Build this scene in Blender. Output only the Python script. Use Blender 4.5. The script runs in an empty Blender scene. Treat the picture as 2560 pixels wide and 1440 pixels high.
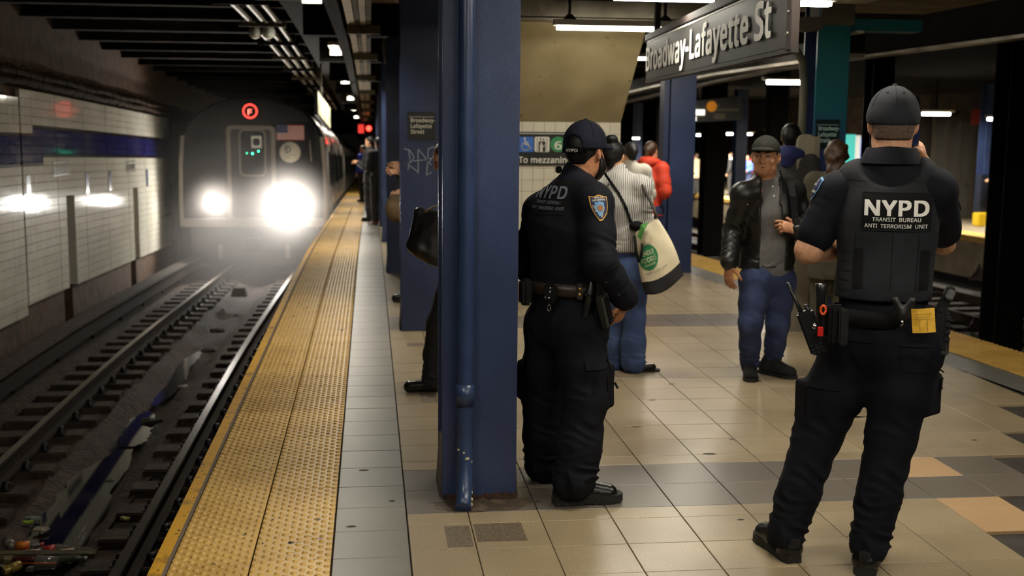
import bpy, bmesh, math, random
import numpy as np
from mathutils import Vector, Matrix
from mathutils.bvhtree import BVHTree

random.seed(7)
rng = np.random.default_rng(7)
scene = bpy.context.scene
COL = scene.collection

# ------------------------------------------------------------------ camera
FPX, CX, CY, EYE = 2950.0, 1280.0, 720.0, 1.70
def _n(v):
    v = np.array(v, float)
    return v / np.linalg.norm(v)
_Y = _n([924 - CX, 300 - CY, FPX])                       # track direction seen from the camera
_b = -((924 - CX) * -195.0 + FPX * FPX) / (300 - CY)
_Z = -_n([-195.0, _b, FPX])
_X = np.cross(_Y, _Z)
CAMM = np.stack([_X, _Y, _Z], 1)                         # world -> camera (x right, y down, z forward)
cam_d = bpy.data.cameras.new('camera')
cam = bpy.data.objects.new('camera', cam_d)
COL.objects.link(cam)
r_, d_, f_ = CAMM[0], CAMM[1], CAMM[2]
cam.matrix_world = Matrix(((r_[0], -d_[0], -f_[0], 0), (r_[1], -d_[1], -f_[1], 0), (r_[2], -d_[2], -f_[2], EYE), (0, 0, 0, 1)))
cam_d.sensor_width = 36.0
cam_d.lens = FPX / 2560 * 36.0
cam_d.clip_start = 0.05
cam_d.clip_end = 300
cam_d.dof.use_dof = True
cam_d.dof.focus_distance = 4.9
cam_d.dof.aperture_fstop = 3.2
scene.camera = cam

# ------------------------------------------------------------------ world, exposure
w = bpy.data.worlds.new('tunnel_dark')
scene.world = w
w.use_nodes = True
w.node_tree.nodes['Background'].inputs[0].default_value = (0.05, 0.045, 0.04, 1)
w.node_tree.nodes['Background'].inputs[1].default_value = 0.05
scene.view_settings.view_transform = 'Standard'
scene.view_settings.look = 'None'
scene.view_settings.gamma = 1.0
scene.view_settings.exposure = 0.0
scene.view_settings.use_curve_mapping = False
scene.cycles.use_denoising = True
scene.cycles.max_bounces = 6
scene.cycles.diffuse_bounces = 2
scene.cycles.glossy_bounces = 2
scene.cycles.volume_bounces = 0
scene.cycles.volume_step_rate = 3.0
scene.cycles.volume_max_steps = 96
scene.cycles.transmission_bounces = 3
scene.cycles.transparent_max_bounces = 6
scene.cycles.use_adaptive_sampling = True
scene.cycles.adaptive_threshold = 0.07
scene.cycles.adaptive_min_samples = 8
scene.cycles.time_limit = 1000
scene.cycles.sample_clamp_indirect = 4.0
scene.cycles.blur_glossy = 0.5
scene.cycles.caustics_reflective = False
scene.cycles.caustics_refractive = False

LAMP_W = 23.0          # one four-foot fluorescent fixture
EDGE_W = 58.0          # fixtures in the row over the platform edge
FAR_W = 110.0
HEAD_W = 520.0         # train headlamp

# ------------------------------------------------------------------ helpers
def ray(px, py):
    return CAMM.T @ _n([px - CX, py - CY, FPX])
def at(px, py, Y):
    """world point seen at photo pixel (px, py) that stands Y metres down the platform"""
    r = ray(px, py)
    t = Y / r[1]
    return np.array([r[0] * t, Y, EYE + r[2] * t])
def dip(y):
    """the station descends down the track"""
    y = np.asarray(y, float)
    a = np.clip(y - 12.0, 0, 6.0)
    return -0.033 * (a * a / 12.0 + np.clip(y - 18.0, 0, None))

def lin(c):
    out = []
    for v in c:
        v = v / 255.0
        out.append(v / 12.92 if v <= 0.04045 else ((v + 0.055) / 1.055) ** 2.4)
    return (out[0], out[1], out[2], 1.0)

MATS = {}
def mat(name, col, rough=0.6, metal=0.0, noise=None, bump=None, spec=0.5, emit=0.0, rnd=0.0, trans=0.0, obj=False, alpha=1.0, spots=None):
    """procedural principled material; noise=(scale, colour2, lo, hi), bump=(scale, strength), spots=(scale, colour, lo, hi)"""
    if name in MATS:
        return MATS[name]
    m = bpy.data.materials.new(name)
    m.use_nodes = True
    nt = m.node_tree
    b = nt.nodes['Principled BSDF']
    b.inputs['Roughness'].default_value = rough
    b.inputs['Metallic'].default_value = metal
    b.inputs['Specular IOR Level'].default_value = spec
    b.inputs['Transmission Weight'].default_value = trans
    b.inputs['Alpha'].default_value = alpha
    c1 = lin(col)
    b.inputs['Base Color'].default_value = c1
    def pos():
        if obj:
            return nt.nodes.new('ShaderNodeTexCoord').outputs['Object']
        return nt.nodes.new('ShaderNodeNewGeometry').outputs['Position']
    last = None
    def mixc(fac, a, bcol):
        mx = nt.nodes.new('ShaderNodeMix')
        mx.data_type = 'RGBA'
        nt.links.new(fac, mx.inputs[0])
        if a is None:
            mx.inputs[6].default_value = c1
        else:
            nt.links.new(a, mx.inputs[6])
        mx.inputs[7].default_value = bcol
        return mx.outputs[2]
    def nz(scale, lo, hi, detail=2):
        n = nt.nodes.new('ShaderNodeTexNoise')
        n.inputs['Scale'].default_value = scale
        n.inputs['Detail'].default_value = detail
        nt.links.new(pos(), n.inputs['Vector'])
        mr = nt.nodes.new('ShaderNodeMapRange')
        mr.inputs[1].default_value = lo
        mr.inputs[2].default_value = hi
        nt.links.new(n.outputs[0], mr.inputs[0])
        return mr.outputs[0]
    for q in ([noise] if noise and not isinstance(noise, list) else (noise or [])):
        last = mixc(nz(q[0], q[2], q[3]), last, lin(q[1]))
    for q in ([spots] if spots and not isinstance(spots, list) else (spots or [])):
        last = mixc(nz(q[0], q[2], q[3], 1), last, lin(q[1]))
    if rnd:
        oi = nt.nodes.new('ShaderNodeObjectInfo')
        mr = nt.nodes.new('ShaderNodeMapRange')
        mr.inputs[3].default_value = 1 - rnd
        mr.inputs[4].default_value = 1 + rnd
        nt.links.new(oi.outputs['Random'], mr.inputs[0])
        hs = nt.nodes.new('ShaderNodeHueSaturation')
        nt.links.new(mr.outputs[0], hs.inputs['Value'])
        if last is None:
            hs.inputs['Color'].default_value = c1
        else:
            nt.links.new(last, hs.inputs['Color'])
        last = hs.outputs[0]
    if last is not None:
        nt.links.new(last, b.inputs['Base Color'])
    if bump:
        n = nt.nodes.new('ShaderNodeTexNoise')
        n.inputs['Scale'].default_value = bump[0]
        n.inputs['Detail'].default_value = 2
        nt.links.new(pos(), n.inputs['Vector'])
        bp = nt.nodes.new('ShaderNodeBump')
        bp.inputs['Strength'].default_value = bump[1]
        bp.inputs['Distance'].default_value = bump[2] if len(bump) > 2 else 0.01
        nt.links.new(n.outputs[0], bp.inputs['Height'])
        nt.links.new(bp.outputs[0], b.inputs['Normal'])
    if emit:
        b.inputs['Emission Color'].default_value = c1
        b.inputs['Emission Strength'].default_value = emit
    MATS[name] = m
    return m

def tag(o, label=None, cat=None, group=None, kind=None):
    if label: o['label'] = label
    if cat: o['category'] = cat
    if group: o['group'] = group
    if kind: o['kind'] = kind
    return o
def link(o, parent=None):
    COL.objects.link(o)
    if parent is not None:
        o.parent = parent
    return o
def empty(name, loc=(0, 0, 0), label=None, cat=None, group=None, kind=None):
    o = bpy.data.objects.new(name, None)
    o.empty_display_size = 0.1
    COL.objects.link(o)
    o.location = [float(v) for v in loc]
    return tag(o, label, cat, group, kind)
def world_of(o):
    return world_of(o.parent) @ o.matrix_parent_inverse @ o.matrix_basis if o.parent else o.matrix_basis.copy()
def setparent(o, parent):
    """keep world-space vertices under a parent that stands somewhere else"""
    if parent is not None:
        o.parent = parent
        o.matrix_parent_inverse = world_of(parent).inverted()
    return o

def mesh_np(name, v, f, smooth=True):
    me = bpy.data.meshes.new(name)
    v = np.asarray(v, np.float32)
    f = np.asarray(f, np.int32)
    k = f.shape[1]
    me.vertices.add(len(v))
    me.vertices.foreach_set('co', v.ravel())
    me.loops.add(f.size)
    me.loops.foreach_set('vertex_index', f.ravel())
    me.polygons.add(len(f))
    me.polygons.foreach_set('loop_start', np.arange(0, f.size, k, dtype=np.int32))
    me.polygons.foreach_set('loop_total', np.full(len(f), k, np.int32))
    if smooth:
        me.polygons.foreach_set('use_smooth', np.ones(len(f), bool))
    me.update(calc_edges=True)
    me.validate()
    return me

class MB:
    """collects shapes and links them as ONE mesh object"""
    def __init__(s):
        s.v = []
        s.f = []
        s.sm = []
    def add(s, vs, fs, smooth=False):
        o = len(s.v)
        s.v += [tuple(float(c) for c in p) for p in vs]
        s.f += [tuple(i + o for i in q) for q in fs]
        s.sm += [smooth] * len(fs)
        return s
    def hexa(s, p):
        return s.add(p, [(0, 3, 2, 1), (4, 5, 6, 7), (0, 1, 5, 4), (1, 2, 6, 5), (2, 3, 7, 6), (3, 0, 4, 7)])
    def box(s, x0, x1, y0, y1, z0, z1, R=None, o=None):
        p = [(x0, y0, z0), (x1, y0, z0), (x1, y1, z0), (x0, y1, z0), (x0, y0, z1), (x1, y0, z1), (x1, y1, z1), (x0, y1, z1)]
        if R is not None:
            p = [tuple(np.asarray(o) + R @ np.array(q)) for q in p]
        return s.hexa(p)
    def cbox(s, c, h, R=None, bev=0.0, sm=False):
        """box about c with half sizes h, rotation R, edges chamfered by bev"""
        R = np.eye(3) if R is None else R
        c = np.asarray(c, float)
        if bev <= 0:
            return s.box(-h[0], h[0], -h[1], h[1], -h[2], h[2], R, c)
        bm = bmesh.new()
        bmesh.ops.create_cube(bm, size=2)
        for q in bm.verts:
            q.co = Vector((q.co.x * h[0], q.co.y * h[1], q.co.z * h[2]))
        bmesh.ops.bevel(bm, geom=bm.edges[:], offset=bev, segments=2, affect='EDGES')
        vs = [c + R @ np.array(q.co) for q in bm.verts]
        bm.verts.index_update()
        fs = [tuple(q.index for q in fc.verts) for fc in bm.faces]
        bm.free()
        return s.add(vs, fs, sm)
    def beam(s, x0, x1, y0, y1, z0, z1, step=2.0):
        """box running down the station, cut so that it can follow the dip"""
        n = max(1, int((y1 - y0) / step))
        ys = np.linspace(y0, y1, n + 1)
        vs, fs = [], []
        for y in ys:
            d = float(dip(y))
            vs += [(x0, y, z0 + d), (x1, y, z0 + d), (x1, y, z1 + d), (x0, y, z1 + d)]
        for i in range(n):
            a, b = i * 4, i * 4 + 4
            for k in range(4):
                fs.append((a + k, a + (k + 1) % 4, b + (k + 1) % 4, b + k))
        fs += [(3, 2, 1, 0), (n * 4, n * 4 + 1, n * 4 + 2, n * 4 + 3)]
        return s.add(vs, fs)
    def tube(s, path, r, n=10, cap=True, smooth=True):
        path = [np.asarray(p, float) for p in path]
        rs = r if hasattr(r, '__len__') else [r] * len(path)
        up = np.array([0.0, 0, 1])
        vs, fs = [], []
        for i, p in enumerate(path):
            t = path[min(i + 1, len(path) - 1)] - path[max(i - 1, 0)]
            t = t / (np.linalg.norm(t) + 1e-9)
            if i == 0:
                a = up if abs(t[2]) < 0.9 else np.array([1.0, 0, 0])
                u = np.cross(t, a)
            else:
                u = u - t * (u @ t)
            u = u / np.linalg.norm(u)
            v = np.cross(t, u)
            for k in range(n):
                an = 2 * math.pi * k / n
                vs.append(p + rs[i] * (math.cos(an) * u + math.sin(an) * v))
        for i in range(len(path) - 1):
            for k in range(n):
                a, b = i * n + k, i * n + (k + 1) % n
                fs.append((a, b, b + n, a + n))
        s.add(vs, fs, smooth)
        if cap:
            o = len(s.v) - len(vs)
            s.f += [tuple(o + k for k in range(n))[::-1], tuple(o + len(vs) - n + k for k in range(n))]
            s.sm += [False, False]
        return s
    def lathe(s, prof, c, axis=(0, 0, 1), n=20, smooth=True):
        """profile [(r, h)] turned about axis through c"""
        ax = _n(axis)
        a = np.array([1.0, 0, 0]) if abs(ax[0]) < 0.9 else np.array([0, 1.0, 0])
        u = _n(np.cross(ax, a))
        v = np.cross(ax, u)
        c = np.asarray(c, float)
        vs, fs = [], []
        for (r, h) in prof:
            for k in range(n):
                an = 2 * math.pi * k / n
                vs.append(c + ax * h + r * (math.cos(an) * u + math.sin(an) * v))
        for i in range(len(prof) - 1):
            for k in range(n):
                a_, b_ = i * n + k, i * n + (k + 1) % n
                fs.append((a_, b_, b_ + n, a_ + n))
        return s.add(vs, fs, smooth)
    def prism(s, pts, o, ux, uy, th):
        """flat outline pts (2-d) in the frame (ux, uy) at o, given thickness th along ux x uy"""
        ux, uy, o = _n(ux), _n(uy), np.asarray(o, float)
        nn = np.cross(ux, uy)
        n = len(pts)
        vs = [o + ux * p[0] + uy * p[1] + nn * th for p in pts] + [o + ux * p[0] + uy * p[1] for p in pts]
        fs = [tuple(range(n)), tuple(range(2 * n - 1, n - 1, -1))] + [(i, n + i, n + (i + 1) % n, (i + 1) % n) for i in range(n)]
        return s.add(vs, fs)
    def mesh(s, name):
        me = bpy.data.meshes.new(name)
        me.from_pydata(s.v, [], s.f)
        me.polygons.foreach_set('use_smooth', s.sm)
        me.update()
        return me
    def build(s, name, m, parent=None, **kw):
        me = s.mesh(name)
        if m is not None:
            me.materials.append(m)
        o = bpy.data.objects.new(name, me)
        COL.objects.link(o)
        setparent(o, parent)
        return tag(o, **kw)

def copies(me, name, m, parent, spots, rot=None):
    """objects sharing one mesh, placed at spots; parent stands at the world origin"""
    out = []
    for i, p in enumerate(spots):
        o = bpy.data.objects.new(name, me)
        COL.objects.link(o)
        o.parent = parent
        o.location = p
        if rot is not None:
            o.rotation_euler = rot[i] if isinstance(rot, list) else rot
        out.append(o)
    return out

def rotz(a):
    c, s = math.cos(a), math.sin(a)
    return np.array([[c, -s, 0], [s, c, 0], [0, 0, 1.0]])
def axes(fw, up=(0, 0, 1)):
    """columns right, forward, up"""
    f = _n(fw)
    r = _n(np.cross(f, up))
    return np.stack([r, f, np.cross(r, f)], 1)

try:                                     # Blender's own bundled grotesque, else its default lettering
    FONT = bpy.data.fonts.load(bpy.utils.system_resource('DATAFILES', path='fonts') + '/NotoSansHebrew-Regular.woff2')
except Exception:
    FONT = None
def text_geo(body, size=1.0, bold=0.0, sx=1.0, space=1.0, align='LEFT'):
    """2-d triangles of a line of lettering: (n,2) points and faces"""
    cu = bpy.data.curves.new('lettering', 'FONT')
    if FONT is not None:
        cu.font = FONT
    cu.body = body
    cu.size = size
    cu.space_character = space + 2.2 * bold
    cu.align_x = align
    cu.resolution_u = 4
    cu.fill_mode = 'FRONT'
    o = bpy.data.objects.new('lettering', cu)
    COL.objects.link(o)
    dg = bpy.context.evaluated_depsgraph_get()
    me = bpy.data.meshes.new_from_object(o.evaluated_get(dg))
    pts = np.array([(q.co.x * sx, q.co.y) for q in me.vertices])
    fs = [tuple(p.vertices) for p in me.polygons]
    bpy.data.objects.remove(o)
    bpy.data.curves.remove(cu)
    bpy.data.meshes.remove(me)
    if bold:                              # thicken the strokes by laying shifted copies over each other
        q, g, k = [], [], bold * size
        for (dx, dy) in [(i, 0.7 * j) for i in (-1, 0, 1) for j in (-1, 0, 1)]:
            g += [tuple(i + len(pts) * len(q) for i in f) for f in fs]
            q.append(pts + np.array((dx * k, dy * k)))
        pts, fs = np.vstack(q), g
    return pts, fs
def text_w(body, size, **k):
    p, _ = text_geo(body, size, **k)
    return p[:, 0].max() - p[:, 0].min()
def layers(p):
    """depth of each stacked copy in thickened lettering, so that no two lie in one plane"""
    n = len(p) // 9
    z = np.zeros(len(p))
    if n and len(p) == 9 * n and np.abs((p[n:2 * n] - p[:n]) - (p[n] - p[0])).max() < 1e-6:
        z = np.repeat(np.arange(9), n) * 0.00015
    return z
def lettering(name, body, o, ux, uy, size, m, parent, bold=0.0, sx=1.0, width=None, off=0.002, space=1.0):
    """flat lettering lying on a surface in the frame (ux, uy) at o; width stretches it to a length"""
    p, fs = text_geo(body, size, bold, sx, space)
    p = p - np.array([p[:, 0].min(), 0])
    if width:
        p[:, 0] *= width / p[:, 0].max()
    ux, uy, o = _n(ux), _n(uy), np.asarray(o, float)
    nn = np.cross(ux, uy)
    mb = MB()
    mb.add([o + ux * q[0] + uy * q[1] + nn * (off + z) for q, z in zip(p, layers(p))], fs)
    return mb.build(name, m, parent)
def bvh_of(ob):
    me = ob.data
    return BVHTree.FromPolygons([tuple(q.co) for q in me.vertices], [tuple(p.vertices) for p in me.polygons])
def drape(name, pts, fs, o, ux, uy, bvh, m, parent, off=0.003, cut=0.02, reach=0.4):
    """lay 2-d triangles on a curved garment: each point is cast along the frame's normal onto the cloth"""
    ux, uy, o = _n(ux), _n(uy), np.asarray(o, float)
    nn = np.cross(ux, uy)
    bm = bmesh.new()
    vs = [bm.verts.new((q[0], q[1], z)) for q, z in zip(pts, layers(np.asarray(pts)))]
    for q in fs:
        try:
            bm.faces.new([vs[i] for i in q])
        except ValueError:
            pass
    bmesh.ops.triangulate(bm, faces=bm.faces[:])
    for _ in range(4):
        lg = [e for e in bm.edges if e.calc_length() > cut]
        if not lg:
            break
        bmesh.ops.subdivide_edges(bm, edges=lg, cuts=1)
        bmesh.ops.triangulate(bm, faces=bm.faces[:])
    bm.verts.index_update()
    out = []
    lastd = reach
    for q in bm.verts:
        p = o + ux * q.co.x + uy * q.co.y
        h = bvh.ray_cast(Vector(p + nn * reach), Vector(-nn))
        if h[0] is not None and h[3] < 2 * reach and h[1].dot(Vector(nn)) > 0.1:
            lastd = h[3]
            out.append(np.array(h[0]) + nn * (off + q.co.z))
        else:
            g = bvh.find_nearest(Vector(p))
            out.append(np.array(g[0]) + np.array(g[1]) * (off + q.co.z) if g[0] is not None else p)
    ff = [tuple(q.index for q in fc.verts) for fc in bm.faces]
    bm.free()
    mb = MB()
    mb.add(out, ff, True)
    return mb.build(name, m, parent)
def rect(w, h, r=0.0, n=4):
    """outline of a rounded rectangle about the origin"""
    if r <= 0:
        return [(-w / 2, -h / 2), (w / 2, -h / 2), (w / 2, h / 2), (-w / 2, h / 2)]
    out = []
    for cx, cy, a0 in ((w / 2 - r, -h / 2 + r, -90), (w / 2 - r, h / 2 - r, 0), (-w / 2 + r, h / 2 - r, 90), (-w / 2 + r, -h / 2 + r, 180)):
        for k in range(n + 1):
            a = math.radians(a0 + 90 * k / n)
            out.append((cx + r * math.cos(a), cy + r * math.sin(a)))
    return out
def disc(r, n=28, ry=None):
    ry = ry or r
    return [(r * math.cos(2 * math.pi * k / n), ry * math.sin(2 * math.pi * k / n)) for k in range(n)]
def fan(pts):
    """triangle fan about the middle of an outline"""
    p = np.array(pts, float)
    c = p.mean(0)
    return np.vstack([p, c]), [(i, (i + 1) % len(p), len(p)) for i in range(len(p))]
def ring(po, pi):
    n = len(po)
    return np.vstack([po, pi]), [(i, (i + 1) % n, n + (i + 1) % n, n + i) for i in range(n)]
def strokes(lines, wd):
    """ribbons along 2-d polylines"""
    vs, fs = [], []
    for ln in lines:
        ln = [np.array(p, float) for p in ln]
        for a, b in zip(ln[:-1], ln[1:]):
            t = (b - a) / (np.linalg.norm(b - a) + 1e-9)
            nn = np.array([-t[1], t[0]]) * wd / 2
            e = t * wd * 0.3
            o = len(vs)
            vs += [a - e - nn, b + e - nn, b + e + nn, a - e + nn]
            fs.append((o, o + 1, o + 2, o + 3))
    return np.array(vs), fs
def area_lamp(name, loc, sx, sy, watt, col=(1, 0.93, 0.80), rot=(0, 0, 0), parent=None, spread=180):
    l = bpy.data.lights.new(name, 'AREA')
    l.shape = 'RECTANGLE'
    l.size, l.size_y = sx, sy
    l.energy = watt
    l.color = col
    l.spread = math.radians(spread)
    o = bpy.data.objects.new(name, l)
    COL.objects.link(o)
    o.location = [float(v) for v in loc]
    o.rotation_euler = rot
    if parent is not None:
        setparent(o, parent)
    return o

# ================================================================== STRUCTURE
m_slab = mat('platform_concrete', (44, 38, 32), 0.85, noise=(6, (60, 54, 46), 0.35, 0.65), bump=(40, 0.2))
m_granite = mat('beige_granite', (170, 153, 122), 0.32, noise=[(300, (104, 88, 66), 0.47, 0.68), (2.2, (140, 124, 98), 0.4, 0.75)], rnd=0.07)
m_greytile = mat('grey_granite', (122, 118, 108), 0.36, noise=[(300, (84, 80, 74), 0.47, 0.68), (2.5, (122, 118, 108), 0.4, 0.7)], rnd=0.05)
m_darktile = mat('dark_granite', (118, 109, 98), 0.34, noise=[(280, (66, 59, 52), 0.46, 0.64), (2.2, (104, 96, 86), 0.4, 0.7)], rnd=0.06)
m_peach = mat('peach_tile', (186, 152, 112), 0.42, noise=(300, (160, 128, 92), 0.45, 0.7))
m_yellow = mat('tactile_yellow', (214, 174, 92), 0.38, noise=[(3.5, (192, 150, 70), 0.45, 0.7), (260, (200, 160, 82), 0.4, 0.7)], rnd=0.04,
               spots=[(11, (54, 44, 34), 0.72, 0.76), (46, (110, 84, 44), 0.69, 0.74)])
m_edgeyel = mat('edge_yellow', (212, 158, 26), 0.45, noise=(9, (150, 108, 30), 0.5, 0.72), spots=(38, (70, 54, 34), 0.66, 0.70))
m_joint = mat('grey_joint', (112, 98, 84), 0.8)
m_blue = mat('blue_column_paint', (52, 66, 102), 0.36, noise=(2.4, (42, 54, 86), 0.35, 0.7), bump=(170, 0.22, 0.004), spots=(70, (82, 94, 120), 0.80, 0.83))
m_blue2 = mat('dark_blue_paint', (46, 58, 92), 0.4, bump=(120, 0.3, 0.004))
m_rust = mat('rusty_base', (70, 42, 28), 0.9, noise=(30, (28, 20, 16), 0.4, 0.6), bump=(60, 0.8))
m_stone = mat('stone_base', (104, 94, 78), 0.7, noise=(60, (76, 68, 56), 0.4, 0.65), bump=(90, 0.4))
m_dark = mat('sooty_steel', (24, 20, 17), 0.85, spec=0.2, noise=(5, (18, 15, 13), 0.4, 0.65), bump=(50, 0.3))
m_soot = mat('sooty_concrete', (58, 48, 42), 0.9, noise=(3, (24, 20, 17), 0.4, 0.7), bump=(12, 0.4, 0.02))
m_ceil = mat('ceiling_paint', (128, 118, 98), 0.85, noise=(3, (92, 82, 66), 0.4, 0.7), bump=(30, 0.2))
m_ceilgrey = mat('ceiling_grey', (120, 114, 102), 0.8, noise=(4, (92, 85, 74), 0.4, 0.7))
m_brownwall = mat('brown_wall', (92, 70, 52), 0.9, noise=(5, (64, 48, 36), 0.35, 0.7), bump=(30, 0.4))
m_wtile = mat('white_glazed_tile', (214, 210, 196), 0.08, spec=0.22, noise=(1.2, (196, 190, 174), 0.4, 0.75), rnd=0.03)
m_btile = mat('blue_glazed_tile', (34, 34, 92), 0.09, spec=0.3, noise=(2, (28, 28, 74), 0.4, 0.7), rnd=0.08)
m_ktile = mat('black_border_tile', (34, 26, 24), 0.15)
m_grout = mat('dark_grout', (118, 112, 98), 0.9)
m_stairtile = mat('white_wall_tile', (206, 198, 176), 0.3, rnd=0.03)
m_wood = mat('tie_wood', (70, 54, 42), 0.85, noise=(9, (42, 32, 25), 0.35, 0.65), bump=(40, 0.6, 0.01), rnd=0.12)
m_bed = mat('track_muck', (66, 48, 34), 0.85, noise=(6, (36, 28, 22), 0.35, 0.65), bump=(18, 0.7, 0.03))
m_rail = mat('rail_steel', (44, 34, 27), 0.8, 0.0, spec=0.2, noise=(7, (40, 30, 24), 0.4, 0.6))
m_railtop = mat('polished_rail', (112, 100, 88), 0.30, 0.9)
m_water = mat('dark_water', (16, 14, 12), 0.03, spec=0.9, noise=(5, (30, 24, 19), 0.6, 0.64))
m_white = mat('white_enamel', (236, 236, 228), 0.4)
m_black = mat('black_enamel', (24, 23, 22), 0.35, noise=(6, (36, 33, 30), 0.5, 0.7))
m_tube = mat('fluorescent_tube', (255, 250, 232), 0.5, emit=24.0)
m_fixt = mat('lamp_housing', (196, 192, 178), 0.45)
m_teal = mat('teal_paint', (20, 108, 116), 0.4, noise=(3, (16, 84, 92), 0.35, 0.7), bump=(120, 0.3, 0.004))
m_olive = mat('olive_grey_paint', (98, 96, 80), 0.6, noise=(4, (74, 72, 60), 0.4, 0.7))
m_conduit = mat('galvanised_conduit', (156, 148, 132), 0.4, 0.5, noise=(4, (120, 110, 92), 0.4, 0.7))

def XR(y):
    """right-hand edge of the island platform"""
    return max(2.3, 4.9 - 0.09 * (y - 8.25))
YFAR = 104.0

# ---- platform
ys = np.concatenate([np.arange(-4, 12, 2.0), np.arange(12, 30, 1.5), np.arange(30, YFAR, 6.0)])
mb = MB()
vs, fs = [], []
for y in ys:
    d = float(dip(y))
    xr = XR(y)
    for (x, z) in ((-0.83, -0.016), (xr - 0.0, -0.016), (xr, -0.24), (xr - 0.35, -0.26), (xr - 0.35, -1.6), (-0.50, -1.6), (-0.50, -0.26), (-0.83, -0.24)):
        vs.append((x, y, z + d))
for i in range(len(ys) - 1):
    for k in range(8):
        a, b = i * 8 + k, i * 8 + (k + 1) % 8
        fs.append((a, b, b + 8, a + 8))
fs += [tuple(range(8))[::-1], tuple(len(vs) - 8 + k for k in range(8))]
mb.add(vs, fs)
floor = mb.build('floor', m_slab, kind='structure', label='tiled subway platform floor of beige and grey granite')

def slab_mesh(name, w, l, m, th=0.016, gap=0.0035, bev=0.002):
    b = MB()
    x, y = w / 2 - gap / 2, l / 2 - gap / 2
    c = bev
    p = [(-x, -y, -th), (x, -y, -th), (x, y, -th), (-x, y, -th), (-x, -y, -c), (x, -y, -c), (x, y, -c), (-x, y, -c),
         (-x + c, -y + c, 0), (x - c, -y + c, 0), (x - c, y - c, 0), (-x + c, y - c, 0)]
    b.add(p, [(0, 1, 5, 4), (1, 2, 6, 5), (2, 3, 7, 6), (3, 0, 4, 7), (4, 5, 9, 8), (5, 6, 10, 9), (6, 7, 11, 10), (7, 4, 8, 11), (8, 9, 10, 11)])
    me = b.mesh(name)
    me.materials.append(m)
    return me
tile_cache = {}
def tile_at(xc, yc, w, l, m, key):
    k = (round(w, 3), round(l, 3), m.name)
    if k not in tile_cache:
        tile_cache[k] = slab_mesh('floor_tile', w, l, m)
    o = bpy.data.objects.new('floor_tile', tile_cache[k])
    COL.objects.link(o)
    o.parent = floor
    o.location = (xc, yc, float(dip(yc)) + random.uniform(-0.0004, 0.0004))
    slope = (float(dip(yc + 0.1)) - float(dip(yc - 0.1))) / 0.2
    o.rotation_euler = (math.atan(slope), 0, 0)

rows = [(3.92, 4.22, 0), (4.22, 4.525, 0), (4.525, 4.83, 0), (4.83, 4.975, 0), (4.975, 5.30, 1), (5.30, 5.625, 1), (5.625, 5.77, 0)]
y = 5.77
while y < 9.2:
    rows.append((y, y + 0.305, 0)); y += 0.305
rows += [(y, y + 0.15, 0), (y + 0.15, y + 0.46, 1), (y + 0.46, y + 0.77, 1), (y + 0.77, y + 0.92, 0)]
y += 0.92
while y < 13.2:
    rows.append((y, y + 0.305, 0)); y += 0.305
rows += [(y, y + 0.31, 1), (y + 0.31, y + 0.62, 1)]
y += 0.62
while y < 60:
    rows.append((y, y + 0.305, 1 if abs(((y - 17.4) % 4.27)) < 0.6 else 0)); y += 0.305
xs = [0.148, 0.415] + [0.415 + 0.3085 * k for k in range(1, 15)]
cells = []
for (a, b, dk) in rows:
    for x0, x1 in zip(xs[:-1], xs[1:]):
        yc = (a + b) / 2
        xr = XR(yc) - 0.54 - 0.30
        if x0 > xr:
            continue
        x1 = min(x1, xr)
        if x1 - x0 < 0.05:
            continue
        px = 924 + (x0 + x1) / 2 * 2990 / yc
        if px > 2720 and yc < 9 or yc < 4.0 and px > 2500:
            continue
        cells.append((a, b, x0, x1, dk))
    if 3.9 < a:
        pass
PEACH = {(2.72, 5.46), (2.72, 4.9), (2.72, 4.68)}
def tmat(a, b, x0, x1, dk):
    xc, yc = (x0 + x1) / 2, (a + b) / 2
    for (px, py) in PEACH:
        if abs(px - xc) < 0.15 and a - 0.01 <= py < b + 0.0:
            return m_peach
    return m_darktile if dk else m_granite
cells.sort(key=lambda c: c[0])
for c in cells[:210]:
    tile_at((c[2] + c[3]) / 2, (c[0] + c[1]) / 2, c[3] - c[2], c[1] - c[0], tmat(*c), 0)
def tiles_stuff(cs, m, name, lab):
    b = MB()
    for (a, e, x0, x1, dk) in cs:
        g = 0.002
        d0, d1 = float(dip(a)), float(dip(e))
        t = 0.012
        b.add([(x0 + g, a + g, d0), (x1 - g, a + g, d0), (x1 - g, e - g, d1), (x0 + g, e - g, d1),
               (x0 + g, a + g, d0 - t), (x1 - g, a + g, d0 - t), (x1 - g, e - g, d1 - t), (x0 + g, e - g, d1 - t)],
              [(0, 1, 2, 3), (4, 5, 1, 0), (5, 6, 2, 1), (6, 7, 3, 2), (7, 4, 0, 3)])
    return b.build(name, m, floor, kind='stuff', label=lab)
tiles_stuff([c for c in cells[210:] if not c[4]], m_granite, 'distant_floor_tile', 'beige floor tiles too far off to pick apart')
tiles_stuff([c for c in cells[210:] if c[4]], m_darktile, 'distant_dark_tile', 'dark floor tiles too far off to pick apart')
# grey course along the tactile strip
gr = []
y = 4.467 - 0.305 * 3
while y < 60:
    gr.append((y, y + 0.305)); y += 0.305
for (a, b) in gr[:60]:
    tile_at((-0.157 + 0.146) / 2, (a + b) / 2, 0.303, b - a, m_greytile, 1)
tiles_stuff([(a, b, -0.157, 0.146, 0) for (a, b) in gr[60:]], m_greytile, 'distant_grey_tile', 'grey floor tiles too far off to pick apart')

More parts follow.
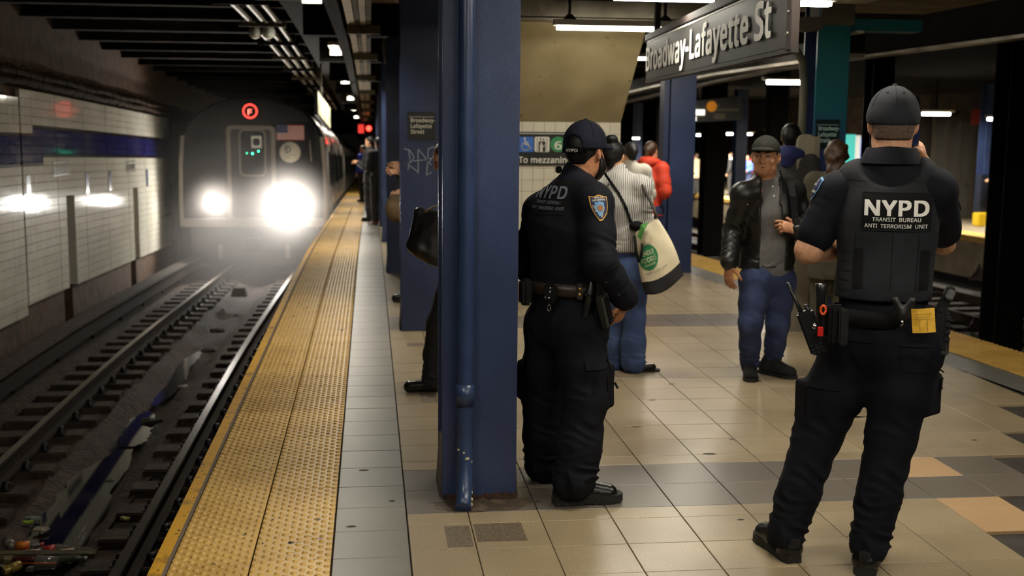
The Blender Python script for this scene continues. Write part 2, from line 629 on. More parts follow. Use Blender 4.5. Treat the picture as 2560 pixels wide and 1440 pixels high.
# ---- tactile warning pads along the track edge
def dome_pad(name, w, l, rows_, cols, stag, seg=6, r=0.013, h=0.006):
    b = MB()
    x, y, c, th = w / 2 - 0.002, l / 2 - 0.002, 0.002, 0.012
    b.add([(-x, -y, -th), (x, -y, -th), (x, y, -th), (-x, y, -th), (-x, -y, -c), (x, -y, -c), (x, y, -c), (-x, y, -c),
           (-x + c, -y + c, 0), (x - c, -y + c, 0), (x - c, y - c, 0), (-x + c, y - c, 0)],
          [(0, 1, 5, 4), (1, 2, 6, 5), (2, 3, 7, 6), (3, 0, 4, 7), (4, 5, 9, 8), (5, 6, 10, 9), (6, 7, 11, 10), (7, 4, 8, 11), (8, 9, 10, 11)])
    for j in range(rows_):
        for i in range(cols):
            off = (0.5 if (j % 2 and stag) else 0.0)
            cx = -w / 2 + (i + 0.25 + off) * w / cols
            cy = -l / 2 + (j + 0.5) * l / rows_
            vs = []
            for (rr, hh) in ((r, 0.0), (r * 0.82, h * 0.7), (r * 0.45, h)):
                vs += [(cx + rr * math.cos(6.283 * k / seg), cy + rr * math.sin(6.283 * k / seg), hh) for k in range(seg)]
            fs = [(q * seg + k, q * seg + (k + 1) % seg, (q + 1) * seg + (k + 1) % seg, (q + 1) * seg + k) for q in (0, 1) for k in range(seg)]
            fs.append(tuple(2 * seg + k for k in range(seg)))
            b.add(vs, fs, True)
    me = b.mesh(name)
    me.materials.append(m_yellow)
    return me
pad_near = dome_pad('tactile_pad', 0.306, 0.305, 10, 5, True, 8)
pad_far = dome_pad('tactile_pad', 0.306, 0.305, 10, 5, True, 5)
for i, (a, b) in enumerate(gr[:110]):
    yc = (a + b) / 2
    sl = math.atan((float(dip(yc + 0.1)) - float(dip(yc - 0.1))) / 0.2)
    for xc in (-0.6215, -0.3135):
        o = bpy.data.objects.new('tactile_pad', pad_near if yc < 9 else pad_far)
        COL.objects.link(o)
        o.parent = floor
        o.location = (xc, yc, float(dip(yc)) + 0.001)
        o.rotation_euler = (sl, 0, 0)
b = MB()
for (a, e) in gr[110:]:
    b.add([(-0.775, a, float(dip(a))), (-0.160, a, float(dip(a))), (-0.160, e, float(dip(e))), (-0.775, e, float(dip(e)))], [(0, 1, 2, 3)])
b.beam(-0.775, -0.160, gr[-1][1], YFAR, -0.01, 0.0, 6)
b.build('distant_tactile_pad', m_yellow, floor, kind='stuff')
MB().beam(-0.842, -0.790, -2, YFAR, -0.10, 0.002, 1.5).build('edge_nosing', m_edgeyel, floor, label='bright yellow nosing on the platform edge')
MB().beam(-0.790, -0.776, -2, YFAR, -0.02, 0.0005, 1.5).build('edge_joint', m_joint, floor)
MB().beam(-0.838, -0.80, -2, YFAR, -0.24, -0.10, 2).build('edge_board', m_edgeyel, floor)

# right-hand edge of the island: grey border and yellow ribbed strip
def skew_strip(o0, o1, z0, z1, y0, y1, st):
    b = MB()
    yy = np.arange(y0, y1 + 1e-6, st)
    for a, e in zip(yy[:-1], yy[1:]):
        d0, d1 = float(dip(a)), float(dip(e))
        b.add([(XR(a) + o0, a, z1 + d0), (XR(a) + o1, a, z1 + d0), (XR(e) + o1, e, z1 + d1), (XR(e) + o0, e, z1 + d1)], [(0, 1, 2, 3)])
    return b
skew_strip(-0.84, -0.54, 0, 0.0, -2, 50, 1.0).build('border_course', m_greytile, floor, label='grey border beside the far yellow strip')
skew_strip(-0.54, 0.0, 0, 0.001, -2, 50, 1.0).build('tactile_strip', m_yellow, floor, label='yellow ribbed warning strip on the right-hand edge')
rib = MB().add([(-0.26, -0.012, 0), (0.26, -0.012, 0), (0.26, 0.012, 0), (-0.26, 0.012, 0), (-0.26, -0.006, 0.007), (0.26, -0.006, 0.007), (0.26, 0.006, 0.007), (-0.26, 0.006, 0.007)],
               [(4, 5, 6, 7), (0, 1, 5, 4), (1, 2, 6, 5), (2, 3, 7, 6), (3, 0, 4, 7)]).mesh('tactile_rib')
rib.materials.append(m_yellow)
ribs = [6.4 + 0.061 * k for k in range(170)]
copies(rib, 'tactile_rib', None, floor, [(XR(y) - 0.27, y, float(dip(y)) + 0.001) for y in ribs], (0, 0, math.atan(0.09)))

# ---- track on the left
ZR = -1.22                                   # top of rail
MB().beam(-5.2, -2.80, -2, YFAR, -1.75, -1.47, 2).beam(-2.02, -0.5, -2, YFAR, -1.75, -1.47, 2).beam(-2.9, -1.9, -2, YFAR, -1.75, -1.60, 2).build('track_bed', m_bed, kind='structure', label='sooty concrete track bed left of the platform')
TC = -2.41
trk = empty('railway_track', (TC, 12, ZR - 0.2), 'pair of worn steel rails on short timber ties beside the platform', 'track')
for sgn, nm in ((-1, 'rail'), (1, 'rail')):
    xc = TC + sgn * 0.752
    rr = MB()
    prof = [(-0.070, -0.168), (0.070, -0.168), (0.070, -0.155), (0.012, -0.135), (0.012, -0.045), (0.036, -0.035), (0.036, -0.004), (-0.036, -0.004), (-0.036, -0.035), (-0.012, -0.045), (-0.012, -0.135), (-0.070, -0.155)]
    yy = np.concatenate([np.arange(2, 40, 1.0), np.arange(40, YFAR, 6.0)])
    vs = [(xc + p[0], y, ZR + p[1] + float(dip(y))) for y in yy for p in prof]
    n = len(prof)
    fs = [(i * n + k, i * n + (k + 1) % n, (i + 1) * n + (k + 1) % n, (i + 1) * n + k) for i in range(len(yy) - 1) for k in range(n)]
    rr.add(vs, fs)
    ro = rr.build(nm, m_rail, trk)
    MB().beam(xc - 0.033, xc + 0.033, 2, YFAR, ZR - 0.005, ZR, 1.0).build('running_surface', m_railtop, ro, label='polished top of the rail')
tie_y = [5.2 + 0.60 * k for k in range(44)]
tieme = None
for side in (-1, 1):
    b = MB()
    if side < 0:
        b.cbox((0, 0, -0.06), (0.46, 0.125, 0.09), None, 0.012)
    else:
        b.cbox((0, 0, -0.06), (0.40, 0.125, 0.09), None, 0.012)
    me = b.mesh('tie')
    me.materials.append(m_wood)
    xc = TC + side * 0.86 if side < 0 else TC + 0.80
    for y in tie_y:
        o = bpy.data.objects.new('tie', me)
        COL.objects.link(o)
        o.location = (xc + random.uniform(-0.03, 0.03), y + random.uniform(-0.03, 0.03), ZR - 0.205 + float(dip(y)))
        o.rotation_euler = (0, 0, random.uniform(-0.03, 0.03))
        o.parent = trk
        o.matrix_parent_inverse = world_of(trk).inverted()
plate = MB().box(-0.16, 0.16, -0.09, 0.09, 0, 0.02)
for sx in (-1, 1):
    plate.lathe([(0.0, 0.052), (0.024, 0.05), (0.034, 0.035), (0.038, 0.0)], (sx * 0.105, 0.02, 0.02), n=8)
    plate.lathe([(0.0, 0.036), (0.018, 0.034), (0.02, 0.0)], (sx * 0.125, -0.055, 0.02), n=6)
plate = plate.mesh('rail_fastener')
m_fast = mat('oily_iron', (22, 18, 15), 0.5, 0.3)
plate.materials.append(m_fast)
for side in (-1, 1):
    for y in tie_y[:36]:
        o = bpy.data.objects.new('rail_fastener', plate)
        COL.objects.link(o)
        o.location = (TC + side * 0.752, y, ZR - 0.187 + float(dip(y)))
        o.parent = trk
        o.matrix_parent_inverse = world_of(trk).inverted()
# the trough between the ties with standing water
tr = MB()
yy = np.arange(3, 60, 0.4)
vs, fs = [], []
for y in yy:
    d = float(dip(y))
    vs += [(TC - 0.42 + 0.05 * math.sin(y * 2.1), y, -1.44 + d), (TC - 0.27 + 0.05 * math.sin(y * 3.3 + 1), y, -1.475 + d), (TC - 0.17, y, -1.55 + d), (TC + 0.20, y, -1.55 + d),
           (TC + 0.27 + 0.05 * math.sin(y * 2.7), y, -1.475 + d), (TC + 0.44 + 0.05 * math.sin(y * 1.9), y, -1.44 + d)]
for i in range(len(yy) - 1):
    for k in range(5):
        fs.append((i * 6 + k, i * 6 + k + 1, i * 6 + 7 + k, i * 6 + 6 + k))
for i in range(len(vs)):
    vs[i] = (vs[i][0], vs[i][1], vs[i][2] + 0.012 * math.sin(vs[i][1] * 5 + vs[i][0] * 9))
tr.add(vs, fs, True)
tr.build('track_trough', m_bed, kind='structure', label='muddy drainage trough between the rails')
def puddle(y0, y1, w0, w1, z, lab, seed, xo=0.0):
    r = random.Random(seed)
    n = 26
    L, R_ = [], []
    for i in range(n + 1):
        t = i / n
        y = y0 + (y1 - y0) * t
        w = (w0 + (w1 - w0) * t) * (0.25 + 0.75 * min(1, math.sin(math.pi * min(max(t, 0.02), 0.98)) * 2.2))
        c = TC + xo + 0.03 * math.sin(y * 2.3)
        L.append((c - w * r.uniform(0.8, 1.1), y, z + float(dip(y))))
        R_.append((c + w * r.uniform(0.8, 1.1), y, z + float(dip(y))))
    b = MB()
    vs = [q for p in zip(L, R_) for q in p]
    b.add(vs, [(2 * i, 2 * i + 1, 2 * i + 3, 2 * i + 2) for i in range(n)])
    tag(b.build('puddle', m_water), lab, 'puddle')
puddle(7.0, 11.4, 0.30, 0.20, -1.462, 'long dark puddle mirroring the white wall between the rails', 3, 0.02)
puddle(11.5, 12.9, 0.17, 0.12, -1.463, 'short middle puddle with floating debris between the rails', 5, 0.02)
puddle(13.2, 16.6, 0.10, 0.09, -1.464, 'narrow far trickle of water between the rails', 8, 0.02)

# contact rail with its protection board by the left wall
tr3 = empty('contact_rail', (-4.05, 14, -1.3), 'dark third rail under a timber cover board beside the tiled wall', 'third rail')
MB().beam(-4.02, -3.95, 4, 70, -1.30, -1.13, 2).build('contact_bar', m_rail, tr3)
MB().beam(-4.16, -3.90, 4, 70, -1.06, -1.02, 2).build('cover_board', m_wood, tr3)
b3 = MB().box(-0.02, 0.02, -0.03, 0.03, -0.36, 0.28).box(-0.02, 0.18, -0.03, 0.03, 0.24, 0.28).mesh('cover_bracket')
b3.materials.append(m_dark)
for k in range(16):
    y = 8 + 2.0 * k
    o = bpy.data.objects.new('cover_bracket', b3)
    COL.objects.link(o)
    o.location = (-4.14, y, -1.30 + float(dip(y)))
    o.parent = tr3
    o.matrix_parent_inverse = world_of(tr3).inverted()
tag(MB().beam(-4.40, -4.22, 4, 70, -1.46, -1.33, 2).build('cable_trough', m_wood), 'low dark cable trough lying at the foot of the tiled wall', 'trough')

# ---- left wall
WX = -4.50
b = MB()
NICHE = [(18.27, 18.78, 0.645), (23.29, 23.79, 0.645), (28.34, 28.8, 0.645), (33.4, 33.9, 0.645)]
edges = [4.0]
for (a, e, t) in NICHE:
    edges += [a, e]
edges.append(YFAR)
for i in range(0, len(edges), 2):
    b.beam(WX - 0.6, WX - 0.09, edges[i], edges[i + 1], -1.7, 3.6, 2)
for (a, e, t) in NICHE:
    b.beam(WX - 0.6, WX - 0.09, a, e, t, 3.6, 2)
    b.beam(WX - 0.6, WX - 0.55, a, e, -1.7, t, 2)
wall_l = b.build('wall_left', m_brownwall, kind='structure', label='sooty tunnel wall behind the tiled panels')
# the tile facing
JOINTS = [16.07, 17.83, 19.50, 21.13, 22.88, 24.60, 26.23, 27.67]
def wall_rows(y):
    h = 0.115
    sh = -h if y < 16.07 else 0.0
    out = []
    z = -0.735 + sh
    for k in range(16 if 16.07 <= y < 17.13 else 17):
        out.append((z, z + h, 0)); z += h
    out.append((z, z + 0.043, 2)); z += 0.043
    for k in range(4 if 16.65 <= y < 17.13 else 3):
        out.append((z, z + h, 1)); z += h
    out.append((z, z + 0.043, 2)); z += 0.043
    while z < 2.08 + sh:
        out.append((z, min(z + h, 2.11 + sh), 0)); z += h
    return out
cols = []
js = [12.1] + JOINTS
for a, e in zip(js[:-1], js[1:]):
    n = max(1, round((e - a) / 0.25))
    st = np.linspace(a + (0.05 if a == 16.07 else 0.014), e - (0.05 if e == 16.07 else 0.014), n + 1)
    cuts = sorted(set([round(float(q), 3) for q in st] + [q for q in (16.65, 17.13) if a < q < e] + [q for (n0, n1, t) in NICHE for q in (n0, n1) if a < q < e]))
    cols += list(zip(cuts[:-1], cuts[1:]))
wm = (m_wtile, m_btile, m_ktile)
wt = []
for (a, e) in cols:
    if e - a < 0.03:
        continue
    yc = (a + e) / 2
    for (z0, z1, k) in wall_rows(yc):
        skip = False
        for (n0, n1, t) in NICHE:
            if n0 - 0.01 <= a and e <= n1 + 0.01:
                if z1 <= t + 0.01:
                    skip = True
                elif z0 < t:
                    z0 = t
        if skip or z1 - z0 < 0.02:
            continue
        wt.append((a, e, z0, z1, k))
vis = [q for q in wt if q[0] > 14.7]
vis.sort(key=lambda q: q[0])
singles = set(vis[:290])
tcache = {}
def wall_tile_verts(w, h, t=0.05, c=0.0025):
    g = 0.0022
    y, z = w / 2 - 0.0004, h / 2 - g
    return [(0, -y, -z), (0, y, -z), (0, y, z), (0, -y, z), (t - c, -y, -z), (t - c, y, -z), (t - c, y, z), (t - c, -y, z), (t, -y + 0.0006, -z + c), (t, y - 0.0006, -z + c), (t, y - 0.0006, z - c), (t, -y + 0.0006, z - c)]
WTF = [(0, 1, 5, 4), (1, 2, 6, 5), (2, 3, 7, 6), (3, 0, 4, 7), (4, 5, 9, 8), (5, 6, 10, 9), (6, 7, 11, 10), (7, 4, 8, 11), (8, 9, 10, 11)]
rest = [MB(), MB(), MB()]
for q in wt:
    a, e, z0, z1, k = q
    yc, zc = (a + e) / 2, (z0 + z1) / 2 + float(dip((a + e) / 2))
    fx = WX - 0.05 + (0.012 if yc < 16.07 else 0.0)
    tw = random.uniform(-0.003, 0.003), random.uniform(-0.003, 0.003)
    if q in singles:
        key = (round(e - a, 2), round(z1 - z0, 3), k)
        if key not in tcache:
            t_ = MB().add(wall_tile_verts(key[0], key[1]), WTF).mesh('wall_tile')
            t_.materials.append(wm[k])
            tcache[key] = t_
        o = bpy.data.objects.new('wall_tile', tcache[key])
        COL.objects.link(o)
        o.parent = wall_l
        o.location = (fx, yc, zc)
        o.rotation_euler = (0, tw[0], tw[1])
    else:
        R = rotz(tw[1])
        rest[k].add([np.array((fx, yc, zc)) + R @ np.array(p) for p in wall_tile_verts(e - a, z1 - z0)], WTF)
for k, nm in ((0, 'distant_white_tile'), (1, 'distant_blue_tile'), (2, 'distant_border_tile')):
    rest[k].build(nm, wm[k], wall_l, kind='stuff')
# grout backing and the white reveals of the niches
for i in range(len(js) - 1):
    a, e = js[i], js[i + 1]
    segs = [(a, e)]
    for (n0, n1, t) in NICHE:
        if a < n0 and n1 < e:
            segs = [(a, n0), (n1, e)]
            MB().beam(WX - 0.088, WX - 0.035, n0, n1, t, 2.09, 1).build('grout_bed', m_grout, wall_l)
    for (p, q) in segs:
        MB().beam(WX - 0.088, WX - 0.035 + (0.012 if q < 16.2 else 0), p + (0.016 if p != 16.07 else 0.055), q - (0.016 if q != 16.07 else 0.055), -0.735 - (0.115 if q < 16.2 else 0), 2.09 - (0.115 if q < 16.2 else 0), 1).build('grout_bed', m_grout, wall_l)
for (n0, n1, t) in NICHE:
    MB().beam(WX - 0.30, WX - 0.0, n1 - 0.02, n1 - 0.002, -0.73, t, 1).build('niche_reveal', m_wtile, wall_l)
# name tablets and blue accents set in the wall
m_tablet = mat('tablet_dark', (40, 32, 28), 0.3)
m_accent = mat('accent_blue_tile', (74, 84, 116), 0.2)
for k, (y, z) in enumerate([(18.05, 1.055), (23.12, 1.055)]):
    t = empty('name_tablet', (WX + 0.01, y, z + float(dip(y))), ['dark mosaic station name set in the white wall above the nearer niche', 'dark mosaic station name set in the white wall above the farther niche'][k], 'wall tablet', 'mosaic name tablets')
    o = lettering('mosaic_letters', 'BROADWAY', (WX + 0.004, y - 0.42, z - 0.06 + float(dip(y))), (0, 1, 0), (0, 0, 1), 0.17, m_tablet, t, 0.02, width=0.86)
    fr = MB()
    zz = z + float(dip(y))
    fr.box(WX + 0.001, WX + 0.006, y - 0.47, y + 0.47, zz - 0.10, zz - 0.085).box(WX + 0.001, WX + 0.006, y - 0.47, y + 0.47, zz + 0.085, zz + 0.10)
    fr.build('tablet_border', m_tablet, t)
for k, (y, z, lab) in enumerate([(14.67, 0.68, 'blue upright accent tile at the left end of the white wall'), (16.33, 0.815, 'blue upright accent tile below the step in the blue band'),
                            (19.63, 0.815, 'blue upright accent tile between the two wall niches'), (21.3, 0.815, 'blue upright accent tile just before the farther niche'), (24.75, 0.815, 'blue upright accent tile beyond the farther niche')]):
    zz = z + float(dip(y))
    b = MB()
    for j in range(3):
        b.box(WX + 0.0005, WX + 0.006, y - 0.10, y + 0.10, zz - 0.17 + j * 0.115, zz - 0.06 + j * 0.115)
    tag(b.build('accent_tile', m_accent), lab, 'accent tile', 'blue accents on the wall')

# cable bundle on top of the wall
cb = empty('cable_bundle', (WX + 0.12, 14, 2.25), 'thick brown cable bundle running along the top of the tiled wall', 'cables')
m_cab = mat('dusty_cable', (62, 48, 36), 0.95, spec=0.1, noise=(8, (44, 34, 26), 0.4, 0.65))
for k, (dx, dz, r) in enumerate([(0.10, 2.19, 0.043), (0.02, 2.25, 0.043), (0.11, 2.29, 0.038), (0.04, 2.34, 0.038)]):
    yy = np.arange(8, 62, 0.5)
    MB().tube([(WX + dx, y, dz + float(dip(y)) + 0.012 * math.sin(y * 2.4 + k)) for y in yy], r, 8).build('cable', m_cab, cb)
for k in range(30):
    y = 13 + 0.62 * k
    MB().tube([(WX + 0.06 + 0.105 * math.cos(a), y, 2.265 + float(dip(y)) + 0.128 * math.sin(a)) for a in np.linspace(-1.6, 1.9, 9)], 0.006, 5).build('cable_strap', m_dark, cb)

# ---- ceiling over the track
b = MB()
b.beam(-5.3, -0.95, -2, YFAR, 3.42, 3.6, 3)
ceil_l = b.build('ceiling', m_soot, kind='structure', label='sooty ceiling over the track')
by = [7.0 + 1.62 * k for k in range(24)]
for y in by:
    d = float(dip(y))
    bb = MB()
    bb.box(-5.3, -0.60, y - 0.10, y + 0.10, 3.08 + d, 3.11 + d).box(-5.3, -0.60, y - 0.012, y + 0.012, 3.11 + d, 3.43 + d).box(-5.3, -0.60, y - 0.10, y + 0.10, 3.40 + d, 3.43 + d)
    bb.build('ceiling_beam', m_soot if random.random() < 0.7 else m_dark, ceil_l)
b = MB()
b.beam(-0.95, 5.0, 10.9, YFAR, 2.95, 3.1, 3)
ceil_p = b.build('ceiling', m_dark, kind='structure', label='dark ceiling over the far platform')
MB().box(-1.0, 5.4, -4, 10.9, 2.74, 2.95).build('ceiling', m_ceil, kind='structure', label='low painted ceiling over the near platform')
for k, y in enumerate([13.2, 17.4, 21.6, 25.8, 30.0, 34.2, 38.4]):
    d = float(dip(y))
    MB().box(-0.7, 5.0, y - 0.16, y + 0.16, 2.60 + d, 2.97 + d).build('ceiling_beam', m_dark, ceil_p)

# ---- steel columns
def column(name, x0, x1, y, zt, m, lab, depth=0.33, grp='blue steel platform columns', base=True, z0=None):
    d = float(dip(y)) if z0 is None else z0
    root = empty(name, ((x0 + x1) / 2, y + depth / 2, d), lab, 'column', grp)
    MB().cbox(((x0 + x1) / 2, y + 0.011, (zt + d) / 2), ((x1 - x0) / 2, 0.011, (zt - d) / 2), None, 0.003).build('front_flange', m, root)
    MB().cbox(((x0 + x1) / 2, y + depth - 0.011, (zt + d) / 2), ((x1 - x0) / 2, 0.011, (zt - d) / 2), None, 0.003).build('rear_flange', m, root)
    MB().box((x0 + x1) / 2 - 0.008, (x0 + x1) / 2 + 0.008, y + 0.02, y + depth - 0.02, d, zt).build('web', m, root)
    if base:
        b = MB()
        b.hexa([(x0 - 0.012, y + 0.03, d), (x1 + 0.012, y + 0.03, d), (x1 + 0.012, y + depth - 0.03, d), (x0 - 0.012, y + depth - 0.03, d),
                (x0 + 0.004, y + 0.03, d + 0.24), (x1 - 0.004, y + 0.03, d + 0.24), (x1 - 0.004, y + depth - 0.03, d + 0.24), (x0 + 0.004, y + depth - 0.03, d + 0.24)])
        b.build('stone_infill', m_stone if y < 8 else m_rust, root)
    return root
col1 = column('steel_column', 0.314, 0.652, 5.17, 2.8, m_blue, 'nearest blue steel column with a drain pipe down its face')
b = MB()
prng = random.Random(3)
pts = [(0.318 + 0.334 * k / 16, 5.168 - prng.uniform(0.0, 0.035)) for k in range(17)]
vs = [(p[0], 5.172, 0.012 + prng.uniform(0, 0.016)) for p in pts] + [(p[0], p[1], 0.0015) for p in pts]
b.add(vs, [(k, k + 1, k + 18, k + 17) for k in range(16)])
b.build('rust_scale', m_rust, col1, label='rusty scale at the foot of the column')
m_pipe = mat('painted_pipe', (50, 66, 100), 0.3, noise=(5, (40, 54, 86), 0.4, 0.7))
m_chip = mat('chipped_paint', (196, 188, 150), 0.6)
pipe = [(0.412, 5.115, z) for z in np.linspace(2.75, 0.42, 24)] + [(0.412, 5.11, 0.30), (0.411, 5.10, 0.18), (0.408, 5.07, 0.09), (0.402, 5.03, 0.035), (0.395, 4.985, 0.012)]
MB().tube(pipe, 0.036, 16).build('drain_pipe', m_pipe, col1)
MB().lathe([(0.037, 0.0), (0.043, 0.0), (0.043, 0.095), (0.037, 0.095)], (0.412, 5.114, 0.45), n=18).build('pipe_coupling', m_pipe, col1)
b = MB()
for k in range(26):
    z = 0.02 + 0.24 * prng.random() ** 2
    an = prng.uniform(-2.6, -0.5)
    yy_ = 5.10 - (0.10 * max(0, (0.11 - z) / 0.11))
    c = np.array([0.408 + 0.0372 * math.cos(an), yy_ + 0.0372 * math.sin(an), z])
    r = prng.uniform(0.002, 0.0055)
    b.cbox(c, (r, 0.0012, r), rotz(an + 1.57))
b.build('paint_chip', m_chip, col1, kind='stuff')
col2 = column('steel_column', 0.243, 0.585, 9.5, 3.0, m_blue, 'second blue column with a name sign and scrawled graffiti')
col3 = column('steel_column', 0.185, 0.525, 13.25, 3.0, m_blue, 'third blue column with a dark rusty base beside the walkway')
column('steel_column', 0.175, 0.51, 17.4, 3.0, m_blue, 'fourth blue column along the track, just behind the third')
for k, y in enumerate([21.6, 25.8, 30.0, 34.2]):
    column('steel_column', 0.16, 0.50, y, 3.0, m_blue2, 'distant blue column in the row along the track', base=False)
colr = column('steel_column', 3.36, 3.65, 13.1, 3.0, m_blue, 'blue column standing behind the canvas tote bag', 0.30)
MB().beam(3.296, 3.356, 13.15, 13.35, 0.0, 2.7, 1).build('side_conduit', m_blue2, colr)
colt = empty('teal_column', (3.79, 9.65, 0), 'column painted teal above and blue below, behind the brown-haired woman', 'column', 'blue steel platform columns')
m_teal_blue = mat('teal_to_blue_paint', (34, 54, 104), 0.38, bump=(120, 0.3, 0.004))  # blue paint; teal light falling on the upper part is put into the colour
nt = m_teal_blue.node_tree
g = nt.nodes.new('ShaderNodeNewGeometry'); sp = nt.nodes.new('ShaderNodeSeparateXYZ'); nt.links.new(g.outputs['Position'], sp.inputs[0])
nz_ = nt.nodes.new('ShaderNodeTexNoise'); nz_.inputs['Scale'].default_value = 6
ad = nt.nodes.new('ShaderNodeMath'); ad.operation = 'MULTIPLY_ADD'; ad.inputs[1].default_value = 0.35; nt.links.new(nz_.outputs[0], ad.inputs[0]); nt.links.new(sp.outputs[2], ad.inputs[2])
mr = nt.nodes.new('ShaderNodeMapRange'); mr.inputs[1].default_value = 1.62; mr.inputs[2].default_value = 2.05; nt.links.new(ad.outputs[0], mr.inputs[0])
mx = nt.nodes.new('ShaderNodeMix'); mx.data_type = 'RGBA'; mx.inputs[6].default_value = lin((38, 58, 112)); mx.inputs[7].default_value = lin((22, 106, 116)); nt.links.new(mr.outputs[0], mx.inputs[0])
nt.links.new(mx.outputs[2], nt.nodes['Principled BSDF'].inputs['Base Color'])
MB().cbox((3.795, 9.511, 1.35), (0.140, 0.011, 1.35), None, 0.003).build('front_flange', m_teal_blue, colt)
MB().cbox((3.795, 9.80, 1.35), (0.140, 0.011, 1.35), None, 0.003).build('rear_flange', m_blue2, colt)
MB().box(3.787, 3.803, 9.52, 9.79, 0, 2.7).build('web', m_blue2, colt)
MB().tube([(3.60, 9.62, 0.0), (3.60, 9.62, 2.05), (3.57, 9.60, 2.22), (3.48, 9.56, 2.32), (3.34, 9.5, 2.34), (3.1, 9.42, 2.34)], 0.035, 10).build('bent_conduit', m_olive, colt)

# ================================================================== STAIR BLOCK, CEILING GEAR, FAR SIDE
stair = MB().box(0.80, 2.362, 11.09, 17.0, 0.0, 1.72).build('wall_stair', m_grout, kind='structure', label='tiled wall under the stair')
MB().box(0.79, 2.372, 11.05, 11.10, 0.0, 0.175).build('stone_plinth', m_stone, stair)
tw_, th_ = 0.1045, 0.1085
wtile = MB().add([(-0.0516, 0, -0.0536), (0.0516, 0, -0.0536), (0.0516, 0, 0.0536), (-0.0516, 0, 0.0536), (-0.0505, -0.010, -0.0525), (0.0505, -0.010, -0.0525), (0.0505, -0.010, 0.0525), (-0.0505, -0.010, 0.0525)],
                 [(4, 5, 6, 7), (0, 1, 5, 4), (1, 2, 6, 5), (2, 3, 7, 6), (3, 0, 4, 7)]).mesh('stair_wall_tile')
wtile.materials.append(m_stairtile)
m_grout2 = mat('pale_grout', (150, 142, 122), 0.9)
stair.data.materials[0] = m_grout2
copies(wtile, 'stair_wall_tile', None, stair, [(2.31 - i * tw_, 11.09, 0.232 + j * th_) for i in range(11) for j in range(14)])
m_soffit = mat('cream_soffit', (176, 160, 122), 0.8, noise=(2.5, (156, 140, 102), 0.35, 0.7), spots=(16, (110, 98, 70), 0.72, 0.78), bump=(60, 0.15))
b = MB()
b.hexa([(0.6, 11.09, 1.70), (2.362, 11.09, 1.70), (2.362, 11.4, 1.70), (0.6, 11.4, 1.70), (0.6, 10.02, 2.58), (2.362, 10.02, 2.58), (2.362, 10.4, 2.58), (0.6, 10.4, 2.58)])
b.build('stair_soffit', m_soffit, stair)
beam_m = mat('grey_beam_paint', (142, 134, 118), 0.75, noise=(3, (112, 104, 88), 0.35, 0.7), bump=(30, 0.2))
cg = []
for (y0, y1, zb, nm) in ((9.86, 10.06, 2.53, 'beam over the stair soffit'), (7.55, 7.75, 2.50, 'middle beam'), (5.0, 5.2, 2.5, 'near beam')):
    r = empty('ceiling_girder', (2.5, y0, zb), {'beam over the stair soffit': 'grey girder crossing the platform above the slanting stair soffit', 'middle beam': 'grey girder crossing above the big station sign', 'near beam': 'grey girder over the nearest blue column'}[nm], 'girder', 'ceiling girders')
    MB().box(0.55, 3.3, y0, y1, zb, zb + 0.02).build('bottom_flange', beam_m, r)
    MB().box(0.55, 3.3, (y0 + y1) / 2 - 0.008, (y0 + y1) / 2 + 0.008, zb + 0.02, 2.75).build('web', beam_m, r)
    MB().box(0.55, 3.3, y0 - 0.02, y0, zb + 0.03, zb + 0.16).build('face_plate', beam_m, r)
r = empty('teal_girder', (4.0, 9.6, 2.45), 'girder at the teal column, olive on the left and teal on the right', 'girder', 'ceiling girders')
MB().box(3.3, 3.66, 9.42, 9.7, 2.46, 2.56).build('olive_length', m_olive, r)
MB().box(3.66, 3.94, 9.45, 9.72, 2.50, 2.75).build('column_cap', m_olive, r)
MB().box(3.94, 4.52, 9.44, 9.66, 2.46, 2.555).build('teal_length', m_teal, r)
MB().box(3.96, 4.02, 9.43, 9.67, 2.44, 2.46).build('teal_lug', m_fixt, r)
r = empty('edge_girder', (4.1, 8, 2.3), 'long pale-edged girder running over the right-hand platform edge', 'girder', 'ceiling girders')
for (x, z0, z1, m) in ((4.05, 2.27, 2.30, m_conduit), (4.05, 2.30, 2.45, m_dark)):
    MB().beam(x, x + 0.14, 9.8, 26, z0, z1, 2).build('girder_flange' if z0 < 2.29 else 'girder_web', m, r)
r = empty('edge_girder', (5.2, 8, 2.4), 'dark overhead girder above the right-hand tracks', 'girder', 'ceiling girders')
MB().beam(5.18, 5.32, 5, 30, 2.40, 2.43, 2).build('girder_flange', m_conduit, r)
MB().beam(5.22, 5.30, 5, 30, 2.43, 2.75, 2).build('girder_web', m_dark, r)

